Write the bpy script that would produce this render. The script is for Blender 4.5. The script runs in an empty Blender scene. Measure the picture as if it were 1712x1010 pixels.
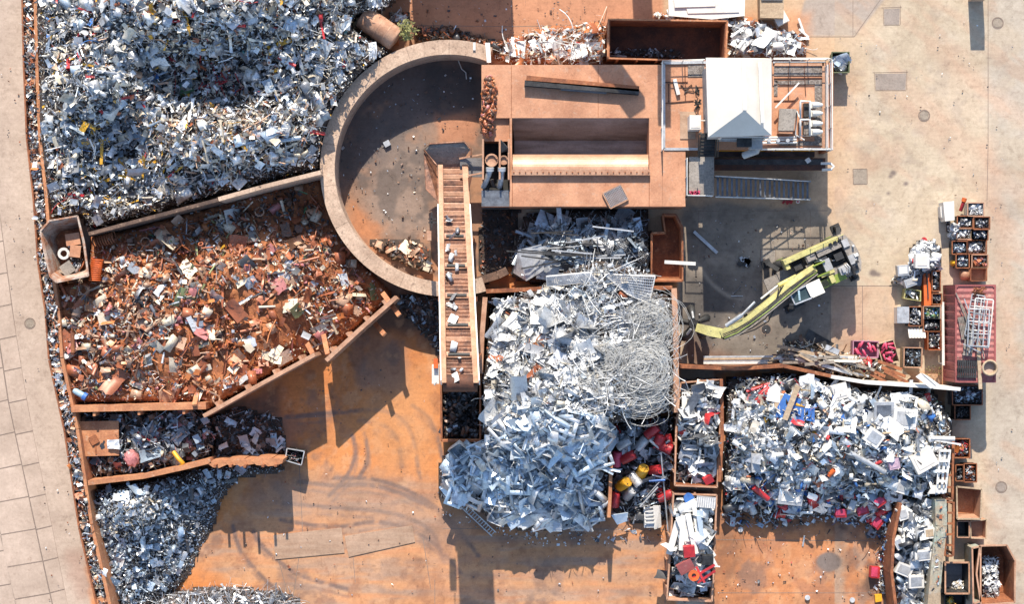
import bpy, math, random
import numpy as np
from mathutils import Vector, Matrix
R = math.radians
H = 110.0          # drone height, metres
S = 26.0           # photo pixels per metre on the ground
scene = bpy.context.scene
COL = scene.collection
rnd = random.Random(5)

def W(px, py, z=0.0):
    k = (H - z) / H / S
    return Vector(((px - 856) * k, (505 - py) * k, z))
def wl(n, z):                       # length of n photo pixels at height z
    return n / S * (H - z) / H

# ------------------------------------------------------------------ tags
def tag(o, label=None, cat=None, group=None, kind=None):
    if label: o['label'] = label
    if cat: o['category'] = cat
    if group: o['group'] = group
    if kind: o['kind'] = kind
    return o
def empty(name, loc, rz=0.0, label=None, cat=None, group=None):
    o = bpy.data.objects.new(name, None); COL.objects.link(o)
    o.empty_display_size = 0.3
    o.location = loc; o.rotation_euler = (0, 0, rz)
    return tag(o, label, cat, group)
def copy_tree(o, parent=None):
    c = o.copy(); COL.objects.link(c)
    if parent is not None: c.parent = parent
    for ch in list(o.children): copy_tree(ch, c)
    return c

# ------------------------------------------------------------------ materials
MATS = {}
def nd(nt, t, **kw):
    n = nt.nodes.new(t)
    for k, v in kw.items():
        if hasattr(n, k): setattr(n, k, v)
        else: n.inputs[k].default_value = v
    return n
def noise(nt, scale, detail=6, rough=0.6, vec=None, dist=0.0):
    n = nt.nodes.new('ShaderNodeTexNoise')
    n.inputs['Scale'].default_value = scale; n.inputs['Detail'].default_value = detail
    n.inputs['Roughness'].default_value = rough; n.inputs['Distortion'].default_value = dist
    if vec is not None: nt.links.new(vec, n.inputs['Vector'])
    return n.outputs['Fac']
def ramp(nt, fac, a, b, c0=(0, 0, 0, 1), c1=(1, 1, 1, 1)):
    r = nt.nodes.new('ShaderNodeValToRGB')
    r.color_ramp.elements[0].position = a; r.color_ramp.elements[0].color = c0
    r.color_ramp.elements[1].position = b; r.color_ramp.elements[1].color = c1
    nt.links.new(fac, r.inputs['Fac']); return r.outputs['Color']
def mix(nt, fac, a, b, mode='MIX'):
    m = nt.nodes.new('ShaderNodeMix'); m.data_type = 'RGBA'; m.blend_type = mode
    if isinstance(fac, float): m.inputs[0].default_value = fac
    else: nt.links.new(fac, m.inputs[0])
    for i, s in ((6, a), (7, b)):
        if isinstance(s, tuple): m.inputs[i].default_value = (*s[:3], 1)
        else: nt.links.new(s, m.inputs[i])
    return m.outputs[2]
def mat(name, col, col2=None, rough=0.75, metal=0.0, amt=(0.42, 0.62), sc=0.9, grit=0.35, gsc=9.0, bump=0.15, stretch=None, col3=None):
    m = bpy.data.materials.new(name); m.use_nodes = True; nt = m.node_tree
    b = nt.nodes['Principled BSDF']; b.inputs['Roughness'].default_value = rough; b.inputs['Metallic'].default_value = metal
    geo = nt.nodes.new('ShaderNodeNewGeometry'); pos = geo.outputs['Position']
    if stretch:
        mp = nt.nodes.new('ShaderNodeMapping'); mp.inputs['Scale'].default_value = stretch
        nt.links.new(pos, mp.inputs['Vector']); svec = mp.outputs[0]
    else: svec = pos
    c = mix(nt, ramp(nt, noise(nt, sc, 8, 0.65, svec), *amt), col, col2 or tuple(x * 0.72 for x in col))
    if col3: c = mix(nt, ramp(nt, noise(nt, sc * 2.7, 6, 0.7, pos), 0.56, 0.68), c, col3)
    g = ramp(nt, noise(nt, gsc, 5, 0.7, pos), 0.3, 0.7, (1 - grit,) * 3 + (1,), (1 + grit * 0.4,) * 3 + (1,))
    c = mix(nt, 1.0, c, g, 'MULTIPLY')
    if grit > .1:
        c = mix(nt, 1.0, c, ramp(nt, noise(nt, .45, 6, .7, pos), .32, .66, (.80, .78, .76, 1), (1.1, 1.1, 1.1, 1)), 'MULTIPLY')
        c = mix(nt, 1.0, c, ramp(nt, noise(nt, 3.3, 9, .8, pos, .6), .56, .70, (1, 1, 1, 1), (.66, .60, .56, 1)), 'MULTIPLY')
    nt.links.new(c, b.inputs['Base Color'])
    if bump:
        bp = nt.nodes.new('ShaderNodeBump'); bp.inputs['Strength'].default_value = bump; bp.inputs['Distance'].default_value = 0.03
        nt.links.new(noise(nt, gsc * 1.4, 4, 0.6, pos), bp.inputs['Height']); nt.links.new(bp.outputs[0], b.inputs['Normal'])
    MATS[name] = m; return m
mat('concrete', (.43, .30, .225), (.34, .235, .175), .9, sc=.6, col3=(.16, .12, .10), grit=.3)
mat('wall_concrete', (.55, .395, .285), (.45, .31, .22), .9, sc=1.1, col3=(.24, .16, .115), grit=.35)
mat('rust_pink', (.55, .275, .155), (.45, .21, .115), .7, .1, sc=.7, grit=.2, col3=(.50, .30, .20))
mat('rust_bright', (.52, .29, .185), (.44, .235, .14), .5, .2, sc=.8, grit=.15)
mat('rust', (.33, .115, .045), (.19, .065, .03), .8, .1, sc=1.4, grit=.35, col3=(.42, .20, .10))
mat('rust_orange', (.50, .22, .10), (.38, .15, .07), .8, .05, sc=1.1, grit=.3, col3=(.5, .30, .19))
mat('rust_dark', (.12, .045, .024), (.06, .028, .02), .8, .1, sc=1.2, grit=.4)
mat('rust_tan', (.50, .29, .185), (.39, .20, .12), .8, .1, sc=1.6, grit=.25)
mat('steel_dark', (.075, .072, .07), (.035, .033, .032), .5, .5, sc=1.5, grit=.4)
mat('steel_grey', (.22, .21, .21), (.13, .12, .115), .5, .3, sc=.8, grit=.2, stretch=(.4, 2.5, 1))
mat('steel_blue', (.20, .22, .25), (.11, .12, .14), .5, .5, sc=1.5, grit=.3)
mat('galv', (.55, .56, .57), (.40, .41, .42), .45, .4, sc=2, grit=.2)
mat('white_paint', (.72, .70, .66), (.6, .57, .52), .5, 0, sc=.9, grit=.15)
mat('roof_white', (.64, .59, .52), (.58, .53, .46), .55, 0, sc=.5, grit=.06, bump=.03)
mat('grey_paint', (.42, .42, .42), (.33, .33, .33), .6, 0, sc=1, grit=.2)
mat('deck_grey', (.34, .30, .26), (.24, .21, .18), .7, .1, sc=1.8, grit=.35, col3=(.12, .10, .085))
mat('black', (.022, .022, .022), (.04, .038, .036), .6, 0, sc=2, grit=.4)
mat('rubber', (.03, .03, .03), (.05, .047, .044), .85, 0, sc=2, grit=.3)
mat('lime', (.55, .50, .20), (.43, .385, .15), .4, 0, sc=1.4, grit=.2, col3=(.25, .24, .13))
mat('lime_dark', (.28, .36, .06), (.20, .27, .05), .45, 0, sc=1.4, grit=.3)
mat('glass', (.03, .05, .055), (.05, .075, .08), .12, 0, grit=.05, bump=0)
mat('red_box', (.32, .085, .08), (.27, .075, .07), .6, .05, sc=.8, grit=.2, col3=(.36, .14, .12))
mat('red', (.50, .03, .035), (.36, .025, .03), .45, 0, sc=1.5, grit=.25)
mat('pink', (.58, .06, .13), (.45, .045, .09), .5, 0, sc=1.5, grit=.25)
mat('yellow', (.75, .38, .02), (.6, .30, .02), .5, 0, sc=1.5, grit=.25)
mat('blue', (.05, .16, .45), (.04, .11, .33), .5, 0, sc=1.2, grit=.2)
mat('orange', (.72, .13, .02), (.5, .10, .02), .6, 0, sc=1.4, grit=.25)
mat('wood', (.47, .35, .23), (.36, .26, .17), .85, 0, sc=1.5, grit=.3, stretch=(1, 6, 1))
mat('wood_grey', (.30, .26, .22), (.19, .165, .14), .9, 0, sc=1.5, grit=.4)
mat('teal', (.40, .30, .20), (.25, .32, .28), .7, .05, sc=.45, grit=.35, col3=(.46, .42, .36))
mat('skip_white', (.50, .42, .35), (.38, .16, .08), .75, .1, sc=1.5, grit=.35, col3=(.22, .10, .06))
mat('belt', (.33, .15, .085), (.12, .06, .042), .5, .25, sc=2.2, grit=.35, amt=(.4, .62), col3=(.44, .25, .17))
mat('wall_dirty', (.16, .095, .065), (.08, .05, .038), .9, 0, sc=1.1, grit=.4, col3=(.30, .20, .14))
mat('wire', (.60, .60, .58), (.46, .46, .45), .45, .15, sc=2, grit=.15, bump=0)
mat('leaf', (.25, .24, .08), (.15, .16, .05), .7, 0, sc=4, grit=.4, bump=0)
mat('gravel', (.30, .26, .23), (.17, .14, .12), .95, 0, sc=7, amt=(.45, .55), grit=.6, gsc=16, bump=.8)
mat('plate_tan', (.42, .28, .19), (.36, .225, .145), .75, .1, sc=.6, grit=.2, stretch=(.5, 4, 1))
mat('slab', (.46, .35, .275), (.415, .315, .245), .92, 0, sc=.35, grit=.14, gsc=5, bump=.08)
mat('joint', (.25, .19, .15), (.20, .15, .12), .95, 0)
mat('soil', (.075, .05, .038), (.035, .027, .023), .95, 0, sc=1.3, grit=.5, bump=.6)  # heap base and dirt, kept dark so gaps between pieces read as shade
mat('iron_cover', (.33, .27, .21), (.27, .22, .17), .8, .1, sc=3, grit=.25)
mat('patch', (.30, .245, .205), (.26, .215, .18), .92, 0, sc=1.4, grit=.2)
mat('pale_blue', (.50, .58, .66), (.42, .50, .58), .45, .25, grit=.15)
mat('pinkish', (.55, .38, .46), (.48, .33, .4), .5)
mat('rust_soil', (.44, .165, .065), (.28, .10, .045), .95, 0, sc=1.3, grit=.5, bump=.6)
mat('bin_green', (.12, .14, .07), (.09, .10, .05), .6, 0)

# tinted scrap: the face attribute 'tint' is each piece's own paint, shade-tinted in some heaps, its alpha how bare the metal is
def scrap_mat(name, dirt=(.12, .075, .05), rough=.42):
    m = bpy.data.materials.new(name); m.use_nodes = True; nt = m.node_tree
    b = nt.nodes['Principled BSDF']
    at = nt.nodes.new('ShaderNodeAttribute'); at.attribute_name = 'tint'
    pos = nt.nodes.new('ShaderNodeNewGeometry').outputs['Position']
    d = ramp(nt, noise(nt, 2.6, 6, .7, pos), .52, .72)
    d2 = nt.nodes.new('ShaderNodeMath'); d2.operation = 'MULTIPLY'; d2.inputs[1].default_value = .55
    nt.links.new(d, d2.inputs[0])
    c = mix(nt, d2.outputs[0], at.outputs['Color'], dirt)
    g = ramp(nt, noise(nt, 11, 4, .7, pos), .3, .7, (.75, .75, .75, 1), (1.1, 1.1, 1.1, 1))
    nt.links.new(mix(nt, 1.0, c, g, 'MULTIPLY'), b.inputs['Base Color'])
    nt.links.new(at.outputs['Alpha'], b.inputs['Metallic'])
    b.inputs['Roughness'].default_value = rough
    MATS[name] = m
scrap_mat('scrap')

# ------------------------------------------------------------------ mesh builder
class MB:
    def __init__(s): s.v = []; s.f = []; s.mi = []; s.t = []; s.sm = []
    def add(s, vs, fs, mi=0, tint=(1, 1, 1, 0), smooth=False):
        o = len(s.v); s.v += [tuple(v) for v in vs]
        for f in fs:
            s.f.append([o + i for i in f]); s.mi.append(mi); s.t.append(tint); s.sm.append(smooth)
    def box(s, c, size, rz=0.0, rx=0.0, ry=0.0, mi=0, tint=(1, 1, 1, 0), M=None):
        a, b, d = (x / 2 for x in size); c = Vector(c)
        if M is None: M = Matrix.Rotation(rz, 3, 'Z') @ Matrix.Rotation(ry, 3, 'Y') @ Matrix.Rotation(rx, 3, 'X')
        vs = [c + M @ Vector((x * a, y * b, z * d)) for z in (-1, 1) for x, y in ((-1, -1), (1, -1), (1, 1), (-1, 1))]
        s.add(vs, [(3, 2, 1, 0), (4, 5, 6, 7), (0, 1, 5, 4), (1, 2, 6, 5), (2, 3, 7, 6), (3, 0, 4, 7)], mi, tint)
    def bar(s, p, q, w, h, mi=0, tint=(1, 1, 1, 0)):
        p = Vector(p); q = Vector(q); d = q - p
        if d.length < 1e-6: return
        x = d.normalized(); y = Vector((0, 0, 1)).cross(x)
        if y.length < 1e-3: y = Vector((0, 1, 0))
        y.normalize(); z = x.cross(y)
        M = Matrix((x, y, z)).transposed()
        s.box((p + q) / 2, (d.length, w, h), M=M, mi=mi, tint=tint)
    def ibeam(s, p, q, w, h, t=.03, mi=0):
        p = Vector(p); q = Vector(q); up = Vector((0, 0, h / 2 - t / 2))
        s.bar(p + up, q + up, w, t, mi); s.bar(p - up, q - up, w, t, mi); s.bar(p, q, t, h - 2 * t, mi)
    def tube(s, pts, r, n=8, caps=True, mi=0, tint=(1, 1, 1, 0), smooth=True):
        pts = [Vector(p) for p in pts]; rs = r if isinstance(r, (list, tuple)) else [r] * len(pts)
        rings = []; prev = None
        for i, p in enumerate(pts):
            d = (pts[min(i + 1, len(pts) - 1)] - pts[max(i - 1, 0)])
            if d.length < 1e-9: d = Vector((0, 0, 1))
            d.normalize()
            u = prev - d * prev.dot(d) if prev is not None else d.cross(Vector((0, 0, 1)))
            if u.length < 1e-3: u = d.cross(Vector((1, 0, 0)))
            u.normalize(); prev = u; w = d.cross(u)
            rings.append([p + (u * math.cos(2 * math.pi * k / n) + w * math.sin(2 * math.pi * k / n)) * rs[i] for k in range(n)])
        vs = [v for g in rings for v in g]; fs = []
        for i in range(len(pts) - 1):
            for k in range(n): fs.append((i * n + k, i * n + (k + 1) % n, (i + 1) * n + (k + 1) % n, (i + 1) * n + k))
        s.add(vs, fs, mi, tint, smooth)
        if caps:
            s.add(rings[0], [tuple(range(n - 1, -1, -1))], mi, tint); s.add(rings[-1], [tuple(range(n))], mi, tint)
    def prism(s, poly, z0, z1, mi=0, tint=(1, 1, 1, 0), taper=None):
        if sum(a[0] * b[1] - b[0] * a[1] for a, b in zip(poly, poly[1:] + poly[:1])) < 0: poly = poly[::-1]
        n = len(poly); low = taper or poly
        vs = [(p[0], p[1], z0) for p in low] + [(p[0], p[1], z1) for p in poly]
        fs = [tuple(range(n - 1, -1, -1)), tuple(range(n, 2 * n))] + [(i, (i + 1) % n, n + (i + 1) % n, n + i) for i in range(n)]
        s.add(vs, fs, mi, tint)
    def build(s, name, m, parent=None, world=True, loc=None):
        me = bpy.data.meshes.new(name)
        off = Vector(loc) if loc is not None else (parent.matrix_basis.translation if parent is not None and world else Vector((0, 0, 0)))
        if parent is not None and world and parent.parent is not None:
            off = off + parent.parent.matrix_basis.translation
        me.from_pydata([tuple(Vector(v) - off) for v in s.v], [], s.f)
        for x in (m if isinstance(m, (list, tuple)) else [m]): me.materials.append(MATS[x] if isinstance(x, str) else x)
        me.polygons.foreach_set('material_index', s.mi); me.polygons.foreach_set('use_smooth', s.sm)
        a = me.attributes.new('tint', 'FLOAT_COLOR', 'FACE')
        a.data.foreach_set('color', np.array(s.t, dtype=np.float32).ravel())
        o = bpy.data.objects.new(name, me); COL.objects.link(o)
        if loc is not None and parent is None: o.location = loc
        if parent is not None: o.parent = parent
        return o
def root_at(name, px, py, z, label, cat, group=None): return empty(name, W(px, py, z), 0, label, cat, group)
def xy(pts, z): return [tuple(W(a, b, z)[:2]) for a, b in pts]

# ------------------------------------------------------------------ numpy helpers
def vnoise(x, y, cell, seed):
    g = np.random.default_rng(seed).random((257, 257))
    u = x / cell; v = y / cell
    i = np.floor(u).astype(int); j = np.floor(v).astype(int); fu = u - i; fv = v - j
    fu = fu * fu * (3 - 2 * fu); fv = fv * fv * (3 - 2 * fv)
    i %= 256; j %= 256
    return (g[i, j] * (1 - fu) + g[i + 1, j] * fu) * (1 - fv) + (g[i, j + 1] * (1 - fu) + g[i + 1, j + 1] * fu) * fv
def fbm(x, y, cell, seed, n=4):
    t = 0; a = 1; s = 0
    for k in range(n):
        t = t + a * vnoise(x, y, cell / 2 ** k, seed + k); s += a; a *= .55
    return t / s
def inside(x, y, poly):
    r = np.zeros(x.shape, bool)
    for (x0, y0), (x1, y1) in zip(poly, poly[1:] + poly[:1]):
        if y0 == y1: continue
        c = ((y0 > y) != (y1 > y)) & (x < (x1 - x0) * (y - y0) / (y1 - y0) + x0)
        r ^= c
    return r
def segdist(x, y, pts, closed=False):
    d = np.full(x.shape, 1e9)
    for (x0, y0), (x1, y1) in zip(pts, pts[1:] + (pts[:1] if closed else [])):
        dx, dy = x1 - x0, y1 - y0; L = dx * dx + dy * dy + 1e-9
        t = np.clip(((x - x0) * dx + (y - y0) * dy) / L, 0, 1)
        d = np.minimum(d, np.hypot(x - x0 - t * dx, y - y0 - t * dy))
    return d
def sdist(x, y, poly):
    d = segdist(x, y, poly, True); return np.where(inside(x, y, poly), d, -d)
def np_mesh(name, v, f, mats, tint=None, dom='FACE', kind=None, smooth=False):
    """v (n,3), f list of (m,k) arrays"""
    me = bpy.data.meshes.new(name)
    loops = np.concatenate([a.ravel() for a in f]); sizes = np.concatenate([np.full(len(a), a.shape[1]) for a in f])
    me.vertices.add(len(v)); me.vertices.foreach_set('co', np.ascontiguousarray(v, np.float32).ravel())
    me.loops.add(len(loops)); me.loops.foreach_set('vertex_index', loops.astype(np.int32))
    me.polygons.add(len(sizes)); me.polygons.foreach_set('loop_start', np.concatenate([[0], np.cumsum(sizes)[:-1]]).astype(np.int32))
    me.update(calc_edges=True); me.validate()
    for m in mats: me.materials.append(MATS[m] if isinstance(m, str) else m)
    if tint is not None:
        a = me.attributes.new('tint', 'FLOAT_COLOR', dom); a.data.foreach_set('color', np.ascontiguousarray(tint, np.float32).ravel())
    if smooth: me.polygons.foreach_set('use_smooth', np.ones(len(sizes), bool))
    o = bpy.data.objects.new(name, me); COL.objects.link(o)
    if kind: o['kind'] = kind
    return o

# ------------------------------------------------------------------ scrap piece templates (longest side about 1)
def grid_piece(r, nx, ny, w, crumple, fold):
    xs = np.linspace(-.5, .5, nx + 1); ys = np.linspace(-w / 2, w / 2, ny + 1)
    X, Y = np.meshgrid(xs, ys, indexing='ij'); Z = r.normal(0, crumple, X.shape)
    fx = r.uniform(-.25, .25); a = r.normal(0, fold)
    Z = Z + np.where(X > fx, (X - fx) * math.tan(np.clip(a, -1.2, 1.2)), 0)
    fy = r.uniform(-.3, .3) * w; a = r.normal(0, fold)
    Z = Z + np.where(Y > fy, (Y - fy) * math.tan(np.clip(a, -1.2, 1.2)), 0)
    X = X + r.normal(0, crumple * .6, X.shape); Y = Y + r.normal(0, crumple * .6 * w, X.shape)
    v = np.stack([X, Y, Z], -1).reshape(-1, 3)
    f = [(i * (ny + 1) + j, (i + 1) * (ny + 1) + j, (i + 1) * (ny + 1) + j + 1, i * (ny + 1) + j + 1) for i in range(nx) for j in range(ny)]
    return v, np.array(f)
def tube_piece(r, n, rad, segs, bend, flat=1.0):
    t = np.linspace(0, 1, segs + 1); cx = t - .5
    c1, c2 = r.normal(0, bend, 2); ph = r.uniform(0, 3)
    cy = c1 * np.sin(t * 3 + ph) ; cz = c2 * np.sin(t * 3 + ph * 1.7); cy = cy - cy.mean(); cz = cz - cz.mean()
    an = np.arange(n) * 2 * math.pi / n
    v = np.stack([np.repeat(cx[:, None], n, 1), cy[:, None] + rad * np.cos(an)[None], cz[:, None] + rad * flat * np.sin(an)[None]], -1).reshape(-1, 3)
    f = [(i * n + k, i * n + (k + 1) % n, (i + 1) * n + (k + 1) % n, (i + 1) * n + k) for i in range(segs) for k in range(n)]
    return v, np.array(f)
def capped(p, n):
    v, f = p; m = len(v); v = np.concatenate([v, v[:n].mean(0)[None], v[-n:].mean(0)[None]])
    k = np.arange(n); f2 = np.concatenate([np.stack([(k + 1) % n, k, k * 0 + m, k * 0 + m], -1)[:, :3], np.stack([m - n + k, m - n + (k + 1) % n, k * 0 + m + 1], -1)])
    f2 = np.concatenate([f2, f2[:, 2:]], 1); h = n // 2
    return v, np.concatenate([f] + [np.array([(m, (q + 2) % n, q + 1, q), (m + 1, m - n + q, m - n + q + 1, m - n + (q + 2) % n)]) for q in range(0, n, 2)])
def box_piece(r, w, h, jit, openup):
    v = np.array([(x * .5, y * w / 2, z * h / 2) for z in (-1, 1) for x, y in ((-1, -1), (1, -1), (1, 1), (-1, 1))]) + r.normal(0, jit, (8, 3)) * np.array([1, w, h])
    f = [(3, 2, 1, 0), (0, 1, 5, 4), (1, 2, 6, 5), (2, 3, 7, 6), (3, 0, 4, 7)]
    if not openup: f.append((4, 5, 6, 7))
    return v, np.array(f)
def merge(parts):
    V = []; F = []; o = 0
    for v, f in parts: V.append(v); F.append(f + o); o += len(v)
    return np.concatenate(V), np.concatenate(F)
def frame_piece(r, w, t, h):
    ps = []
    for cx, cy, sx, sy in ((0, w / 2, 1, t), (0, -w / 2, 1, t), (.5 - t / 2, 0, t, w - t), (-.5 + t / 2, 0, t, w - t)):
        v, f = box_piece(r, 1, 1, .0, False); ps.append((v * np.array([sx, sy, h]) + np.array([cx, cy, 0]), f))
    v, f = merge(ps); v[:, 2] += .12 * np.sin(v[:, 0] * 3 + r.uniform(0, 6)) * r.uniform(0, 1); return v, f
def ring_piece(r, inner, h, n=12):
    a = np.arange(n) * 2 * math.pi / n; c, s_ = np.cos(a), np.sin(a)
    v = np.concatenate([np.stack([c * q, s_ * q, np.full(n, z)], -1) for q, z in ((.5, -h), (.5, h), (inner, h), (inner, -h))])
    f = [(k * n + i, k * n + (i + 1) % n, ((k + 1) % 4) * n + (i + 1) % n, ((k + 1) % 4) * n + i) for k in range(4) for i in range(n)]
    return v, np.array(f)
def angle_piece(r, w):
    b = r.normal(0, .08); v = []
    for x, z in ((-.5, 0), (r.uniform(-.1, .1), b), (.5, r.normal(0, .06))):
        v += [(x, -w, z + r.normal(0, .01)), (x, 0, z), (x, 0, z + w * .9)]
    f = [(i * 3 + k, i * 3 + 3 + k, i * 3 + 4 + k, i * 3 + 1 + k) for i in range(2) for k in range(2)]
    return np.array(v), np.array(f)
def corr_piece(r, w, n=10):
    xs = np.linspace(-.5, .5, n * 2 + 1); v = []
    for i, x in enumerate(xs):
        z = (.02 if i % 2 else -.02) + .1 * math.sin(x * 2.5)
        v += [(x, -w / 2, z), (x, w / 2, z + r.normal(0, .006))]
    return np.array(v), np.array([(2 * i, 2 * i + 2, 2 * i + 3, 2 * i + 1) for i in range(n * 2)])
def grate_piece(r, w, n):
    ps = []
    for i in range(n):
        v, f = box_piece(r, 1, 1, 0, False); ps.append((v * np.array([1, .016, .03]) + np.array([0, w * (i / (n - 1) - .5), 0]), f))
    for i in range(int(n / w)):
        v, f = box_piece(r, 1, 1, 0, False); ps.append((v * np.array([.016, w, .02]) + np.array([(i + .5) / int(n / w) - .5, 0, .012]), f))
    return merge(ps)
TR = np.random.default_rng(11)
TPL = {
 'sheet': [grid_piece(TR, 4, 3, TR.uniform(.3, .9), TR.uniform(.025, .07), .5) for _ in range(30)],
 'flat': [grid_piece(TR, 2, 2, TR.uniform(.45, .95), .018, .16) for _ in range(12)],
 'strip': [grid_piece(TR, 6, 1, TR.uniform(.06, .2), TR.uniform(.03, .08), .6) for _ in range(26)],
 'pipe': [tube_piece(TR, 8, TR.uniform(.05, .11), 1, .0) for _ in range(6)],
 'can': [capped(tube_piece(TR, 9, TR.uniform(.2, .3), 1, 0, TR.uniform(.5, 1)), 9) for _ in range(6)],
 'rod': [tube_piece(TR, 4, TR.uniform(.014, .026), 3, .09) for _ in range(10)],
 'wire': [tube_piece(TR, 3, TR.uniform(.007, .012), 9, .28) for _ in range(12)],
 'block': [box_piece(TR, TR.uniform(.4, .8), TR.uniform(.25, .6), .07, False) for _ in range(10)],
 'casing': [box_piece(TR, TR.uniform(.5, .85), TR.uniform(.25, .45), .06, True) for _ in range(10)],
 'frame': [frame_piece(TR, TR.uniform(.45, .8), TR.uniform(.06, .16), TR.uniform(.05, .14)) for _ in range(8)],
 'ring': [ring_piece(TR, TR.uniform(.2, .38), TR.uniform(.05, .2)) for _ in range(6)],
 'angle': [angle_piece(TR, TR.uniform(.04, .1)) for _ in range(10)],
 'corr': [corr_piece(TR, TR.uniform(.4, .8)) for _ in range(4)],
 'grate': [grate_piece(TR, TR.uniform(.35, .6), 7) for _ in range(4)],
}
# colour name, linear base colour, bareness of the metal
C = {
 'white': ('white', (.74, .74, .72), .05), 'pale': ('pale silver', (.66, .67, .68), .55), 'silver': ('silver', (.55, .56, .58), .75),
 'grey': ('grey', (.30, .31, .33), .5), 'bluegrey': ('blue-grey', (.34, .41, .48), .4), 'dark': ('dark grey', (.07, .072, .078), .3),
 'black': ('black', (.02, .02, .022), .1), 'rust': ('rusty brown', (.37, .12, .055), .1), 'beige': ('beige', (.62, .56, .46), .15), 'orange': ('orange rust', (.45, .15, .045), .05),
 'tan': ('tan', (.47, .29, .19), .05), 'cream': ('cream', (.62, .53, .40), .1), 'yellow': ('yellow', (.68, .36, .03), 0), 'red': ('red', (.48, .03, .035), 0),
 'pinkred': ('faded pink', (.48, .18, .17), 0), 'blue': ('blue', (.05, .17, .46), 0), 'sky': ('pale blue', (.50, .60, .70), .3), 'green': ('green', (.11, .27, .13), 0),
 'olive': ('olive green', (.26, .29, .13), .05), 'wood': ('wooden', (.42, .29, .18), 0), 'brown': ('brown', (.13, .065, .04), .1), 'teal': ('teal', (.07, .25, .27), 0),
}
def pick(r, pal, n):
    names = list(pal); w = np.array([pal[k] for k in names], float); w /= w.sum()
    return names, r.choice(len(names), n, p=w)
def rots(r, n, nrm, tilt):
    yaw = r.uniform(0, 2 * math.pi, n); a = r.normal(0, tilt, n); b = r.normal(0, tilt, n)
    cy, sy, ca, sa, cb, sb = np.cos(yaw), np.sin(yaw), np.cos(a), np.sin(a), np.cos(b), np.sin(b)
    Z = np.zeros(n); O = np.ones(n)
    m = lambda rows: np.stack([np.stack(q, -1) for q in rows], -2)
    Rz = m([[cy, -sy, Z], [sy, cy, Z], [Z, Z, O]]); Rx = m([[O, Z, Z], [Z, ca, -sa], [Z, sa, ca]]); Ry = m([[cb, Z, sb], [Z, O, Z], [-sb, Z, cb]])
    z = nrm / np.linalg.norm(nrm, axis=1, keepdims=True)
    x = np.cross(np.tile([0., 1., 0.], (n, 1)), z); x /= np.linalg.norm(x, axis=1, keepdims=True) + 1e-9; y = np.cross(z, x)
    A = np.stack([x, y, z], -1)
    return A @ Rz @ Rx @ Ry
def scatter_mesh(r, pos, rot, size, kinds, cols):
    """one mesh of many pieces: arrays of positions, rotations, sizes; kind names; colour keys"""
    V = []; F = []; T = []; off = 0
    kn, ki = kinds; cn, ci = cols
    base = np.array([C[k][1] for k in cn])[ci]; met = np.array([C[k][2] for k in cn])[ci]
    br = np.clip(r.normal(1, .16, len(pos)), .55, 1.35)[:, None]
    tint = np.concatenate([np.clip(base * br, 0, .85), met[:, None]], 1)
    tid = r.integers(0, 10 ** 6, len(pos))
    for k, nm in enumerate(kn):
        for q, (tv, tf) in enumerate(TPL[nm]):
            sel = np.where((ki == k) & (tid % len(TPL[nm]) == q))[0]
            if not len(sel): continue
            v = np.einsum('nij,vj->nvi', rot[sel], tv) * size[sel][:, None, None] + pos[sel][:, None, :]
            f = tf[None] + (off + np.arange(len(sel)) * len(tv))[:, None, None]
            V.append(v.reshape(-1, 3)); F.append(f.reshape(-1, tf.shape[1])); T.append(np.repeat(tint[sel], len(tf), 0)); off += len(sel) * len(tv)
    return np.concatenate(V), F, np.concatenate(T)

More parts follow.
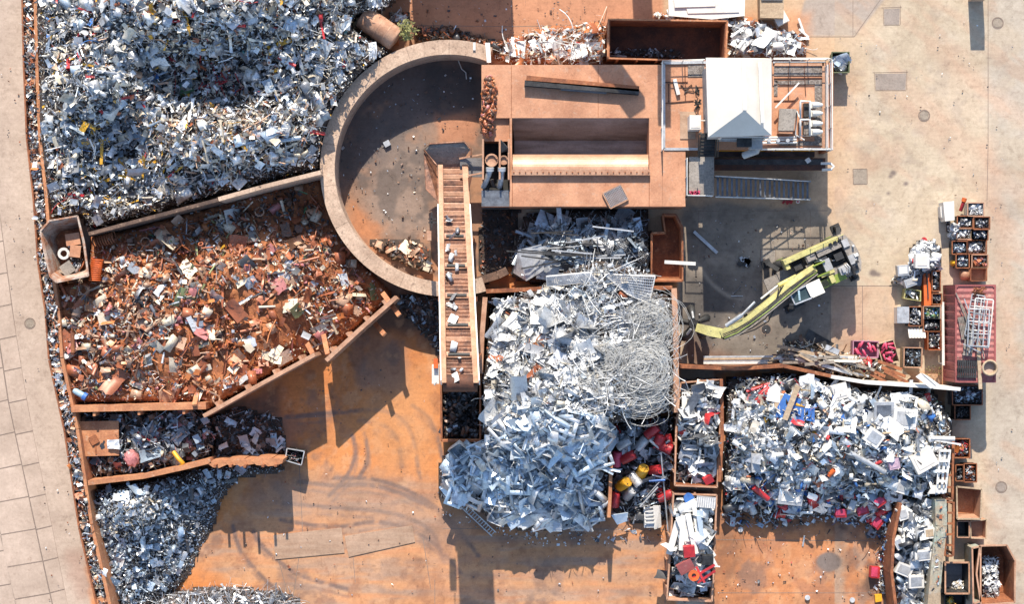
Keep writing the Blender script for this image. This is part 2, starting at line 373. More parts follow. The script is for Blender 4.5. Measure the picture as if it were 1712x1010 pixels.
class Pile:
    def __init__(s, phrase, poly, ctrl, seed, lump=.5, lcell=60, marks=(), soft=7):
        s.phrase = phrase; s.poly = poly; s.seed = seed; s.lump = lump; s.lcell = lcell; s.marks = marks; s.soft = soft
        p = np.array(ctrl, float); s.cp = p[:, :2] / 100
        d = np.linalg.norm(s.cp[:, None] - s.cp[None], axis=-1); n = len(p)
        A = np.zeros((n + 3, n + 3)); A[:n, :n] = -d + np.eye(n) * .02; A[:n, n] = 1; A[:n, n + 1:] = s.cp; A[n:, :n] = A[:n, n:].T
        s.w = np.linalg.solve(A + np.eye(n + 3) * 1e-9, np.concatenate([p[:, 2], np.zeros(3)]))
    nm = {}
    def z(s, x, y):
        x = np.asarray(x, float); y = np.asarray(y, float)
        q = np.stack([x, y], -1) / 100
        d = np.linalg.norm(q[..., None, :] - s.cp, axis=-1); n = len(s.cp)
        h = -(d * s.w[:n]).sum(-1) + s.w[n] + q[..., 0] * s.w[n + 1] + q[..., 1] * s.w[n + 2]
        h = h + s.lump * (fbm(x, y, s.lcell, s.seed, 3) - .5) * 2
        e = np.clip(sdist(x, y, s.poly) / s.soft, 0, 1)
        return np.maximum(h, .08) * (e * (2 - e) * .9 + .1)
    def normal(s, x, y):
        e = 4.0; dx = (s.z(x + e, y) - s.z(x - e, y)) / (2 * e / S); dy = (s.z(x, y + e) - s.z(x, y - e)) / (2 * e / S)
        return np.stack([-dx, dy, np.ones_like(dx)], -1)
    def points(s, r, n, poly=None):
        P = poly or s.poly; a = np.array(P); lo = a.min(0); hi = a.max(0); out = []
        while sum(len(o) for o in out) < n:
            q = r.uniform(lo, hi, (n * 2, 2)); out.append(q[inside(q[:, 0], q[:, 1], P) & inside(q[:, 0], q[:, 1], s.poly)])
        return np.concatenate(out)[:n]
    def heap(s, name, label, n, sizes, kinds, pal, zones=(), jit=.22, tilt=.55, step=6, sub=.22, soil='soil', base=True, edge=None, bare=None):
        edge = edge or (26 if min(np.ptp(np.array(s.poly), 0)) > 120 and 'frame' not in s.phrase else 2)
        r = np.random.default_rng(s.seed)
        a = np.array(s.poly); x = np.arange(a[:, 0].min(), a[:, 0].max() + step, step); y = np.arange(a[:, 1].min(), a[:, 1].max() + step, step)
        X, Y = np.meshgrid(x, y, indexing='ij'); Z = s.z(X, Y); Z = Z - sub * np.clip(Z, 0, 1) + (r.random(X.shape) - .5) * .25 * np.clip(Z, 0, 1)
        K = (H - Z) / H / S; v = np.stack([(X - 856) * K, (505 - Y) * K, Z], -1).reshape(-1, 3)
        ny = len(y); i, j = np.meshgrid(np.arange(len(x) - 1), np.arange(ny - 1), indexing='ij'); i = i.ravel(); j = j.ravel()
        f = np.stack([i * ny + j, i * ny + j + 1, (i + 1) * ny + j + 1, (i + 1) * ny + j], -1)
        cx = x[i] + step / 2; cy = y[j] + step / 2; f = f[inside(cx, cy, s.poly) & base]
        P = s.points(r, n)
        if bare:
            q = inside(P[:, 0], P[:, 1], bare) & (fbm(P[:, 0], P[:, 1], 34, s.seed + 70, 3) > .46) & (r.random(n) < .86); P = P[~q]; n = len(P)
        px, py = P[:, 0], P[:, 1]
        z = s.z(px, py) + r.normal(0, jit, n) * np.clip(s.z(px, py), .15, 1) + .03; z = np.maximum(z, .05)
        K = (H - z) / H / S; pos = np.stack([(px - 856) * K, (505 - py) * K, z], -1)
        rot = rots(r, n, s.normal(px, py) * np.array([.7, .7, 1]), tilt)
        size = np.clip(r.lognormal(math.log(sizes[0]), sizes[1], n), .1, sizes[2])
        kn, ki = pick(r, kinds, n); cn = list(C); ci = np.zeros(n, int)
        nm, q = pick(r, pal, n); ci = np.array([cn.index(k) for k in nm])[q]
        for zp, zpal, prob in zones:
            m = inside(px + 22 * (vnoise(px, py, 30, s.seed) - .5), py + 22 * (vnoise(px, py, 30, s.seed + 1) - .5), zp) & (r.random(n) < prob); nm, q = pick(r, zpal, n); ci[m] = np.array([cn.index(k) for k in nm])[q][m]
        size = size * np.array([{'wire': 2.6, 'rod': 1.9, 'strip': 1.25, 'angle': 1.5, 'pipe': 1.2, 'can': .6, 'block': .7, 'ring': .6}.get(k, 1.0) for k in kn])[ki]
        size = size * np.clip(sdist(px, py, s.poly) / edge, .4, 1)
        V, F, T = scatter_mesh(r, pos, rot, size, (kn, ki), (cn, ci))
        nb = len(v)
        me_v = np.concatenate([v, V]); fs = [f] + [q + nb for q in F]
        t = np.concatenate([np.tile([.05, .04, .035, 0], (len(f), 1)), T])
        o = np_mesh(name, me_v, fs, ['scrap', soil], t)
        mi = np.zeros(len(o.data.polygons), np.int32); mi[:len(f)] = 1
        o.data.polygons.foreach_set('material_index', mi)
        return tag(o, label, None, None, 'stuff')
    def where(s, x, y):
        if not s.marks: return ''
        return min(s.marks, key=lambda m: (m[0] - x) ** 2 + (m[1] - y) ** 2)[2]
WORD = {'sheet': ('scrap_sheet', 'crumpled sheet', 'metal sheet'), 'flat': ('metal_plate', 'flat panel', 'metal panel'), 'strip': ('metal_strip', 'twisted strip', 'metal strip'),
        'pipe': ('steel_pipe', 'short pipe', 'pipe'), 'can': ('metal_canister', 'round canister', 'canister'), 'rod': ('metal_rod', 'bent thin rod', 'rod'),
        'wire': ('loose_wire', 'curling wire', 'wire'), 'block': ('scrap_block', 'crushed block', 'scrap block'), 'casing': ('metal_casing', 'dented open casing', 'casing'),
        'frame': ('frame_section', 'bent rectangular frame', 'frame'), 'ring': ('metal_flange', 'round flange ring', 'flange'), 'angle': ('steel_profile', 'angled profile bar', 'profile'),
        'corr': ('corrugated_sheet', 'corrugated sheet', 'metal sheet'), 'grate': ('metal_grating', 'open grid grating', 'grating')}
def items(pile, kind, n, size, pal, seed, poly=None, lift=.12, tilt=.3, asp=None):
    r = np.random.default_rng(seed); P = pile.points(r, n * 3, poly); P = P[sdist(P[:, 0], P[:, 1], pile.poly) > min(12, size[1] * 9)][:n]; n = len(P)
    z = pile.z(P[:, 0], P[:, 1]) + lift; rot = rots(r, n, pile.normal(P[:, 0], P[:, 1]) * np.array([.8, .8, 1]), tilt)
    sz = r.uniform(size[0], size[1], n); nm, q = pick(r, pal, n); name, ph, cat = WORD[kind]; name = pile.nm.get(kind, name)
    mid = (size[0] + size[1]) / 2
    for i in range(n):
        tv, tf = TPL[kind][int(r.integers(len(TPL[kind])))]
        v = (rot[i] @ tv.T).T * sz[i]; c = C[nm[q[i]]]
        br = float(np.clip(r.normal(1, .12), .7, 1.25)); t = np.tile([min(x * br, .85) for x in c[1]] + [c[2]], (len(tf), 1))
        zz = max(z[i], .05 - v[:, 2].min())
        o = np_mesh(name, v, [tf], ['scrap'], t, smooth=kind in ('pipe', 'rod', 'wire'))
        o.location = W(P[i, 0], P[i, 1], zz)
        big = 'large' if sz[i] > mid + (size[1] - size[0]) * .2 else 'small' if sz[i] < mid - (size[1] - size[0]) * .2 else ''
        lab = ' '.join(f"{big} {c[0]} {ph} {pile.where(P[i, 0], P[i, 1]) or 'on'} {pile.phrase}".split())
        tag(o, lab, cat, f"{ph}s {pile.phrase}".replace('sheets', 'metal sheets'))
# ================================================================== GROUND
def smooth_line(p):
    for _ in range(2):
        if len(p) < 3: break
        p = [p[0]] + [(u[0] * (1 - k) + v[0] * k, u[1] * (1 - k) + v[1] * k) for u, v in zip(p, p[1:]) for k in (.25, .75)] + [p[-1]]
    return p
def build_ground():
    st = 0.1
    x = np.arange(-36, 36.01, st); y = np.arange(-22, 22.01, st); X, Y = np.meshgrid(x, y, indexing='ij')
    px = X * S + 856; py = 505 - Y * S
    n1 = fbm(px, py, 160, 1); n2 = fbm(px, py, 45, 7); n3 = fbm(px, py, 14, 13, 3)
    wx = px + 26 * (n2 - .5) + 8 * (n3 - .5); wy = py + 26 * (fbm(px, py, 45, 21) - .5) + 8 * (fbm(px, py, 14, 25, 3) - .5)
    col = np.zeros(X.shape + (3,)); col[:] = (.475, .385, .275)
    def put(m, c):
        m = np.clip(m, 0, 1)[..., None]; col[:] = col * (1 - m) + np.array(c) * m
    ss = lambda a, b, v: np.clip((v - a) / (b - a), 0, 1) ** 2 * (3 - 2 * np.clip((v - a) / (b - a), 0, 1))
    put(ss(.5, .75, n1) * .45, (.48, .355, .25))
    put(ss(.55, .75, n2) * .35, (.43, .36, .29))
    put(ss(1640, 1664, px) * .75, (.41, .355, .29))
    put(ss(230, 130, px) * .95, (.45, .345, .27))
    def poly(p, c, a=1, f=6, warp=True): put(ss(-f, f, sdist(wx if warp else px, wy if warp else py, p)) * a, c)
    def line(p, c, w, a=1, f=4, tex=None): put((1 - ss(w - f, w + f, segdist(wx * .12 + px * .88, wy * .12 + py * .88, smooth_line(p)))) * a * (1 if tex is None else tex), c)
    # rusty strip by the press platform and towards the top
    poly([(1090, -60), (1500, -60), (1440, 60), (1420, 260), (1410, 380), (1090, 380)], (.50, .30, .165), .6, 40)
    # yard floor: steel plates gone orange
    yard = [(140, 470), (560, 440), (1130, 440), (1132, 1060), (150, 1060)]
    poly(yard, (.58, .205, .055), 1, 5)
    poly([(1195, 620), (1585, 620), (1540, 1060), (1180, 1060)], (.47, .19, .075), 1, 6)
    poly([(640, -60), (1110, -60), (1110, 110), (640, 110)], (.46, .215, .115), 1, 6, False)
    poly([(555, 60), (820, 60), (820, 500), (555, 500)], (.33, .17, .095), 1, 10)
    m = inside(px, py, yard) | inside(px, py, [(1195, 620), (1585, 620), (1540, 1060), (1180, 1060)])
    put(m * ss(.45, .7, n1) * .6, (.58, .25, .085)); put(m * ss(.58, .75, n2) * .55, (.33, .15, .085)); put(m * ss(.55, .8, n3) * .3, (.55, .30, .17))
    # worn grey-tan sweep across the yard
    sweep = [(470, 830), (600, 790), (740, 800), (1110, 880), (1120, 1030), (480, 1030), (300, 930)]
    poly(sweep, (.46, .27, .15), .6, 40); streak = fbm(px * .25, py * 2.2, 30, 51, 3)
    put(ss(-20, 30, sdist(wx, wy, sweep)) * ss(.5, .68, streak) * .6, (.33, .235, .175))
    put(ss(-20, 30, sdist(wx, wy, sweep)) * ss(.55, .7, fbm(px * .22, py * 2.6, 22, 81, 3)) * .55, (.52, .22, .095))
    poly([(610, 560), (680, 580), (680, 660), (600, 650)], (.32, .19, .125), .7, 14)
    # dark grime
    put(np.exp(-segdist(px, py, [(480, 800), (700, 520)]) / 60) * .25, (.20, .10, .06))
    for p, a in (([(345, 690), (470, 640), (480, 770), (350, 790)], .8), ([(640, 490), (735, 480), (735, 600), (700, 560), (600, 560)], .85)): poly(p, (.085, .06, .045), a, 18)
    # stains over the whole yard
    ym = (inside(px, py, yard) | inside(px, py, [(1195, 620), (1585, 620), (1540, 1060), (1180, 1060)]))
    put(ym * ss(.56, .7, fbm(px, py, 26, 171, 5)) * .55, (.28, .12, .06)); put(ym * ss(.60, .72, fbm(px, py, 60, 181, 6)) * .6, (.19, .12, .09)); put(ym * ss(.58, .68, fbm(px, py, 18, 191, 4)) * .4, (.56, .30, .15))
    # tyre tracks
    tr = ss(.1, .5, n3)
    for p in ([(480, 697), (560, 690), (620, 685), (660, 690), (690, 720), (700, 790)], [(600, 705), (640, 708), (665, 730), (672, 780)], [(690, 678), (720, 700), (738, 750), (752, 830)],
              [(500, 805), (560, 815), (620, 808), (700, 835), (760, 880)], [(460, 840), (560, 850), (650, 855), (720, 880), (740, 930)], [(470, 870), (560, 885), (640, 868), (720, 900), (770, 960)],
              [(390, 880), (400, 920), (440, 970), (480, 1000)], [(425, 890), (440, 920), (500, 965), (580, 985)], [(590, 730), (596, 760), (580, 800), (550, 830)], [(610, 725), (618, 770), (600, 800)],
              [(560, 800), (640, 800), (740, 850), (800, 930)]):
        line(p, (.15, .10, .085), 3.6, .85, 2.2, tr); line([(q[0] + 3, q[1] + 13) for q in p], (.19, .12, .095), 2.4, .6, 2.4, ss(.3, .6, n3))
    for yy in (880, 905, 940, 965, 990): line([(640, yy), (900, yy - 4), (1110, yy + 3)], (.24, .165, .13), 6, .4, 7, tr)
    poly([(440, 800), (600, 800), (760, 860), (780, 900), (620, 870), (430, 850)], (.30, .20, .145), .55, 25); poly([(600, 690), (700, 620), (732, 700), (720, 780), (640, 790)], (.52, .245, .10), .6, 25)
    # ring floor
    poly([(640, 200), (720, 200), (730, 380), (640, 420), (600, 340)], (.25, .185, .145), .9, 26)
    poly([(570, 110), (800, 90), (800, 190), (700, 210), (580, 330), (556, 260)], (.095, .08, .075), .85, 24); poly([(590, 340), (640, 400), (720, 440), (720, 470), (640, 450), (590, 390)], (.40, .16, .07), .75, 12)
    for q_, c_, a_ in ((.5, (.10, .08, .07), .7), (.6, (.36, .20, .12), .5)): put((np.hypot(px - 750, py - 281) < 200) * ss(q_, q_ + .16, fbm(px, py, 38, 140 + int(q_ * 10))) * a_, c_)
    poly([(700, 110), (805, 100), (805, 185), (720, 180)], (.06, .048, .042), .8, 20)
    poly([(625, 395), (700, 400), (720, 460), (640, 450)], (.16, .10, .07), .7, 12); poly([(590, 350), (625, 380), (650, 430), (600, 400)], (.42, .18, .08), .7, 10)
    poly([(728, 190), (800, 195), (800, 240), (730, 240)], (.45, .20, .105), .8, 8)
    # oily concrete round the material handler
    oil = [(1145, 340), (1365, 340), (1395, 385), (1400, 460), (1388, 490), (1388, 610), (1140, 615), (1135, 480)]
    poly(oil, (.235, .195, .155), .95, 7); ob = ss(-6, 20, sdist(wx, wy, oil))
    put(ob * ss(.42, .65, n2) * .8, (.15, .125, .10)); put(ob * ss(.5, .75, n1) * .5, (.29, .245, .20)); put(ob * ss(.52, .7, n3) * .35, (.10, .08, .068))
    poly([(1142, 455), (1205, 455), (1230, 500), (1190, 590), (1142, 600)], (.06, .055, .052), .75, 16)  # wet floor, with the cabin's cast shadow painted in
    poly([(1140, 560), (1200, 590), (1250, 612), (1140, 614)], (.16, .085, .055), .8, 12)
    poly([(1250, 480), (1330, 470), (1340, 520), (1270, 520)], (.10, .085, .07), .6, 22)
    line([(1160, 430), (1185, 470), (1215, 495), (1240, 500)], (.33, .28, .22), 3, .7, 3); line([(1240, 440), (1330, 400)], (.30, .26, .21), 16, .4, 14)
    poly([(1390, 480), (1500, 478), (1500, 610), (1390, 610)], (.44, .275, .18), .75, 4, False)
    poly([(1345, 0), (1480, -60), (1478, 0), (1430, 60), (1330, 60)], (.345, .29, .245), .9, 3, False)
    poly([(1160, 20), (1350, 20), (1345, 110), (1160, 110)], (.50, .24, .12), .8, 16)
    put((px > 1395) * ss(.52, .66, fbm(px, py, 70, 201, 6)) * .45, (.43, .335, .23)); put((px > 1395) * ss(.58, .70, fbm(px, py, 20, 205, 5)) * .35, (.33, .26, .205)); put((px < 160) * ss(.55, .7, fbm(px, py, 36, 209, 6)) * .35, (.36, .27, .21))
    for p, q_ in (([(1200, 855), (1490, 860), (1495, 1010), (1440, 1010), (1450, 920), (1380, 885), (1200, 880)], .8), ([(1196, 870), (1260, 880), (1230, 1010), (1190, 1010)], .5), ([(1395, 875), (1450, 890), (1480, 1000), (1440, 985), (1420, 930)], .7)): put(ss(-8, 18, sdist(wx, wy, p)) * (ss(.35, .6, n2) * .6 + .4 * ss(.4, .6, n3)) * q_, (.10, .06, .042))  # heap-edge grime; the middle patch paints the diagonal shadow by the lower skip
    # right concourse: tyre sweeps and spots
    sw = fbm((px * .8 + py * .6), (py * .8 - px * .6) * 3.2, 60, 91, 4); put((px > 1395) * ss(.52, .7, sw) * .35, (.47, .30, .20)); put((px > 1395) * ss(.3, .1, sw) * .3, (.40, .325, .26))
    for p in ([(1500, 130), (1640, 260), (1712, 330)], [(1480, 150), (1640, 300), (1700, 420)], [(1560, 80), (1712, 200)], [(1650, 240), (1672, 400), (1690, 640)], [(1400, 330), (1420, 300), (1500, 250)]): line(p, (.48, .305, .205), 14, .35, 12)
    for a, b, q in ((1493, 289, 3), (1489, 295, 2), (1515, 307, 2), (1485, 323, 2), (1460, 457, 5), (1468, 459, 3), (1386, 940, 16), (1384, 936, 9)):
        put(1 - ss(q - 2, q + 3, np.hypot((px - a) * .8, py - b) + 3 * (n3 - .5)), (.17, .13, .11))
    put((px < 160) * ss(.56, .74, n2) * .3, (.385, .285, .225)); poly([(110, 925), (140, 915), (165, 1000), (130, 1005)], (.36, .22, .16), .6, 14)
    for p in ([(752, 830), (760, 900), (740, 1000)], ): line(p, (.45, .2, .09), 30, .3, 20)
    for a in range(260):
        r_ = np.random.default_rng(300 + a); cx, cy = r_.uniform(150, 1600), r_.uniform(480, 1010); q = r_.uniform(1.2, 4)
        i0 = int(((cx - 856) / S + 36) / st); j0 = int(((505 - cy) / S + 22) / st); k = 4
        if i0 < k or j0 < k: continue
        sl = (slice(i0 - k, i0 + k), slice(j0 - k, j0 + k)); mm = np.clip(1 - np.hypot(px[sl] - cx, py[sl] - cy) / q, 0, 1)[..., None] * .5
        col[sl] = col[sl] * (1 - mm) + np.array((.10, .06, .045)) * mm
    ny = len(y); v = np.stack([X, Y, np.zeros_like(X)], -1).reshape(-1, 3)
    i, j = np.meshgrid(np.arange(len(x) - 1), np.arange(ny - 1), indexing='ij'); i = i.ravel(); j = j.ravel()
    f = np.stack([i * ny + j, (i + 1) * ny + j, (i + 1) * ny + j + 1, i * ny + j + 1], -1)
    nb = len(v); nx = len(x); corner = [0, (nx - 1) * ny, nx * ny - 1, ny - 1]
    far = np.array([(-3000, -3000, 0), (3000, -3000, 0), (3000, 3000, 0), (-3000, 3000, 0)], float)
    f2 = np.array([(nb + k, nb + (k + 1) % 4, corner[(k + 1) % 4], corner[k]) for k in range(4)])
    t = np.concatenate([np.concatenate([col.reshape(-1, 3), np.zeros((nb, 1))], 1), np.tile([.42, .33, .25, 0], (4, 1))])
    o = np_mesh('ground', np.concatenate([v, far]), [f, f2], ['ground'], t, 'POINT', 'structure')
m = bpy.data.materials.new('ground'); m.use_nodes = True; nt = m.node_tree; b = nt.nodes['Principled BSDF']; MATS['ground'] = m
at = nt.nodes.new('ShaderNodeAttribute'); at.attribute_name = 'tint'; pos = nt.nodes.new('ShaderNodeNewGeometry').outputs['Position']
g = ramp(nt, noise(nt, 4.5, 8, .75, pos), .28, .72, (.82, .81, .80, 1), (1.12, 1.12, 1.13, 1)); c = mix(nt, 1.0, at.outputs['Color'], g, 'MULTIPLY')
sp = ramp(nt, noise(nt, 14, 2, .5, pos), .68, .74, (1, 1, 1, 1), (.55, .5, .48, 1)); c = mix(nt, 1.0, c, sp, 'MULTIPLY')
c = mix(nt, 1.0, c, ramp(nt, noise(nt, 1.4, 12, .8, pos, .5), .52, .66, (1, 1, 1, 1), (.72, .69, .67, 1)), 'MULTIPLY')
mp = nt.nodes.new('ShaderNodeMapping'); mp.inputs['Scale'].default_value = (.3, 4.5, 1); mp.inputs['Rotation'].default_value = (0, 0, .06); nt.links.new(pos, mp.inputs['Vector'])
c = mix(nt, 1.0, c, ramp(nt, noise(nt, 1.6, 8, .7, mp.outputs[0]), .35, .65, (.94, .935, .93, 1), (1.03, 1.03, 1.03, 1)), 'MULTIPLY')
hs = noise(nt, .22, 8, .7, pos, 1.2); c = mix(nt, 1.0, c, ramp(nt, hs, .36, .62, (.84, .82, .80, 1), (1.06, 1.06, 1.06, 1)), 'MULTIPLY')
nt.links.new(c, b.inputs['Base Color']); b.inputs['Roughness'].default_value = .82
bp = nt.nodes.new('ShaderNodeBump'); bp.inputs['Strength'].default_value = .15; bp.inputs['Distance'].default_value = .03
nt.links.new(noise(nt, 9, 5, .7, pos), bp.inputs['Height']); nt.links.new(bp.outputs[0], b.inputs['Normal'])
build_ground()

def flat(name, polys, z, m, kind='structure'):
    mb = MB()
    for p in polys: mb.prism(xy(p, 0), 0.001, z)
    o = mb.build(name, m); tag(o, None, None, None, kind); return o
# left road: rows of cast slabs with open joints
def lerp_line(L, y):
    for (x0, y0), (x1, y1) in zip(L, L[1:]):
        if y0 <= y <= y1: return x0 + (x1 - x0) * (y - y0) / (y1 - y0)
    (x0, y0), (x1, y1) = (L[0], L[1]) if y < L[0][1] else (L[-2], L[-1]); return x0 + (x1 - x0) * (y - y0) / (y1 - y0)
LB = [(-50, -40), (0, 360), (7, 415), (21, 521), (46, 676), (113, 1010), (124, 1060)]
LA = [(-100, -40), (0, 575), (16, 680), (88, 1010), (100, 1060)]
LA2 = [(-101.5, -40), (-1.5, 575), (14.5, 680), (86, 1010), (98, 1060)]
LC = [(-50, 560), (-24, 700), (0, 893), (26, 1010), (38, 1060)]
LD = [(-120, 560), (-84, 700), (-55, 893), (-30, 1010), (-20, 1060)]
slabs = []
for (Lx, Ly, y0, dy, sl) in ((LA, LB, 300, 53, 3), (LC, LA2, 566, 54, 5), (LD, LC, 590, 56, 5)):
    yy = y0
    while yy < 1060:
        g = 1.0
        a, b_ = yy + g, yy + dy - g
        slabs.append([(lerp_line(Lx, a) + g, a + sl), (lerp_line(Ly, a) - g, a - sl), (lerp_line(Ly, b_) - g, b_ - sl), (lerp_line(Lx, b_) + g, b_ + sl)]); yy += dy
flat('road_joints', [[(lerp_line(LD, y), y) for y in range(560, 1061, 50)] + [(lerp_line(LB, y), y) for y in range(1060, 559, -50)], [(-6, 300), (-6, 560), (lerp_line(LB, 560), 560), (lerp_line(LB, 350), 350), (0, 300)]], .004, 'joint')
flat('road_slabs', slabs, .010, 'slab')
# expansion joints and plate seams let into the floor, thin dark strips
seam = MB()
def seamline(pts, w=.035, z=.004):
    for (a, b_) in zip(pts, pts[1:]): seam.bar(W(*a, z), W(*b_, z), w, .006)
for p in ([(1652, -30), (1652, 240), (1650, 345)], [(1478, -10), (1428, 61), (1338, 61)], [(1426, 0), (1426, 60)], [(470, 700), (560, 696)], [(855, 0), (856, 44), (700, 42)], [(856, 44), (1010, 40)],
          [(500, 770), (506, 890), (490, 1000)], [(740, 884), (1112, 886)], [(465, 935), (480, 990)], [(590, 930), (594, 975)], [(707, 898), (720, 985)], [(1388, 478), (1388, 606)], [(1390, 478), (1500, 478)], [(1442, 478), (1442, 580)],
          [(1195, 903), (1470, 905)], [(1200, 992), (1500, 992)], [(727, 970), (727, 1010)], [(1145, 353), (1384, 352)], [(1168, 353), (1168, 440)], [(1355, 353), (1355, 395)], [(325, 1000), (480, 998)], [(1112, 890), (1112, 1010)]):
    seamline(p)
tag(seam.build('floor_seams', 'joint'), None, None, None, 'structure')

def cover(px, py, r, label, m='iron_cover', sq=None):
    t = root_at('manhole_cover', px, py, 0, label, 'manhole cover')
    if sq is None:
        a = MB(); c = W(px, py, 0); q = r / S
        a.tube([c + Vector((0, 0, .004)), c + Vector((0, 0, .014))], q * .74, 28, smooth=False); a.build('lid', m, t)
        b_ = MB(); n = 32; vs = []
        for z in (.004, .012):
            for k in (q * .80, q):
                vs += [tuple(c + Vector((k * math.cos(i * 2 * math.pi / n), k * math.sin(i * 2 * math.pi / n), z))) for i in range(n)]
        b_.add(vs, [(2 * n + i, 3 * n + i, 3 * n + (i + 1) % n, 2 * n + (i + 1) % n) for i in range(n)]); b_.build('frame_ring', 'joint', t)
    else:
        w, h, rz = sq; c = W(px, py, 0); a = MB(); a.box(c + Vector((0, 0, .008)), (w / S, h / S, .012), rz); a.build('lid', m, t)
        b_ = MB(); M_ = Matrix.Rotation(rz, 3, 'Z')
        for sx, sy, lx, ly in ((0, 1, 1, 0), (0, -1, 1, 0), (1, 0, 0, 1), (-1, 0, 0, 1)):
            b_.box(c + M_ @ Vector((sx * (w / S / 2 + .03), sy * (h / S / 2 + .03), .006)), (lx * w / S + .04, ly * h / S + .04, .010), rz)
        b_.build('frame_ring', 'joint', t)
cover(50, 541, 9.5, 'round manhole cover in the slab road by the left wall')
cover(1668, 38, 10, 'round manhole cover beside the long joint at upper right')
cover(1545, 193, 10, 'round manhole cover alone in the middle of the right concourse')
cover(1674, 815, 10, 'pale round manhole cover beside the row of right-hand bins', 'patch')
cover(1281, 551, 10, 'dark round manhole cover in the oily floor by the yellow boom', 'steel_dark')
cover(1438, 295, 0, 'square access cover on the concourse right of the stair', 'iron_cover', (22, 24, .02))
cover(1284, 430, 0, 'square access cover in the oily floor above the material handler', 'deck_grey', (24, 24, 0))
for px, py, w, h in ((1491, 27, 27, 27), (1489, 136, 52, 28)):
    p = MB(); p.prism(xy([(px - w / 2, py - h / 2 + 1), (px + w / 2, py - h / 2), (px + w / 2 - 1, py + h / 2), (px - w / 2 + 1, py + h / 2)], 0), .001, .006); o = p.build('repair_patch', 'patch'); o['kind'] = 'structure'
    seam2 = MB(); 
    for a, b_ in (((px - w / 2 - 4, py - h / 2 - 1), (px + w / 2 + 3, py - h / 2 - 2)), ((px - w / 2, py + h / 2 + 1), (px + w / 2, py + h / 2 + 1)), ((px + w / 2 + 1, py - h / 2 - 5), (px + w / 2 + 1, py + h / 2)), ((px - w / 2 - 1, py - h / 2), (px - w / 2, py + h / 2))): seam2.bar(W(*a, .005), W(*b_, .005), .03, .006)
    tag(seam2.build('patch_joint', 'joint'), None, None, None, 'structure')
# two loose steel plates on the yard floor
for pts, lab in (([(457, 895), (571, 883), (576, 925), (460, 936)], 'flat tan steel sheet on the yard floor, nearer the blue scrap'), ([(576, 897), (689, 879), (694, 907), (583, 932)], 'flat tan steel sheet on the yard floor, nearer the conveyor shadow')):
    p = MB(); p.prism(xy(pts, .05), .008, .06); tag(p.build('steel_sheet', 'plate_tan'), lab, 'steel plate')

# ================================================================== WALLS
def wall(name, pts, h, t, m, label, cat='wall', z0=0.0, ribs=0, rib_m=None, cap=None, hs=None):
    """wall along pixel points given at its top; straight panels between them, ribs on the lower side"""
    rt = root_at(name, *pts[0], 0, label, cat); rt.location.z = 0
    hs = hs or [h] * len(pts); top = [W(p[0], p[1], q) for p, q in zip(pts, hs)]
    for (a, b_) in zip(top, top[1:]):
        d = (b_ - a); d.z = 0; d.normalize(); nrm = Vector((-d.y, d.x, 0)) * t / 2
        mb = MB(); vs = [a - nrm, b_ - nrm, b_ + nrm, a + nrm]; lo = [Vector((v.x, v.y, z0)) for v in vs]
        mb.add(lo + vs, [(3, 2, 1, 0), (4, 5, 6, 7), (0, 1, 5, 4), (1, 2, 6, 5), (2, 3, 7, 6), (3, 0, 4, 7)]); mb.build('wall_panel', m, rt)
        L = (b_ - a).length; n = int(L / ribs) if ribs else 0
        for k in range(n):
            q = a + (b_ - a) * ((k + .5) / n); c = Vector((q.x, q.y, 0)) - nrm * (1 + .28 / t); rb = MB()
            rb.box(c + Vector((0, 0, q.z / 2 - .05)), (.16, .28, q.z - .1), math.atan2(d.y, d.x)); rb.build('rib', rib_m or m, rt)
        if cap:
            cp = MB(); cp.bar(a + Vector((0, 0, cap / 2 + .003)), b_ + Vector((0, 0, cap / 2 + .003)), t * 1.5, cap); cp.build('cap_beam', rib_m or m, rt)
    return rt
wall('dividing_wall', [(536, 288), (440, 312), (365, 333)], 4.0, .26, 'wall_concrete', 'concrete dividing wall running from the round wall, pale lit end')
wall('dividing_wall', [(364, 334), (250, 364), (148, 391)], 4.0, .22, 'wall_dirty', 'dark rusty dividing wall from open skip along the shredded heap')
wall('retaining_wall', [(526, 593), (440, 640), (340, 696)], 4.0, .24, 'rust_tan', 'long diagonal steel wall holding the rusty mixed heap', ribs=1.6, rib_m='rust_tan')
wall('retaining_wall', [(662, 497), (600, 552), (545, 603)], 4.0, .26, 'rust_tan', 'short diagonal steel wall between round wall and gap', ribs=1.3, rib_m='rust_tan')
wall('bay_wall', [(119, 684), (344, 679)], 3.4, .42, 'rust_orange', 'straight orange steel bay wall below the rusty mixed heap', ribs=2.2)
wall('bay_wall', [(147, 808), (240, 797), (312, 781), (352, 771)], 3.2, .3, 'rust_orange', 'curving orange steel bay wall above the blue scrap')
# buckled sheet piles at the end of that wall
w = root_at('buckled_wall', 412, 772, 0, 'buckled zigzag orange wall end beside the dark scrap bay', 'wall')
for k in range(5):
    x0 = 352 + k * 23 + (k % 2) * 4; y0 = 773 - k * 1.0 + (0, -2, 1, -1, 2)[k]
    mb = MB(); t = [W(x0 - 4, y0 + 3, 3.2), W(x0 + 3, y0 - 3, 3.2), W(x0 + 14, y0 - 4, 3.3), W(x0 + 30, y0 - 3, 3.2), W(x0 + 28, y0 + 4, 3.2), W(x0 + 14 + 3 * (k % 2), y0 + 10 - 2 * (k % 3), 3.2), W(x0 + 4, y0 + 9, 3.2)]
    mb.prism([tuple(v[:2]) for v in t], 0, 3.2 + .02 * k); mb.build('pile_sheet', 'rust_orange', w)
for x0_, x1_ in ((351, 418), (446, 470)):
    mb = MB(); A_, B2 = W(x0_, 777, 3.0), W(x1_, 775, 3.0); mb.bar((A_.x, A_.y, 1.5), (B2.x, B2.y, 1.5), .1, 3.0); mb.build('backing_plate', 'rust', w)  # added so the wall's shadow closes, leaving one lit gap
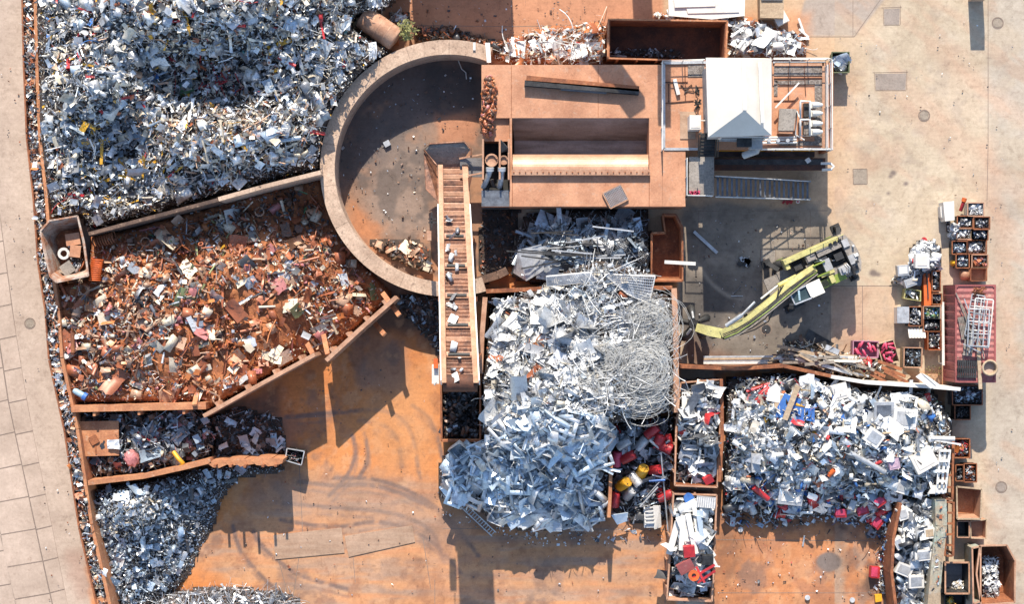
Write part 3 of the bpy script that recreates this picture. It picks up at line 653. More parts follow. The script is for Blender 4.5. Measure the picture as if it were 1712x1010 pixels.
for k, (a, hh) in enumerate(((362, 3.9), (388, 3.9), (413, 4.2), (442, 3.9), (462, 3.6))):
    mb = MB(); p = W(a, 778, 3.2); mb.box((p.x, p.y, hh / 2), (.16, .14, hh)); mb.build('post', 'rust', w)
wall('bay_wall', [(1127, 482), (1130, 560), (1131, 690)], 3.0, .34, 'rust_tan', 'straight rusty wall right of the aluminium heap', ribs=0)
wall('bay_wall', [(812, 487), (900, 483), (1010, 482), (1124, 481)], 2.6, .26, 'rust', 'rusty beam wall behind the bright aluminium heap')
wall('bay_wall', [(811, 497), (806, 560), (803, 625)], 2.6, .3, 'rust_tan', 'rusty wall between conveyor and the aluminium heap')
wall('bay_wall', [(1022, 772), (1020, 830), (1018, 866)], 3.2, .2, 'rust_orange', 'thin upright orange plate beside the coloured drums')
wall('bay_wall', [(1138, 613), (1230, 617), (1310, 612), (1440, 640)], 2.8, .22, 'rust', 'long rusty wall between the plank heap and mixed heap')
wall('bay_wall', [(1390, 630), (1450, 640), (1530, 645), (1606, 651)], 3.1, .22, 'white_paint', 'pale long beam along the crates above the mixed heap')
wall('bay_wall', [(1206, 634), (1208, 720), (1203, 806)], 2.6, .2, 'rust', 'rusty partition right of the upper open skip')
wall('bay_wall', [(1506, 842), (1494, 900), (1491, 960), (1500, 1030)], 2.6, .18, 'rust', 'thin rusty wall left of the white appliance bay')
wall('bay_wall', [(1573, 836), (1574, 880), (1566, 950), (1559, 1030)], 2.8, .72, 'teal', 'broad weathered wall right of the white appliance bay, green and tan')
# left boundary: two rusty beams with cross ribs, scrap caught between
LW = [(47, -20), (50, 110), (55, 230), (66, 330), (74, 440), (86, 520), (92, 600), (105, 660), (118, 720), (130, 800), (142, 880), (158, 950), (176, 1030)]
for k in range(0, len(LW) - 1, 2):
    pts = LW[k:k + 3]; rt = root_at('frame_wall', *pts[0], 0, ['uppermost', 'second from top', 'third from top, behind the open skip', 'fourth from top, beside the rusty heap', 'fifth from top, beside the dark bay', 'lowest, beside the blue scrap'][k // 2].split(',')[0] + ' stretch of rusty frame wall along slab road' + (', ' + ['uppermost', 's', 'behind the open skip', 'beside the rusty heap', 'beside the dark bay', 'beside the blue scrap'][k // 2] if k > 2 else ''), 'wall')
    for (a, b_) in zip(pts, pts[1:]):
        A, B = W(*a, 3.2), W(*b_, 3.2); d = (B - A).normalized(); nn = Vector((-d.y, d.x, 0))
        s_ = 1 if nn.x > 0 else -1
        for off, th, mm in ((.42, .10, 'rust_orange'), (-.40, .05, 'rust')):
            mb = MB(); A2 = A + nn * s_ * off; B2 = B + nn * s_ * off; tt = nn * th
            vs = [A2 - tt, B2 - tt, B2 + tt, A2 + tt]; lo = [Vector((v.x, v.y, 0)) for v in vs]
            mb.add(lo + vs, [(3, 2, 1, 0), (4, 5, 6, 7), (0, 1, 5, 4), (1, 2, 6, 5), (2, 3, 7, 6), (3, 0, 4, 7)]); mb.build('wall_beam', mm, rt)
        L = (B - A).length; n = max(2, int(L / 1.25)); rr = random.Random(k)
        for q in range(n):
            c = A + (B - A) * ((q + .3 + .4 * rr.random()) / n); rb = MB(); rb.box(c + Vector((0, 0, -.35)) - nn * s_ * .05, (.08 + .2 * (rr.random() > .6), .66, .5), math.atan2(d.y, d.x)); rb.build('rib', 'rust_orange' if rr.random() > .4 else 'rust', rt)
# round concrete wall
def ring():
    rt = root_at('round_wall', 750, 281, 0, 'big round concrete wall curving round the conveyor pit', 'wall')
    zc = 2.7; c = W(750, 281, zc); Ro = wl(215, zc); Ri = wl(190.5, zc); a0 = R(70); a1 = R(287); n = 11
    for k in range(n):
        s0 = a0 + (a1 - a0) * k / n + .0008; s1 = a0 + (a1 - a0) * (k + 1) / n - .0008; m_ = 8; mb = MB(); vs = []
        an = [s0 + (s1 - s0) * i / m_ for i in range(m_ + 1)]
        for z in (0, zc):
            for q in (Ro, Ri): vs += [(c.x + q * math.cos(a), c.y + q * math.sin(a), z) for a in an]
        m1 = m_ + 1; fs = []
        for i in range(m_):
            fs += [(2 * m1 + i, 2 * m1 + i + 1, 3 * m1 + i + 1, 3 * m1 + i), (i, i + 1, 2 * m1 + i + 1, 2 * m1 + i), (m1 + i + 1, m1 + i, 3 * m1 + i, 3 * m1 + i + 1)]
        fs += [(0, 2 * m1, 3 * m1, m1), (m_, m1 + m_, 3 * m1 + m_, 2 * m1 + m_)]
        mb.add(vs, fs); mb.build('wall_segment', 'wall_concrete', rt)
ring()
wall('curved_wall_stub', [(796, 470), (815, 465), (832, 460), (848, 452)], 1.3, .5, 'wall_dirty', 'short dirty concrete wall stub right of the conveyor')
# ================================================================== SHEAR PRESS
PZ = 3.2
def P3(px, py, z): return W(px, py, z)
def plate(mb, pts, z0, z1, mi=0): mb.prism(xy(pts, z1), z0, z1, mi)
def quad(mb, pts, mi=0, th=.03):
    """thick sheet through (px,py,z) corners"""
    v = [W(*p) for p in pts]; n = (v[1] - v[0]).cross(v[2] - v[0]).normalized() * th
    if n.z < 0: v = v[::-1]; n = -n
    k = len(v); mb.add([a - n for a in v] + v, [tuple(range(k - 1, -1, -1)), tuple(range(k, 2 * k))] + [(i, (i + 1) % k, k + (i + 1) % k, k + i) for i in range(k)], mi)
def press():
    rt = root_at('scrap_press', 970, 226, 0, 'large rusty scrap shear press with deep charging hopper', 'press')
    b = MB()
    plate(b, [(805, 108), (1107, 108), (1107, 197), (805, 197)], 0, PZ)
    plate(b, [(852, 197.2), (856, 197.2), (856, 345), (852, 345)], 0, PZ)
    plate(b, [(856.2, 292), (1085, 292), (1085, 345), (856.2, 345)], 0, PZ)
    plate(b, [(1085.2, 197.2), (1107, 197.2), (1107, 345), (1085.2, 345)], 0, PZ)
    b.build('body', 'rust_pink', rt)
    h = MB()
    quad(h, [(856, 197, PZ - .02), (1085, 197, PZ - .02), (1081, 235, 1.1), (860, 235, 1.1)]); quad(h, [(860, 234, 1.1), (1081, 234, 1.1), (1081, 266, .9), (860, 266, .9)])
    h.build('hopper_slope', 'steel_grey', rt)
    l = MB(); k = 9
    for i in range(k):
        t0, t1 = i / k, (i + 1) / k
        f = lambda t: (283 - 25 * math.sin(t * math.pi / 2) , PZ + .35 - .9 * (1 - math.cos(t * math.pi / 2)))
        (y0, z0), (y1, z1) = f(t0), f(t1)
        quad(l, [(857, y1, z1), (1084, y1, z1), (1084, y0, z0), (857, y0, z0)], th=.02)
    quad(l, [(857, 258, PZ - .55), (1084, 258, PZ - .55), (1084, 262, .8), (857, 262, .8)], th=.02)
    l.build('rounded_lid', 'rust_bright', rt)
    e = MB(); quad(e, [(855, 283, PZ + .352), (1087, 283, PZ + .352), (1087, 292.5, PZ + .33), (855, 292.5, PZ + .33)]); quad(e, [(855, 292.6, PZ + .33), (1087, 292.6, PZ + .33), (1087, 293.5, PZ), (855, 293.5, PZ)]); e.build('lid_flange', 'rust_tan', rt)
    for k in range(24): a = MB(); p = W(859 + k * 9.8, 288, PZ + .35); a.tube([p, p + Vector((0, 0, .04))], .05, 6); a.build('bolt', 'rust', rt)
    a = MB(); plate(a, [(1107.3, 250), (1146, 250), (1146, 345), (1107.3, 345)], 0, PZ - .01); a.build('side_deck', 'rust_pink', rt)
    s = MB(); plate(s, [(805, 318), (851.6, 318), (851.6, 345), (805, 345)], 0, PZ - .25); s.build('front_box', 'steel_blue', rt)
    s = MB(); plate(s, [(807, 197.4), (851.6, 197.4), (851.6, 236), (807, 236)], 0, PZ - .3); s.build('head_plate', 'rust_pink', rt)
    s = MB(); plate(s, [(807, 237), (851.6, 237), (851.6, 317.6), (807, 317.6)], 0, 1.3); s.build('pit_floor', 'black', rt)
    for x0 in (806, 834, 849): s = MB(); plate(s, [(x0, 232), (x0 + 3, 232), (x0 + 3, 300), (x0, 300)], 1.3, PZ + .5); s.build('guide_plate', 'rust_tan', rt)
    s = MB(); quad(s, [(837, 234, PZ + .7), (849, 247, PZ + .7), (849, 252, PZ + .4), (837, 256, PZ + .4)], th=.04); s.build('head_cover', 'steel_dark', rt)
    for x0, x1, rr in ((822, 811, 11), (842, 838, 8)):
        g = MB(); c = W(x0, 268, PZ); r_ = wl(rr, PZ)
        g.tube([c - Vector((0, 0, .1)), c + Vector((0, 0, .25))], r_, 16, smooth=False)
        for q in range(9):
            an = R(20 + q * 17.5); g.box(c + Vector((math.cos(an) * r_ * .8, math.sin(an) * r_ * .8, .32)), (.09, .09, .14), an)
        g.build('crank_disc', 'rust_tan', rt)
        g = MB(); g.tube([W(x0 - 3, 284, PZ + .3), W((x0 + x1) / 2 - 2, 299, PZ + .1), W(x1 - 3, 313, PZ - .5)], [.2, .16, .17], 12); g.tube([W(x0 - 3, 280, PZ + .35), W(x0 - 3, 286, PZ + .3)], .26, 12); g.build('hydraulic_ram', 'galv', rt)
    g = MB(); g.tube([W(822, 300, 2), W(825, 311, 1.9), W(832, 313, 1.8), W(835, 306, 1.9)], .12, 8); g.build('hose', 'steel_grey', rt)
    # weld seams of the top plates and the front edge
    for p, q in (((857, 294, PZ + .002), (857, 345, PZ + .002)), ((1085.5, 294, PZ + .002), (1085.5, 345, PZ + .002)), ((855, 110, PZ + .002), (855, 196, PZ + .002)), ((1000, 110, PZ + .002), (1000, 196, PZ + .002))): g = MB(); g.bar(W(*p), W(*q), .03, .012); g.build('weld_seam', 'rust', rt)
    g = MB(); g.bar(W(805, 345.8, PZ - .1), W(1146, 345.8, PZ - .1), .05, .24); g.build('front_edge', 'rust_dark', rt)
press()
for p, q, w_, lab, m_ in (((880, 131), (1068, 149), .34, 'long rusty I-beam on top of the scrap press, upper one', 'rust'), ((877, 139), (1068, 154), .34, 'long dark I-beam on top of the press, lower one', 'steel_dark'), ((938, 147), (1014, 153), .28, 'short grey I-beam in front of two long beams', 'steel_grey')):
    g = MB(); g.ibeam(W(*p, PZ + .25), W(*q, PZ + .25), w_, .46 if w_ > .3 else .3); o = g.build('i_beam', m_); tag(o, lab, 'steel beam')
g = MB(); c = W(1029, 328, PZ + .12); M_ = Matrix.Rotation(R(27), 3, 'Z'); ww, hh = wl(34, PZ), wl(29, PZ)
gr = empty('floor_grating', c, 0, 'small tilted square floor grating lying on the press front', 'grating')
for sx, sy, lx, ly in ((0, 1, ww, .07), (0, -1, ww, .07), (1, 0, .07, hh - .08), (-1, 0, .07, hh - .08)): g.box(c + M_ @ Vector((sx * ww / 2, sy * hh / 2, 0)), (lx, ly, .1), R(27))
g.build('frame', 'rust_tan', gr); g = MB()
for i in range(12): g.box(c + M_ @ Vector(((i / 11 - .5) * (ww - .2), 0, 0)), (.025, hh - .08, .06), R(27))
for i in range(9): g.box(c + M_ @ Vector((0, (i / 8 - .5) * (hh - .2), .02)), (ww - .08, .02, .03), R(27))
g.build('grid', 'galv', gr)
g = MB(); plate(g, [(769, 264), (806, 264), (806, 296), (769, 296)], 1.9, 2.0); ch = root_at('transfer_chute', 788, 280, 1.9, 'grey steel transfer chute between press and conveyor', 'chute'); g.build('chute_plate', 'steel_grey', ch)
for a, b_ in (((768, 265), (806, 258)), ((769, 296), (806, 289))): g = MB(); g.bar(W(*a, 2.4), W(*b_, 2.6), .1, .14); g.build('edge_bar', 'rust_tan', ch)
for a in ((774, 270), (774, 292)): g = MB(); p = W(*a, 1.9); g.box((p.x, p.y, .95), (.14, .14, 1.9)); g.build('leg', 'rust', ch)

# ================================================================== CONVEYOR
def conveyor():
    rt = root_at('apron_conveyor', 765, 450, 0, 'rusty inclined apron conveyor rising out of the pit', 'conveyor')
    zf = lambda y: 1.6 + (y - 275) / (640 - 275) * 8.9
    xl = lambda y: 733 + (y - 275) / 365 * 6; xr = lambda y: 781 + (y - 275) / 365 * 19
    ys = [275 + i * 365 / 12 for i in range(13)]
    g = MB()
    for y0, y1 in zip(ys, ys[1:]): quad(g, [(xl(y0) + 8, y0, zf(y0)), (xr(y0) - 8, y0, zf(y0)), (xr(y1) - 8, y1, zf(y1)), (xl(y1) + 8, y1, zf(y1))], th=.06)
    g.build('belt_bed', 'belt', rt)
    for f0, w_ in ((lambda y: xl(y) + 3, 7), (lambda y: xr(y) - 4, 9)):
        g = MB()
        for y0, y1 in zip(ys, ys[1:]):
            quad(g, [(f0(y0) - w_ / 2, y0, zf(y0) + .5), (f0(y0) + w_ / 2, y0, zf(y0) + .5), (f0(y1) + w_ / 2, y1, zf(y1) + .5), (f0(y1) - w_ / 2, y1, zf(y1) + .5)], th=.05)
            for s_ in (-1, 1): quad(g, [(f0(y0) + s_ * w_ / 2, y0, zf(y0) + .45), (f0(y1) + s_ * w_ / 2, y1, zf(y1) + .45), (f0(y1) + s_ * w_ / 2, y1, zf(y1) - .7), (f0(y0) + s_ * w_ / 2, y0, zf(y0) - .7)], th=.03)
        g.build('side_girder', 'rust_tan', rt)
    for f0 in (lambda y: xl(y) - 1.6, lambda y: xr(y) + 1.4):
        g = MB(); g.bar(W(f0(345), 345, zf(345) + .4), W(f0(640), 640, zf(640) + .4), .07, .5); g.build('edge_strip', 'white_paint', rt)
    y = 277.0; k = 0; r_ = random.Random(3)
    while y < 638:
        big = (k % 8 == 7); a = xl(y) + 8; b_ = xr(y) - 9; z = zf(y)
        if big and y > 345:
            g = MB(); g.tube([W(a + 3, y + 2, z + .13), W(b_ - 3, y + 2, z + .13)], .13, 8); g.build('cleat', 'black', rt)
            g = MB(); g.bar(W(a, y + 5.6, z + .22), W(b_, y + 5.6, z + .22), .07, .2); g.build('slat', 'rust_tan', rt)
        else:
            g = MB(); g.bar(W(a, y, z + .05), W(b_, y, z + .05), .195 + .07 * (y < 340), .035 + .16 * (y < 340)); g.build('slat', ['belt', 'belt', 'belt', 'belt', 'rust_tan'][r_.randrange(5)], rt)
        y += 6.2 if y > 340 else 9.5; k += 1
    g = MB()
    hp = [(709, 251), (719, 240), (776, 237), (787, 249), (787, 260), (769, 265), (769, 275), (731, 277)]
    quad(g, [(709, 251, 2.6), (719, 240, 2.7), (776, 237, 2.7), (787, 249, 2.6), (769, 275, 1.75), (731, 277, 1.75)], th=.03); g.build('feed_hopper', 'deck_grey', rt)
    g = MB(); rim = [W(a, b_, 2.75) for a, b_ in ((731, 277), (709, 251), (719, 240), (776, 237), (787, 249), (787, 260))]; g.tube(rim, .06, 6); g.build('hopper_rim', 'belt', rt)
    g = MB(); quad(g, [(709, 254, 2.6), (731, 278, 1.8), (733, 338, 3.2), (712, 316, 3.0)], th=.03); g.build('skirt_plate', 'belt', rt)
    g = MB(); quad(g, [(772, 300, 2.2), (789, 294, 2.9), (779, 340, 3.4)], th=.03); g.build('skirt_plate', 'rust_dark', rt)
    for y0 in (400, 500, 600):
        for f0 in (xl, xr):
            g = MB(); p = W(f0(y0), y0, zf(y0) - .7); g.box((p.x, p.y, p.z / 2), (.3, .3, p.z)); g.build('support_leg', 'rust', rt)
        a, b_ = W(xl(y0), y0, zf(y0) - .8), W(xr(y0), y0, zf(y0) - .8); g = MB(); g.bar(a, b_, .25, .3); g.build('cross_beam', 'rust', rt)
    g = MB(); g.tube([W(xl(641) + 2, 641, zf(640) - .3), W(xr(641) - 2, 641, zf(640) - .3)], .5, 14); g.build('head_drum', 'rust_dark', rt)
    g = MB(); plate(g, [(722, 610), (734, 610), (734, 642), (722, 642)], 9.0, 9.7); g.build('motor_box', 'white_paint', rt); g = MB(); plate(g, [(725, 600), (732, 600), (732, 616), (725, 616)], 9.72, 10.0); g.build('gear_cover', 'orange', rt)
    for y0 in (404,): g = MB(); plate(g, [(714, 386), (721, 386), (721, 402), (714, 402)], 4.4, 5.4); g.build('junction_box', 'rust_tan', rt)
    g = MB(); 
    for a, b_ in (((722, 355), (722, 384)), ((716, 366), (730, 366)), ((716, 372), (730, 372))): g.bar(W(*a, 4.2), W(*b_, 4.2), .07, .07)
    g.build('bracket', 'steel_dark', rt)
    g = MB(); p = W(738, 640, 10); g.box((p.x - .3, p.y, 11.2), (.06, .06, 2.6)); g.build('rail_post', 'galv', rt)
    r2 = np.random.default_rng(8)
    for i in range(22):
        y0 = [375, 440, 495, 545, 400, 620, 590, 460][i % 8] + r2.uniform(-20, 22); x0 = xl(y0) + 14 + r2.beta(1.2, 2) * 30; kd = ['flat', 'sheet', 'block'][int(r2.integers(3))]
        tv, tf = TPL[kd][int(r2.integers(len(TPL[kd])))]; Rm = rots(r2, 1, np.array([[0, .5, 1.]]), .5)[0]; sz = r2.uniform(.2, .62); c = C[['pale', 'white', 'silver', 'grey', 'pale'][i % 5]]
        o = np_mesh('scrap_sheet', (Rm @ tv.T).T * sz, [tf], ['scrap'], np.tile([*c[1], c[2]], (len(tf), 1))); o.location = W(x0, y0, zf(y0) + .32)
        tag(o, f"{c[0]} scrap offcut riding on the {'upper' if y0 < 430 else 'middle' if y0 < 540 else 'raised end'} {'part ' if y0 < 540 else ''}of the conveyor", 'scrap offcut', 'scrap offcuts riding on the conveyor')
conveyor()

# ================================================================== open containers
def tub(name, label, cat, pts, zt, m, zb=0.0, floor=.2, t=.07, taper=1.0, rim=None, inner=None, group=None, posts=0):
    """open container whose top outline is the pixel polygon pts at height zt"""
    cx = sum(p[0] for p in pts) / len(pts); cy = sum(p[1] for p in pts) / len(pts)
    c = W(cx, cy, zt); rt = empty(name, (c.x, c.y, zb), 0, label, cat, group)
    out = [W(a, b, zt) for a, b in pts]
    if sum(a.x * b.y - b.x * a.y for a, b in zip(out, out[1:] + out[:1])) < 0: out = out[::-1]
    c = Vector((c.x, c.y, zt)); n = len(out)
    ins = [c + (p - c) * (1 - t * 1.3 / max((p - c).length, .3)) for p in out]
    lo = lambda p, z: Vector((c.x + (p.x - c.x) * taper, c.y + (p.y - c.y) * taper, z))
    for i in range(n):
        j = (i + 1) % n; mb = MB()
        vs = [lo(out[i], zb), lo(out[j], zb), lo(ins[j], zb), lo(ins[i], zb), out[i], out[j], ins[j], ins[i]]
        mb.add(vs, [(3, 2, 1, 0), (4, 5, 6, 7), (0, 1, 5, 4), (1, 2, 6, 5), (2, 3, 7, 6), (3, 0, 4, 7)])
        mb.build('side_panel', m, rt)
        if posts:
            L = (out[j] - out[i]).length; k = int(L / posts)
            for q in range(k):
                p = out[i] + (out[j] - out[i]) * ((q + .5) / k); d = (out[j] - out[i]).normalized(); nn = Vector((d.y, -d.x, 0)); rb = MB(); p2 = p + nn * .06
                rb.box((p2.x, p2.y, (zb + zt) / 2), (.12, .1, zt - zb - .12), math.atan2(d.y, d.x)); rb.build('rib', rim or m, rt)
    mb = MB(); mb.prism([tuple(lo(p, 0)[:2]) for p in ins], zb + .01, zb + floor); mb.build('floor_panel', inner or m, rt)
    if rim:
        mb = MB(); q = [p + Vector((0, 0, .04)) for p in out]
        for i in range(n): mb.bar(q[i], q[(i + 1) % n], .06 if zt - zb < 1.3 else .1, .07)
        mb.build('rim', rim, rt)
    return rt
def rect(px, py, w, h, rz=0.0):
    c, s_ = math.cos(rz), math.sin(rz); return [(px + x * c - y * s_, py + x * s_ + y * c) for x, y in ((-w / 2, -h / 2), (w / 2, -h / 2), (w / 2, h / 2), (-w / 2, h / 2))]
BITS = 0
def fill(pts, z, label, pal, n=60, size=.28, kinds=None, dome=.15, seed=None, name='metal_bits'):
    """loose small parts lying in a container"""
    global BITS; BITS += 1
    p = Pile('', pts, [(a, b_, z) for a, b_ in pts] + [(sum(a for a, _ in pts) / len(pts), sum(b_ for _, b_ in pts) / len(pts), z + dome)], seed or 400 + BITS, lump=.08, lcell=12, soft=.01)
    return p.heap(name, label, n, (size, .35, size * 2.4), kinds or {'sheet': 2, 'block': 2, 'pipe': 1, 'strip': 2, 'ring': 1}, pal, jit=.08, step=5, sub=.05)
SKIP = tub('open_container', 'long open-top rusty container beside the scrap press, almost empty', 'container', [(1017, 32), (1216, 35), (1213, 103), (1016, 97)], 2.6, 'rust', t=.1, rim='rust_orange', inner='rust_dark', posts=1.1)
fill([(1024, 80), (1140, 84), (1140, 97), (1024, 92)], .3, 'dark metal bits on the container floor', {'dark': 4, 'grey': 2, 'pale': 1}, 90, .3)
tub('hexagonal_skip', 'battered open skip with cut corners on the left wall', 'skip', [(68, 386), (83, 369), (130, 361), (141, 405), (148, 461), (95, 472), (84, 462), (72, 410)], 4.4, 'skip_white', zb=2.4, floor=.12, t=.09, taper=.72, rim='skip_white', inner='rust')
fill([(112, 400), (134, 395), (140, 455), (112, 460)], 3.1, 'pale metal bits inside the battered skip', {'pale': 3, 'white': 2, 'rust': 1}, 60, .3)
tub('open_container', 'rusty container under the conveyor end, full of dark lumps', 'container', [(737, 641), (803, 641), (803, 738), (738, 738)], 2.3, 'rust_orange', t=.09, rim='rust')
fill([(742, 645), (799, 645), (799, 733), (742, 733)], 1.5, 'dark lumpy scrap chunks filling the container under the conveyor', {'dark': 5, 'black': 4, 'brown': 2, 'bluegrey': .7}, 330, .42, {'block': 6, 'sheet': 2, 'casing': 2}, .3)
tub('rusty_skip', 'small rusty skip with a rounded end below the press', 'skip', [(1089, 390), (1112, 388), (1108, 358), (1130, 358), (1141, 380), (1141, 470), (1089, 470)], 1.7, 'rust_orange', t=.08, taper=.95, rim='rust', inner='rust')
tub('open_skip', 'upper long open skip right of the aluminium heap, loaded', 'skip', [(1138, 640), (1207, 634), (1203, 740), (1199, 815), (1128, 812), (1130, 720)], 2.3, 'rust', t=.08, rim='rust_tan', posts=1.4)
tub('open_skip', 'lower long open skip of white sections beside the orange floor', 'skip', [(1126, 826), (1198, 828), (1194, 940), (1190, 1006), (1115, 1003), (1120, 920)], 2.3, 'rust_tan', t=.08, rim='rust_tan', posts=1.4)
tub('rusty_skip', 'tapered red skip of white shavings at lower right corner', 'skip', [(1638, 913), (1683, 912), (1697, 938), (1696, 1008), (1640, 1012), (1632, 960)], 1.9, 'rust', t=.07, taper=.86, rim='rust_tan', inner='rust')
fill([(1642, 930), (1668, 930), (1672, 1004), (1644, 1006)], .7, 'white metal shavings in the tapered red skip', {'white': 5, 'pale': 3}, 420, .22, {'strip': 5, 'sheet': 3}, .5)
w_ = tub('scrap_bin', 'teal end bin standing beside the tapered red skip', 'bin', [(1625, 917), (1639, 914), (1639, 1006), (1627, 1010)], 1.9, 'teal', t=.06, rim='rust_tan')
tub('scrap_bin', 'rusty empty box bin with an orange inside at right', 'bin', [(1599, 814), (1641, 818), (1639, 868), (1600, 868)], 1.3, 'rust_tan', t=.06, taper=.85, rim='wood', inner='rust_orange')
tub('scrap_bin', 'shallow tan tray bin under the rusty box bin', 'bin', [(1622, 872), (1649, 869), (1648, 901), (1623, 900)], .9, 'rust_tan', t=.05, rim='wood', inner='plate_tan')
tub('scrap_bin', 'dark box bin behind the shallow tan tray', 'bin', [(1600, 872), (1620, 872), (1620, 899), (1600, 899)], 1.0, 'steel_dark', t=.05, rim='rust_tan')
tub('scrap_bin', 'dark grey bin of pale rubble left of the tapered skip', 'bin', rect(1600, 967, 40, 52), 1.3, 'steel_dark', t=.06, taper=.85, rim='rust_tan', inner='steel_grey')
fill([(1590, 972), (1614, 972), (1614, 988), (1590, 988)], .35, 'pale rubble heap in the dark grey bin', {'cream': 4, 'pale': 3}, 70, .2, {'block': 3, 'sheet': 2}, .2)
tub('scrap_bin', 'small black tub with yellow pieces at the lower edge', 'bin', rect(1597, 1005, 36, 18), .9, 'black', t=.05)
fill([(1583, 998), (1596, 998), (1596, 1012), (1583, 1012)], .6, 'yellow and green scrap in the small black tub', {'yellow': 5, 'olive': 2}, 26, .28)
t = tub('wheelie_bin', 'open green wheeled bin beside the platform railing', 'bin', rect(1405, 104, 29, 34), 1.3, 'bin_green', zb=.12, t=.05, taper=.86, rim='olive' if 'olive' in MATS else 'bin_green')
for a, b_ in ((1394, 92), (1416, 92), (1394, 116), (1416, 116)): g = MB(); p = W(a, b_, .1); g.tube([(p.x - .05, p.y, .1), (p.x + .05, p.y, .1)], .1, 10); g.build('wheel', 'rubber', t)
fill([(1395, 92), (1416, 92), (1416, 117), (1395, 117)], .95, 'grey and white rubbish in the green wheeled bin', {'white': 3, 'bluegrey': 4, 'sky': 1}, 34, .5, {'sheet': 3, 'strip': 3, 'flat': 2})

# crates at the right: (centre, size, rot, top z, material, fill palette, label)
CR = [
 (1631, 350, 27, 22, 0, .9, 'galv', {'white': 4, 'pale': 3}, 'topmost right crate of white metal parts beside the orange bollard'),
 (1641, 373, 27, 21, 0, .9, 'rust_tan', {'grey': 2, 'dark': 2}, 'rusty crate with a cream lip, second in the upper right stack'),
 (1613, 371, 26, 20, 0, .8, 'steel_dark', {'white': 3, 'silver': 3, 'dark': 2}, 'dark crate of silver parts beside the rusty lipped crate'),
 (1638, 392, 27, 19, 0, .8, 'steel_dark', {'grey': 3, 'dark': 3, 'silver': 2}, 'dark crate of grey castings below the rusty lipped crate'),
 (1612, 391, 25, 18, 0, .8, 'wood', {'silver': 3, 'white': 3}, 'wooden crate of shiny castings beside the grey castings crate'),
 (1633, 413, 32, 23, 0, .8, 'rust_tan', {'silver': 3, 'pale': 3, 'dark': 1}, 'tan crate brimming with silver turnings in the upper right stack'),
 (1604, 414, 25, 22, 0, .8, 'steel_dark', {'bluegrey': 3, 'grey': 3}, 'dark crate of blue-grey motors with a hoop on top'),
 (1638, 437, 27, 22, 0, .8, 'wood', {'rust': 3, 'pinkred': 3, 'grey': 2}, 'crate of reddish copper-coloured wires in the upper right stack'),
 (1609, 436, 22, 24, 0, .8, 'steel_dark', {'bluegrey': 3, 'silver': 2, 'dark': 2}, 'dark crate of motors beside the yellow lamp'),
 (1636, 459, 27, 21, 0, .8, 'rust_tan', None, 'empty dark crate at the lower end of upper right stack'),
 (1565, 470, 14, 34, 0, 1.0, 'rust', {'dark': 4, 'grey': 2}, 'narrow crate of dark castings left of the red container top'),
 (1566, 500, 16, 18, 0, 1.0, 'rust', {'grey': 3, 'dark': 3}, 'narrow crate of grey castings below the narrow dark one'),
 (1530, 529, 22, 32, 0, 1.0, 'steel_dark', {'grey': 3, 'white': 2, 'black': 3}, 'open crate of black and white valves beside white box'),
 (1558, 523, 29, 22, 0, 1.0, 'galv', {'olive': 2, 'green': 1, 'grey': 2, 'blue': 1}, 'pale crate holding green and blue cylinders'),
 (1558, 544, 29, 20, 0, 1.0, 'steel_dark', {'dark': 4, 'grey': 2, 'red': .4}, 'black crate of small dark fittings left of the red container'),
 (1562, 570, 22, 31, 0, 1.0, 'orange', {'grey': 2, 'black': 3, 'white': 2}, 'orange framed crate of black and white parts'),
 (1526, 598, 30, 33, .02, 1.1, 'wood', {'dark': 4, 'black': 2, 'bluegrey': 2}, 'wooden crate of round dark castings near the pale beam'),
 (1617, 661, 50, 33, 0, 1.2, 'steel_blue', {'dark': 3, 'bluegrey': 3, 'pale': 1}, 'long blue-black crate of profiles under the red container end'),
 (1609, 690, 26, 24, 0, 1.0, 'black', {'black': 3, 'dark': 4}, 'black crate of wheel rims below the long blue-black crate'),
 (1608, 750, 26, 32, 0, 1.0, 'rust', {'red': 2, 'orange': 2, 'grey': 3}, 'crate of red-brown brake discs on the shaded strip'),
 (1622, 791, 21, 31, 0, 1.0, 'rust_dark', {'grey': 2, 'rust': 3}, 'dark crate with one big silver disc beside the brake discs'),
 (1604, 791, 13, 27, 0, .9, 'steel_dark', {'dark': 3, 'grey': 1}, 'narrow dark crate left of the silver disc crate'),
]
for px, py, w_, h_, rz, zt, m_, pal, lab in CR:
    tub('metal_crate' if m_ != 'wood' else 'wooden_crate', lab, 'crate', rect(px, py, w_, h_, rz), zt, m_, zb=.08, t=.04, rim='rust' if m_ not in ('galv', 'wood') else 'rust_tan')
    if pal: fill(rect(px, py, w_ - 5, h_ - 5, rz), zt - .22, 'small metal parts filling the ' + ' '.join(lab.split()[:7]), pal, int(w_ * h_ / 9), .26, {'block': 3, 'pipe': 2, 'ring': 3, 'sheet': 2, 'can': 2}, .1)
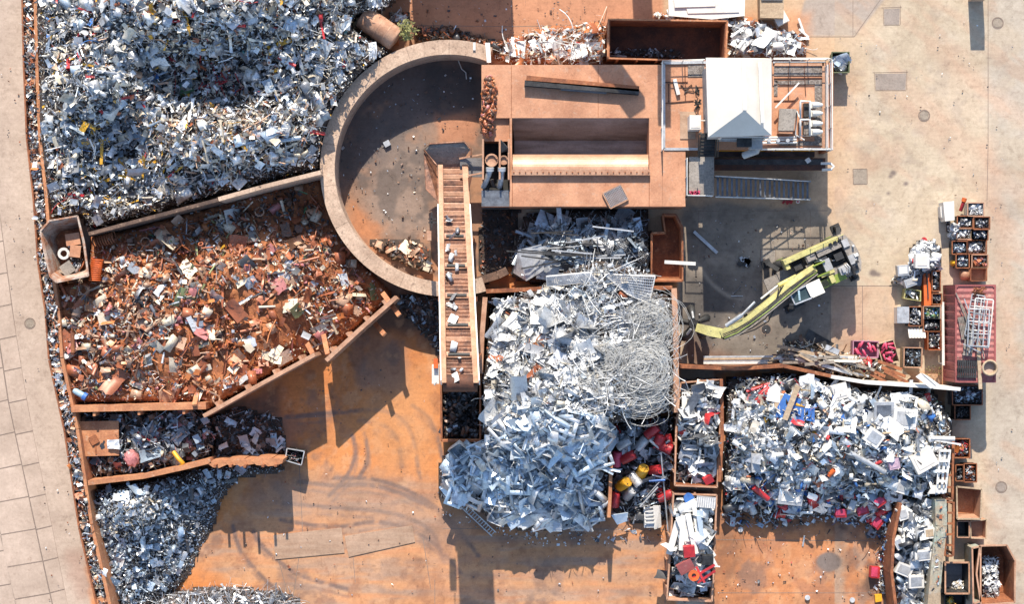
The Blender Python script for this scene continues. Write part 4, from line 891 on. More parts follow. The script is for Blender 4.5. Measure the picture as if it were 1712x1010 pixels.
# red cylinder crates
for px, py, w_, h_, rz, m_, c_, lab, n in ((1447, 584, 42, 27, .03, 'wood_pink', 'pink', 'pink-rimmed crate of red cylinders, the left one', 12), (1485, 590, 28, 38, -.28, 'wood', 'pink', 'tilted wooden crate heaped with red cylinders', 16), (1449, 610, 33, 21, .02, 'wood', 'red', 'low wooden crate with big red pieces beside the planks', 5)):
    if m_ == 'wood_pink':
        if m_ not in MATS: mat('wood_pink', (.50, .22, .30), (.42, .2, .26), .8)
    tub('wooden_crate', lab, 'crate', rect(px, py, w_, h_, rz), .9, m_, zb=.08, t=.05, rim=m_)
    rr = np.random.default_rng(int(px))
    for i in range(n):
        u, v_ = rr.uniform(-.36, .36), rr.uniform(-.36, .36); c_s, s_s = math.cos(rz), math.sin(rz); x_, y_ = u * w_, v_ * h_
        p = W(px + x_ * c_s - y_ * s_s, py + x_ * s_s + y_ * c_s, .78 + .06 * (i % 5)); an = rr.uniform(0, 3.14); L = .24 if n > 6 else .42; d = Vector((math.cos(an) * L, math.sin(an) * L, rr.uniform(-.08, .08)))
        ro = empty('gas_cylinder', p, 0, f"{'red' if n == 5 else 'crimson'} cylinder lying in the {' '.join(lab.split()[:4])}".replace(' with', '').replace(' heaped', '').replace(' of', ''), 'cylinder', f'cylinders in the {" ".join(lab.split()[:3])}')
        g = MB(); g.tube([p - d, p - d * .9, p + d * .6, p + d * .85], [.05, .085, .085, .04] if n > 6 else [.07, .13, .13, .05], 10); g.build('body', c_, ro)
        g = MB(); g.tube([p + d * .86, p + d * 1.1], .035, 6); g.build('valve', 'galv', ro)
# ================================================================== CONTROL PLATFORM AND CABIN
DZ = 3.15
def platform():
    rt = root_at('control_platform', 1252, 175, 0, 'raised rusty deck with gravel strips around the control cabin', 'platform')
    g = MB(); plate(g, [(1109, 104), (1393, 104), (1393, 250), (1109, 250)], DZ - .35, DZ - .02); g.build('deck', 'rust_pink', rt)
    for pts in ([(1150, 108), (1178, 108), (1178, 128), (1150, 128)], [(1294, 108), (1375, 108), (1375, 126), (1294, 126)], [(1294, 135), (1375, 133), (1374, 140), (1304, 141)], [(1294, 134), (1300, 134), (1300, 160), (1294, 160)], [(1362, 140), (1377, 140), (1377, 243), (1362, 243)], [(1304, 236), (1362, 236), (1362, 243), (1304, 243)]):
        g = MB(); plate(g, pts, DZ - .015, DZ + .03); g.build('gravel_bed', 'gravel', rt)
    g = MB(); plate(g, [(1137, 186), (1163, 186), (1163, 232), (1137, 232)], DZ - .015, DZ + .04); g.build('hatch_plate', 'plate_tan', rt)
    for (a, b_), w_ in ((((1110, 105), (1180, 104)), .16), (((1292, 104), (1380, 104)), .1), (((1295, 107), (1377, 107)), .22), (((1379, 104), (1379, 248)), .34), (((1110, 106), (1110, 248)), .16), (((1110, 249), (1168, 249)), .16), (((1290, 249), (1392, 249)), .14)):
        g = MB(); g.bar(W(*a, DZ + .05), W(*b_, DZ + .05), w_, .12); g.build('edge_kerb', 'rust_tan' if w_ > .2 else 'galv', rt)
    for a, b_ in (((1294, 131), (1377, 130)), ((1318, 108), (1318, 168)), ((1344, 108), (1347, 160)), ((1112, 137), (1150, 137)), ((1113, 172), (1160, 168)), ((1145, 108), (1146, 168)), ((1294, 168), (1330, 168)), ((1118, 140), (1118, 170))):
        g = MB(); g.bar(W(*a, DZ + .02), W(*b_, DZ + .02), .05, .05); g.build('cable_run', 'rust_dark', rt)
    for a in ((1113, 108), (1113, 246), (1200, 246), (1290, 246), (1388, 108), (1388, 246), (1250, 108)):
        g = MB(); p = W(*a, DZ); g.box((p.x, p.y, (DZ - .36) / 2), (.3, .3, DZ - .36)); g.build('column', 'rust', rt)
platform()
def railing(name, pts, z, label, m='white_paint', step=1.25, hh=1.1, zs=None, r=.032):
    rt = root_at(name, *pts[0], z, label, 'railing'); zs = zs or [z] * len(pts)
    P = [W(a, b_, q + hh) for (a, b_), q in zip(pts, zs)]
    for k, dz in enumerate((0, -.5)): g = MB(); g.tube([p + Vector((0, 0, dz)) for p in P], r, 6); g.build('rail', m, rt)
    for a, b_ in zip(P, P[1:]):
        n = max(1, round((b_ - a).length / step))
        for i in range(n + 1):
            q = a + (b_ - a) * i / n; g = MB(); g.tube([q, q - Vector((0, 0, hh))], r, 6); g.build('post', m, rt)
railing('railing', [(1108, 250), (1108, 101), (1178, 99)], DZ, 'thin white railing on the left edge of the control platform')
railing('railing', [(1294, 97), (1385, 97), (1391, 99), (1392, 250)], DZ, 'thin white railing round the top right platform corner')
railing('railing', [(1268, 249), (1388, 249)], DZ, 'white railing along the lower right platform edge')
railing('railing', [(1384, 108), (1384, 246)], DZ, 'inner white railing beside the right edge gravel strip', step=2.4)
railing('railing', [(1149, 264), (1149, 326), (1192, 327)], DZ, 'white railing round the dark stair landing')
def cabin():
    rt = root_at('control_cabin', 1235, 165, 0, 'control cabin with big pale hipped roof on the platform', 'cabin')
    ze, zr = 7.4, 8.5; rt.location.z = DZ
    A, B, Cc, D = W(1180, 96, ze), W(1290, 97, ze), W(1290, 226, ze), W(1184, 229, ze); r0, r1 = W(1243, 100, zr), W(1245, 184, zr)
    g = MB(); g.add([A, r0, r1, D], [(0, 3, 2, 1)]); g.add([B, Cc, r1, r0], [(0, 1, 2, 3)]); g.add([D, r1, Cc], [(0, 2, 1)]); g.add([A, B, r0], [(0, 2, 1)])
    lo = [p - Vector((0, 0, .14)) for p in (A, B, Cc, D)]; g.add([A, B, Cc, D] + lo, [(0, 1, 5, 4), (1, 2, 6, 5), (2, 3, 7, 6), (3, 0, 4, 7), (4, 5, 6, 7)])
    ro = g.build('roof', 'roof_white', rt)
    g = MB(); g.bar(r0 + Vector((0, 0, .03)), r1 + Vector((0, 0, .03)), .22, .06); g.build('ridge_cap', 'white_paint', ro)
    g = MB(); g.bar(W(1270, 103, 8.05), W(1275, 205, 8.05), .2, .05); g.build('roof_strip', 'white_paint', ro)
    w_ = MB(); q = [W(1187, 104, ze), W(1283, 104, ze), W(1283, 224, ze), W(1190, 226, ze)]
    w_.prism([tuple(p[:2]) for p in q], DZ, ze - .142); w_.build('wall', 'grey_paint', rt)
    g = MB(); f = q[3].y - .02; g.box(((q[2].x + q[3].x) / 2 + .3, f - .03, ze - 1.0), (2.6, .05, 1.1)); wi = g.build('window', 'glass', rt)
    g = MB()
    for dx, dz, lx, lz in ((0, .6, 2.8, .1), (0, -.6, 2.8, .1), (-1.35, 0, .1, 1.1), (1.35, 0, .1, 1.1)): g.box(((q[2].x + q[3].x) / 2 + .3 + dx, f - .05, ze - 1.0 + dz), (lx, .08, lz))
    g.build('window_frame', 'white_paint', wi)
    g = MB(); g.box((W(1243, 228, 5.6).x, f - .3, 5.9), (.9, .5, .25)); g.build('wall_unit', 'steel_dark', rt)
    g = MB(); plate(g, [(1205, 228), (1290, 227), (1270, 238), (1206, 236)], 5.2, 5.3); g.build('window_canopy', 'galv', rt)
    g = MB(); g.box(W(1263, 238, 5) + Vector((0, -.1, 0)), (.75, .7, .8)); g.tube([W(1268, 243, 5.0), W(1265, 252, 4.9), W(1243, 260, 4.4)], .22, 10); g.build('air_duct', 'grey_paint', rt)
cabin()
t = root_at('ac_unit', 1152, 204, DZ, 'white box unit on the platform left of the cabin', 'box unit')
g = MB(); plate(g, [(1153, 192), (1172, 192), (1172, 216), (1153, 216)], DZ + .05, DZ + 1.3); g.build('casing', 'white_paint', t); g = MB(); plate(g, [(1155, 195), (1170, 195), (1170, 213), (1155, 213)], DZ + 1.3, DZ + 1.33); g.build('lid', 'cream_paint' if 'cream_paint' in MATS else 'white_paint', t)
g = MB(); plate(g, [(1172, 200), (1180, 200), (1180, 202), (1172, 202)], DZ + .9, DZ + 1.0); g.build('pipe_stub', 'white_paint', t)
g = MB(); g.bar(W(1296, 180, DZ + .6), W(1336, 138, DZ + .6), .1, .08); tag(g.build('pole', 'white_paint'), 'white pole leaning diagonally over the platform gravel', 'pole')
t = root_at('equipment_box', 1312, 203, DZ, 'tilted brown equipment box on the platform right of cabin', 'box')
g = MB(); pp = [(1305, 182), (1330, 183), (1325, 223), (1302, 222)]; plate(g, pp, DZ + .05, DZ + .85); g.build('casing', 'rust_pink', t); g = MB(); plate(g, [(1303, 181), (1332, 182), (1327, 218), (1301, 218)], DZ + .85, DZ + .92); g.build('lid', 'deck_grey', t)
t = root_at('pump_set', 1350, 200, DZ, 'white pipe frames and pumps on platform gravel', 'pump set')
for y0, y1 in ((169, 198), (200, 227)):
    g = MB(); g.tube([W(a, b_, DZ + .9) for a, b_ in ((1338, y0), (1354, y0), (1354, y1), (1338, y1), (1338, y0))], .075, 8); g.build('pipe_frame', 'white_paint', t)
    g = MB(); plate(g, [(1344, y0 + 3), (1353, y0 + 3), (1353, y1 - 3), (1344, y1 - 3)], DZ + .1, DZ + .6); g.build('tank', 'steel_dark' if y0 < 180 else 'gravel', t)
    for k in (0, 1): g = MB(); a = W(1358, y0 + 6 + 14 * k, DZ + .7); g.tube([a, a + Vector((.4, 0, 0)), a + Vector((.65, 0, 0))], [.17, .17, .08], 10); g.box(a + Vector((.1, 0, -.35)), (.4, .4, .55)); g.build('pump', 'white_paint', t)
g = MB(); g.tube([W(1338, 198, DZ + .9), W(1332, 185, DZ + .9), W(1330, 225, DZ + .5), W(1345, 234, DZ + .5)], .05, 6); g.build('pipe', 'white_paint', t)
t = root_at('pipe_run', 1305, 234, DZ, 'parallel white pipes along the lower platform edge', 'pipes')
for y0 in (230, 234, 239): g = MB(); g.tube([W(1275, y0, DZ + .35), W(1332, y0 - 1, DZ + .35)], .07, 8); g.build('pipe', 'white_paint', t)
for x0 in (1285, 1300, 1316): g = MB(); a = W(x0, 235, DZ + .4); g.tube([a, a + Vector((0, 0, .25))], .12, 10); g.build('valve_wheel', 'galv', t)
for x0, y0, k in ((1164, 150, 0), (1167, 175, 1)):
    g = MB(); rr = random.Random(k)
    g.tube([W(x0 + rr.uniform(-6, 6), y0 + rr.uniform(-9, 9), DZ + .1 + .1 * i) for i in range(14)], .045, 6); o = g.build('hose_bundle', 'black'); tag(o, ['tangled black hoses by the cabin wall', 'second hose tangle just above the white box unit'][k], 'hose')
g = MB(); g.box(W(1131, 145, DZ + .12), (.22, 1.0, .2), .25); tag(g.build('white_tool', 'white_paint'), 'white broken bracket lying on the platform left part', 'bracket')
g = MB(); g.tube([W(a, b_, DZ + .05) for a, b_ in ((1138, 141), (1146, 150), (1156, 141), (1160, 153), (1150, 151), (1144, 155))], .035, 6); tag(g.build('cable', 'black'), 'black cable curled on platform left of the cabin', 'cable')
# stairs
def stairs():
    t = root_at('ladder_stair', 1180, 243, DZ, 'dark steel stair flight between cabin and landing', 'stair')
    for x0 in (1169, 1196): g = MB(); g.bar(W(x0 + 3, 222, DZ + 1.9), W(x0, 262, DZ + .3), .07, .2); g.build('stringer', 'steel_dark', t)
    for k in range(7): g = MB(); y0 = 225 + k * 5.6; z = DZ + 1.9 - k * .24; g.bar(W(1171 - k * .4, y0, z), W(1197 - k * .4, y0, z), .2, .04); g.build('tread', 'steel_dark', t)
    for x0 in (1167, 1200): g = MB(); g.tube([W(x0 + 2, 222, DZ + 2.9), W(x0, 262, DZ + 1.3)], .035, 6); g.build('handrail', 'black', t)
    t = root_at('stair_landing', 1172, 294, 0, 'dark stair landing beside the press deck', 'landing')
    g = MB(); plate(g, [(1152, 262), (1194, 262), (1194, 325), (1152, 325)], DZ - .15, DZ - .02); g.build('deck', 'deck_grey', t)
    for a in ((1154, 264), (1192, 264), (1154, 323), (1192, 323)): g = MB(); p = W(*a, DZ - .15); g.box((p.x, p.y, (DZ - .16) / 2), (.14, .14, DZ - .16)); g.build('leg', 'steel_dark', t)
    t = root_at('steel_stair', 1274, 314, 0, 'long grey steel stair down from the landing to the concourse', 'stair')
    n = 20; zt = lambda x: DZ - .05 - (x - 1196) / 158 * (DZ - .2)
    for y0, y1 in ((296, 304), (328, 333)):
        g = MB(); g.bar(W(1196, y0, zt(1196)), W(1354, y1, .12), .06, .26); g.build('stringer', 'steel_blue', t)
        for dz in (1.0, .5): g = MB(); g.tube([W(1196, y0 - 2 if y0 < 310 else y0 + 1, zt(1196) + dz), W(1354, y1 - 1 if y0 < 310 else y1 + 1, .12 + dz)], .04, 6); g.build('handrail', 'galv', t)
        for k in range(6): x0 = 1200 + k * 30; yy = y0 + (y1 - y0) * k / 5; g = MB(); p = W(x0, yy, zt(x0)); g.tube([p, p + Vector((0, 0, 1.0))], .03, 6); g.build('post', 'galv', t)
    for k in range(n): x0 = 1200 + k * 7.9; z = zt(x0); yy0 = 297 + 7 * k / n; yy1 = 327 + 5 * k / n; g = MB(); g.bar(W(x0, yy0, z), W(x0, yy1, z), .13, .035); g.build('tread', 'steel_blue', t)
stairs()
t = root_at('cable_duct', 1290, 274, 0, 'brown covered duct beam running under the platform edge', 'duct')
g = MB(); plate(g, [(1195, 264), (1380, 264), (1380, 284), (1195, 284)], 1.4, 1.9); g.build('cover', 'rust_dark', t); g = MB(); plate(g, [(1195, 266), (1376, 266), (1376, 275), (1195, 275)], 1.9, 1.93); g.build('top_strip', 'steel_dark', t)
for x0 in (1200, 1290, 1370): g = MB(); p = W(x0, 274, 1.4); g.box((p.x, p.y, .7), (.2, .4, 1.4)); g.build('leg', 'steel_dark', t)
g = MB(); g.tube([W(a, b_, 1.9) for a, b_ in ((1372, 273), (1388, 273), (1394, 278), (1390, 283), (1374, 284))], .09, 8); g.build('pipe_bend', 'white_paint', t)
g = MB(); g.box(W(1351, 268, 2.0), (.3, .3, .05), .6); g.build('cover_tag', 'white_paint', t)
t = root_at('under_tank', 1300, 256, 0, 'dark tank below the platform edge', 'tank')
g = MB(); plate(g, [(1200, 252), (1362, 252), (1362, 262), (1200, 262)], .4, 1.3); g.build('body', 'steel_dark', t)
g = MB(); plate(g, [(1200, 251), (1362, 251), (1362, 253), (1200, 253)], 1.32, 1.4); g.build('flange', 'yellow', t)
for x0 in (1210, 1350): g = MB(); p = W(x0, 257, .4); g.box((p.x, p.y, .2), (.4, .3, .4)); g.build('foot', 'steel_dark', t)
t = root_at('fire_extinguisher', 1334, 337, 0, 'white topped drum beside the foot of the stair', 'drum')
g = MB(); g.tube([W(1334, 337, 0.01), W(1334, 337, .5)], .13, 12, smooth=False); g.build('body', 'white_paint', t); g = MB(); g.tube([W(1334, 337, .5), W(1334, 337, .58)], .06, 8); g.build('cap', 'red', t)
g = MB(); 
for k in range(5): g.box(W(1322 - k * 3 + (k % 2) * 4, 337 + k % 3, .07 + .05 * (k % 2)), (.22, .14, .1), k)
tag(g.build('red_rag', 'red'), 'crumpled red rag beside the foot of the stair', 'rag')
g = MB()
for k in range(7): g.box(W(1155 + k * 2.2, 321 + (k % 3) * 1.5, DZ + .07), (.2, .14, .1), k * 1.3)
tag(g.build('red_hose', 'pink'), 'crumpled red thing on the landing corner', 'rag')

# ================================================================== RED SHIPPING CONTAINER WITH RACKS
CZ = 3.1
def red_container():
    t = root_at('shipping_container', 1620, 558, 0, 'weathered red shipping container carrying pallets and racks', 'shipping container')
    q = [W(1597, 476, CZ), W(1665, 476, CZ), W(1664, 640, CZ), W(1597, 640, CZ)]; x0, x1, y1, y0 = q[0].x, q[1].x, q[0].y, q[2].y; zb = .2
    n = 46
    g = MB(); vs = []; fs = []
    for i in range(n + 1):
        y = y0 + (y1 - y0) * i / n; dx = [0, 0, .05, .05][i % 4]; vs += [(x0 + dx, y, zb), (x0 + dx, y, CZ - .06)]
    fs = [(2 * i, 2 * i + 1, 2 * i + 3, 2 * i + 2) for i in range(n)]; g.add(vs, fs); g.build('side_wall', 'red_box', t)
    g = MB(); vs = []
    for i in range(n + 1):
        y = y0 + (y1 - y0) * i / n; dx = [0, 0, .05, .05][i % 4]; vs += [(x1 - dx, y, zb), (x1 - dx, y, CZ - .06)]
    g.add(vs, [(2 * i, 2 * i + 2, 2 * i + 3, 2 * i + 1) for i in range(n)]); g.build('side_wall', 'red_box', t)
    g = MB(); g.box(((x0 + x1) / 2, y0 + .03, CZ / 2), (x1 - x0 - .1, .06, CZ - .3)); g.build('door', 'red_box', t)
    g = MB(); g.box(((x0 + x1) / 2, y1 - .03, CZ / 2), (x1 - x0 - .1, .06, CZ - .3)); g.build('end_wall', 'red_box', t)
    g = MB(); vs = []; m_ = 64
    for i in range(m_ + 1):
        y = y0 + .1 + (y1 - y0 - .2) * i / m_; dz = [0, 0, -.035, -.035][i % 4]; vs += [(x0 + .1, y, CZ - .03 + dz), (x1 - .1, y, CZ - .03 + dz)]
    g.add(vs, [(2 * i, 2 * i + 1, 2 * i + 3, 2 * i + 2) for i in range(m_)]); g.build('roof', 'red_roof', t)
    for a, b_ in (((x0 + .05, y0, CZ - .05), (x0 + .05, y1, CZ - .05)), ((x1 - .05, y0, CZ - .05), (x1 - .05, y1, CZ - .05)), ((x0 + .1, y0 + .05, CZ - .05), (x1 - .1, y0 + .05, CZ - .05)), ((x0 + .1, y1 - .05, CZ - .05), (x1 - .1, y1 - .05, CZ - .05)), ((x0 + .05, y0, zb), (x0 + .05, y1, zb)), ((x1 - .05, y0, zb), (x1 - .05, y1, zb))):
        g = MB(); g.bar(a, b_, .11, .12); g.build('frame_rail', 'red_box', t)
    for x in (x0 + .09, x1 - .09):
        for y in (y0 + .09, y1 - .09):
            g = MB(); g.box((x, y, CZ / 2), (.17, .17, CZ + .03)); g.build('corner_post', 'red_box', t)
mat('red_roof', (.40, .15, .135), (.33, .105, .10), .7, .05, sc=1.1, grit=.25, col3=(.42, .26, .20))
red_container()
pr = root_at('trestle_rail', 1576, 556, 0, 'long white rail on legs along the left side of red container', 'rail')
g = MB(); g.bar(W(1576, 505, .9), W(1577, 611, .9), .16, .12); g.build('rail', 'white_paint', pr)
for y0 in (508, 560, 608): g = MB(); p = W(1576, y0, .85); g.box((p.x, p.y, .42), (.1, .1, .84)); g.build('leg', 'white_paint', pr)
def rackf(px, py, w_, h_, rz, z, label, m, nx, ny, r=.045, name='wire_rack', cat='rack'):
    c = W(px, py, z); t = empty(name, c, 0, label, cat); M_ = Matrix.Rotation(-rz, 3, 'Z'); ww, hh = wl(w_, z), wl(h_, z)
    def L(a, b_): return c + M_ @ Vector((a * ww / 2, b_ * hh / 2, 0))
    g = MB(); g.tube([L(-.96, 1), L(.96, 1), L(1, .96), L(1, -.96), L(.96, -1), L(-.96, -1), L(-1, -.96), L(-1, .96), L(-.96, 1)], r, 6); g.build('frame', m, t)
    for i in range(nx): x = (i + 1) / (nx + 1) * 2 - 1; g = MB(); g.tube([L(x, -1), L(x, 1)], r * .7, 6); g.build('upright', m, t)
    for i in range(ny): y = (i + 1) / (ny + 1) * 2 - 1; g = MB(); g.tube([L(-1, y), L(1, y)], r * .7, 6); g.build('crossbar', m, t)
rackf(1642, 540, 30, 80, .10, CZ + .5, 'white tube rack lying across the red container roof, upper one', 'white_paint', 2, 5)
rackf(1630, 528, 22, 70, .18, CZ + .25, 'pale ladder rack under the white tube rack', 'galv', 1, 6)
rackf(1636, 548, 34, 62, .04, CZ + .75, 'topmost white bed frame on the red container roof', 'galv', 3, 2)
def pallet(px, py, w_, h_, rz, z, label, m, n=7):
    c = W(px, py, z); t = empty('pallet', c, 0, label, 'pallet'); M_ = Matrix.Rotation(-rz, 3, 'Z'); ww, hh = wl(w_, z), wl(h_, z)
    for i in range(n): g = MB(); g.box(c + M_ @ Vector((((i + .5) / n - .5) * ww, 0, .13)), (ww / n * .72, hh, .03), -rz); g.build('deck_board', m, t)
    for k in (-1, 0, 1): g = MB(); g.box(c + M_ @ Vector((0, k * hh * .44, .06)), (ww, .1, .1), -rz); g.build('bearer', m, t)
pallet(1612, 548, 17, 38, -.18, CZ, 'grey slatted pallet on the left of red container roof', 'wood_grey')
pallet(1616, 617, 33, 30, .03, CZ, 'black plastic slotted pallet on the container near its lower end', 'steel_dark', 9)
pallet(1618, 580, 16, 30, .1, CZ, 'small dark pallet between the grey one and the black one', 'wood_grey', 4)
g = MB(); g.box(W(1637, 612, CZ + .1), (.22, 2.9, .14), .05); tag(g.build('plank', 'wood'), 'light wooden plank on the red container beside the black pallet', 'plank')
for k in range(6):
    g = MB(); a = [(1598, 490), (1612, 500), (1606, 510), (1620, 590), (1645, 600), (1610, 575)][k]; b_ = [(1632, 560), (1640, 575), (1625, 560), (1634, 560), (1640, 560), (1640, 590)][k]
    g.bar(W(*a, CZ + .12 + .05 * k), W(*b_, CZ + .15 + .06 * k), .07, .05); tag(g.build('thin_batten', 'galv' if k % 2 else 'wood_grey'), f"{'pale metal' if k % 2 else 'grey wooden'} batten under the racks on the red container", 'batten', 'metal battens on the red container' if k % 2 else 'wooden battens on the red container')
t = root_at('round_basin', 1652, 615, CZ, 'tan round basin on the lower right corner of red container', 'basin')
g = MB(); c = W(1652, 615, CZ); n = 20; g.tube([c + Vector((0, 0, .02)), c + Vector((0, 0, .42))], [wl(9, CZ), wl(12, CZ)], n, caps=False); g.build('shell', 'wood', t)
g = MB(); g.tube([c + Vector((0, 0, .02)), c + Vector((0, 0, .14))], wl(9.6, CZ), n, smooth=False); g.build('bottom', 'slab', t); g = MB(); g.tube([c + Vector((math.cos(i / 20 * 6.2832) * wl(12, CZ), math.sin(i / 20 * 6.2832) * wl(12, CZ), .43)) for i in range(21)], .07, 6); g.build('rim', 'wood', t)
g = MB(); 
for i in range(14): 
    r_ = random.Random(i); g.tube([W(1636 + r_.uniform(-12, 14), 486 + r_.uniform(-6, 10), CZ + .1 + r_.uniform(0, .25)) for _ in range(4)], .03, 5)
tag(g.build('rusty_bars', 'rust'), 'tangle of thin rusty bars at the red container top end', 'bars')
bpy.data.objects['rusty_bars'].name = 'bar_tangle'
# loose things by the crates
t = root_at('white_cabinet', 1590, 356, 0, 'white cabinet on its back beside the upper right crates', 'cabinet')
g = MB(); plate(g, [(1577, 338), (1595, 336), (1596, 368), (1580, 370)], .05, 1.2); g.build('casing', 'white_paint', t); g = MB(); plate(g, [(1572, 345), (1577, 344), (1577, 366), (1573, 362)], .05, .7); g.build('side_flap', 'white_paint', t)
t = root_at('bollard_lamp', 1612, 334, 0, 'orange headed red bollard at the top of crate stack', 'bollard')
g = MB(); g.tube([W(1606, 352, .5), W(1611, 338, .8)], .12, 10); g.build('body', 'red', t); g = MB(); g.tube([W(1611, 337, .8), W(1613, 331, .85)], .16, 12); g.build('head', 'orange', t)
t = root_at('yellow_lamp', 1595, 440, 0, 'yellow round lamp beside the motor crates', 'lamp')
g = MB(); g.tube([W(1593, 440, .1), W(1595, 440, .5), W(1597, 440, .62)], [.2, .17, .08], 12); g.build('body', 'yellow', t); g = MB(); g.tube([W(1595, 440, .02), W(1595, 440, .1)], .1, 8); g.build('base', 'black', t)
t = root_at('tan_motor', 1612, 459, 0, 'shiny brown motor left of the empty crate', 'motor')
g = MB(); g.tube([W(1605, 459, .4), W(1608, 459, .4), W(1618, 459, .4), W(1621, 459, .4)], [.2, .36, .36, .2], 14); g.build('body', 'rust_bright', t); g = MB(); p = W(1612, 459, .1); g.box((p.x, p.y, .08), (.5, .5, .14)); g.build('foot', 'steel_dark', t)
t = root_at('white_box', 1510, 527, 0, 'white lidded box left of the valve crate', 'box')
g = MB(); plate(g, [(1501, 514), (1519, 514), (1519, 541), (1501, 541)], .02, 1.1); g.build('casing', 'white_paint', t); g = MB(); plate(g, [(1500, 513), (1520, 513), (1520, 540), (1500, 540)], 1.1, 1.16); g.build('lid', 'galv', t)
t = root_at('slatted_board', 1533, 557, 0, 'cream slatted panel tilted over the dark crate', 'panel')
for k in range(6): g = MB(); quad(g, [(1518 + k * 4.8, 549, .9), (1522 + k * 4.8, 549, .9), (1524 + k * 4.8, 565, 1.2), (1520 + k * 4.8, 565, 1.2)]); g.build('slat', 'roof_white', t)
g = MB(); g.bar(W(1518, 556, .85), W(1548, 558, .95), .06, .06); g.build('bearer', 'wood', t)
t = root_at('orange_beam', 1549, 482, 0, 'orange flat beam standing beside the crates above blue box', 'beam')
g = MB(); plate(g, [(1544, 458), (1555, 457), (1558, 510), (1545, 511)], .1, .9); g.build('web', 'orange', t); g = MB(); plate(g, [(1549, 458), (1551, 458), (1553, 500), (1551, 500)], .9, 1.0); g.build('stripe', 'black', t)
for lab, pts, z, m_ in (('cream board leaning by the pale long beam', [(1492, 622), (1507, 616), (1523, 630), (1515, 637)], .8, 'wood'), ('white ribbed board beside the leaning cream board', [(1531, 630), (1540, 624), (1566, 645), (1556, 650)], 3.4, 'white_paint'), ('second white ribbed board nearest the red container', [(1541, 624), (1550, 628), (1572, 644), (1566, 646)], 3.45, 'white_paint')):
    g = MB(); plate(g, pts, z, z + .06); tag(g.build('board', m_), lab, 'board')
g = MB(); r_ = random.Random(4)
for i in range(40): a = (1560 + r_.uniform(-14, 14), 620 + r_.uniform(-8, 10)); g.add([W(a[0] + r_.uniform(-2, 2), a[1] + r_.uniform(-2, 2), .25 + r_.uniform(0, .5)) for _ in range(4)], [(0, 1, 2, 3)])
tag(g.build('weed_clump', 'leaf'), 'olive weeds growing at the lower end of red container', 'weeds')
# ladder-like frame at the right of the mixed heap
for (xa, y0, y1), lab in zip(((1586, 735, 835), (1587, 840, 930)), ('rusty ladder frame along the right edge of the mixed heap', 'rusty ladder frame beside the weathered green wall')):
    t = root_at('ladder_rack', xa, (y0 + y1) / 2, 0, lab, 'frame')
    for dx in (-7, 7): g = MB(); A, B = W(xa + dx, y0, 2.0), W(xa + dx - 1, y1, 2.0); g.bar(A, B, .14, .2); g.build('beam', 'rust', t)
    k = int((y1 - y0) / 17)
    for i in range(k + 1): yy = y0 + (y1 - y0) * i / k; g = MB(); g.bar(W(xa - 5, yy, 2.0), W(xa + 5, yy, 2.0), .12, .16); g.build('rung', 'rust', t)
    for dx, yy in ((-7, y0 + 3), (7, y0 + 3), (-7, y1 - 3), (7, y1 - 3)): g = MB(); p = W(xa + dx, yy, 1.9); g.box((p.x, p.y, .95), (.12, .12, 1.9)); g.build('leg', 'rust', t)

# ================================================================== TANK, BUSH, TOP EDGE
t = root_at('old_tank', 640, 50, 0, 'rusty cylindrical tank lying aslant above the round wall', 'tank')
a, b_ = W(606, 27, 2.5), W(662, 66, 2.5); d = (b_ - a).normalized()
g = MB(); g.tube([a, a + d * .06, b_ - d * .06, b_], [.72, .76, .76, .72], 28); g.build('shell', 'rust_tan', t)
for k in (.25, .5, .75): g = MB(); p = a + (b_ - a) * k; g.tube([p - d * .03, p + d * .03], .775, 28, caps=False); g.build('band', 'rust_bright', t)
for p in (a + d * .5, b_ - d * .5): g = MB(); g.box((p.x, p.y, .85), (.9, .5, 1.7)); g.build('saddle', 'rust', t)
def bush():
    t = root_at('bush', 684, 62, 0, 'small yellow-green bush growing between tank and round wall', 'bush'); r_ = np.random.default_rng(2)
    g = MB(); base = W(686, 66, 0)
    for k in range(9):
        e = base + Vector((r_.normal(0, .35), r_.normal(.2, .35), r_.uniform(2.0, 3.3))); g.tube([base, base * .4 + e * .6 + Vector((r_.normal(0, .1), 0, 0)), e], [.04, .03, .012], 5)
    g.build('stem', 'wood_grey', t); g = MB()
    for k in range(420):
        u = r_.normal(0, 1, 3); u /= np.linalg.norm(u); rr = r_.random() ** .4
        p = base + Vector((-.1 + u[0] * rr * .55 * (1 + .4 * math.sin(k)), .2 + u[1] * rr * .7, 2.5 + u[2] * rr * .8)); q = Vector(r_.normal(0, 1, 3)).normalized(); w2 = q.cross(Vector((0, 0, 1))).normalized(); s_ = r_.uniform(.06, .14)
        g.add([p - q * s_, p + w2 * s_ * .4, p + q * s_, p - w2 * s_ * .4], [(0, 1, 2, 3)])
    g.build('foliage', 'leaf', t)
bush()
# shadow casters beyond the top edge are unseen and added near the end
t = root_at('white_sheet_stack', 1180, 12, 0, 'stack of bright white sheets at the top edge', 'sheet stack')
for k, pts in enumerate(([(1117, -20), (1246, -20), (1245, 26), (1190, 32), (1118, 26)], [(1140, -14), (1238, -16), (1236, 20), (1150, 22)], [(1125, -20), (1200, -22), (1196, 10), (1128, 12)])): g = MB(); plate(g, pts, .9 + .07 * k, .96 + .07 * k); g.build('sheet', 'white_paint', t)
g = MB(); plate(g, [(1122, -20), (1240, -20), (1238, 22), (1122, 22)], .01, .89); g.build('base_block', 'steel_dark', t)
t = root_at('metal_cabinet', 1289, 15, 0, 'open grey cabinet at the top edge by white sheets', 'cabinet')
g = MB(); plate(g, [(1270, -16), (1311, -16), (1310, 30), (1271, 29)], .02, 1.1); g.build('casing', 'wood', t); g = MB(); plate(g, [(1272, -14), (1309, -14), (1309, 0), (1273, 0)], 1.1, 1.2); g.build('lid', 'steel_grey', t)
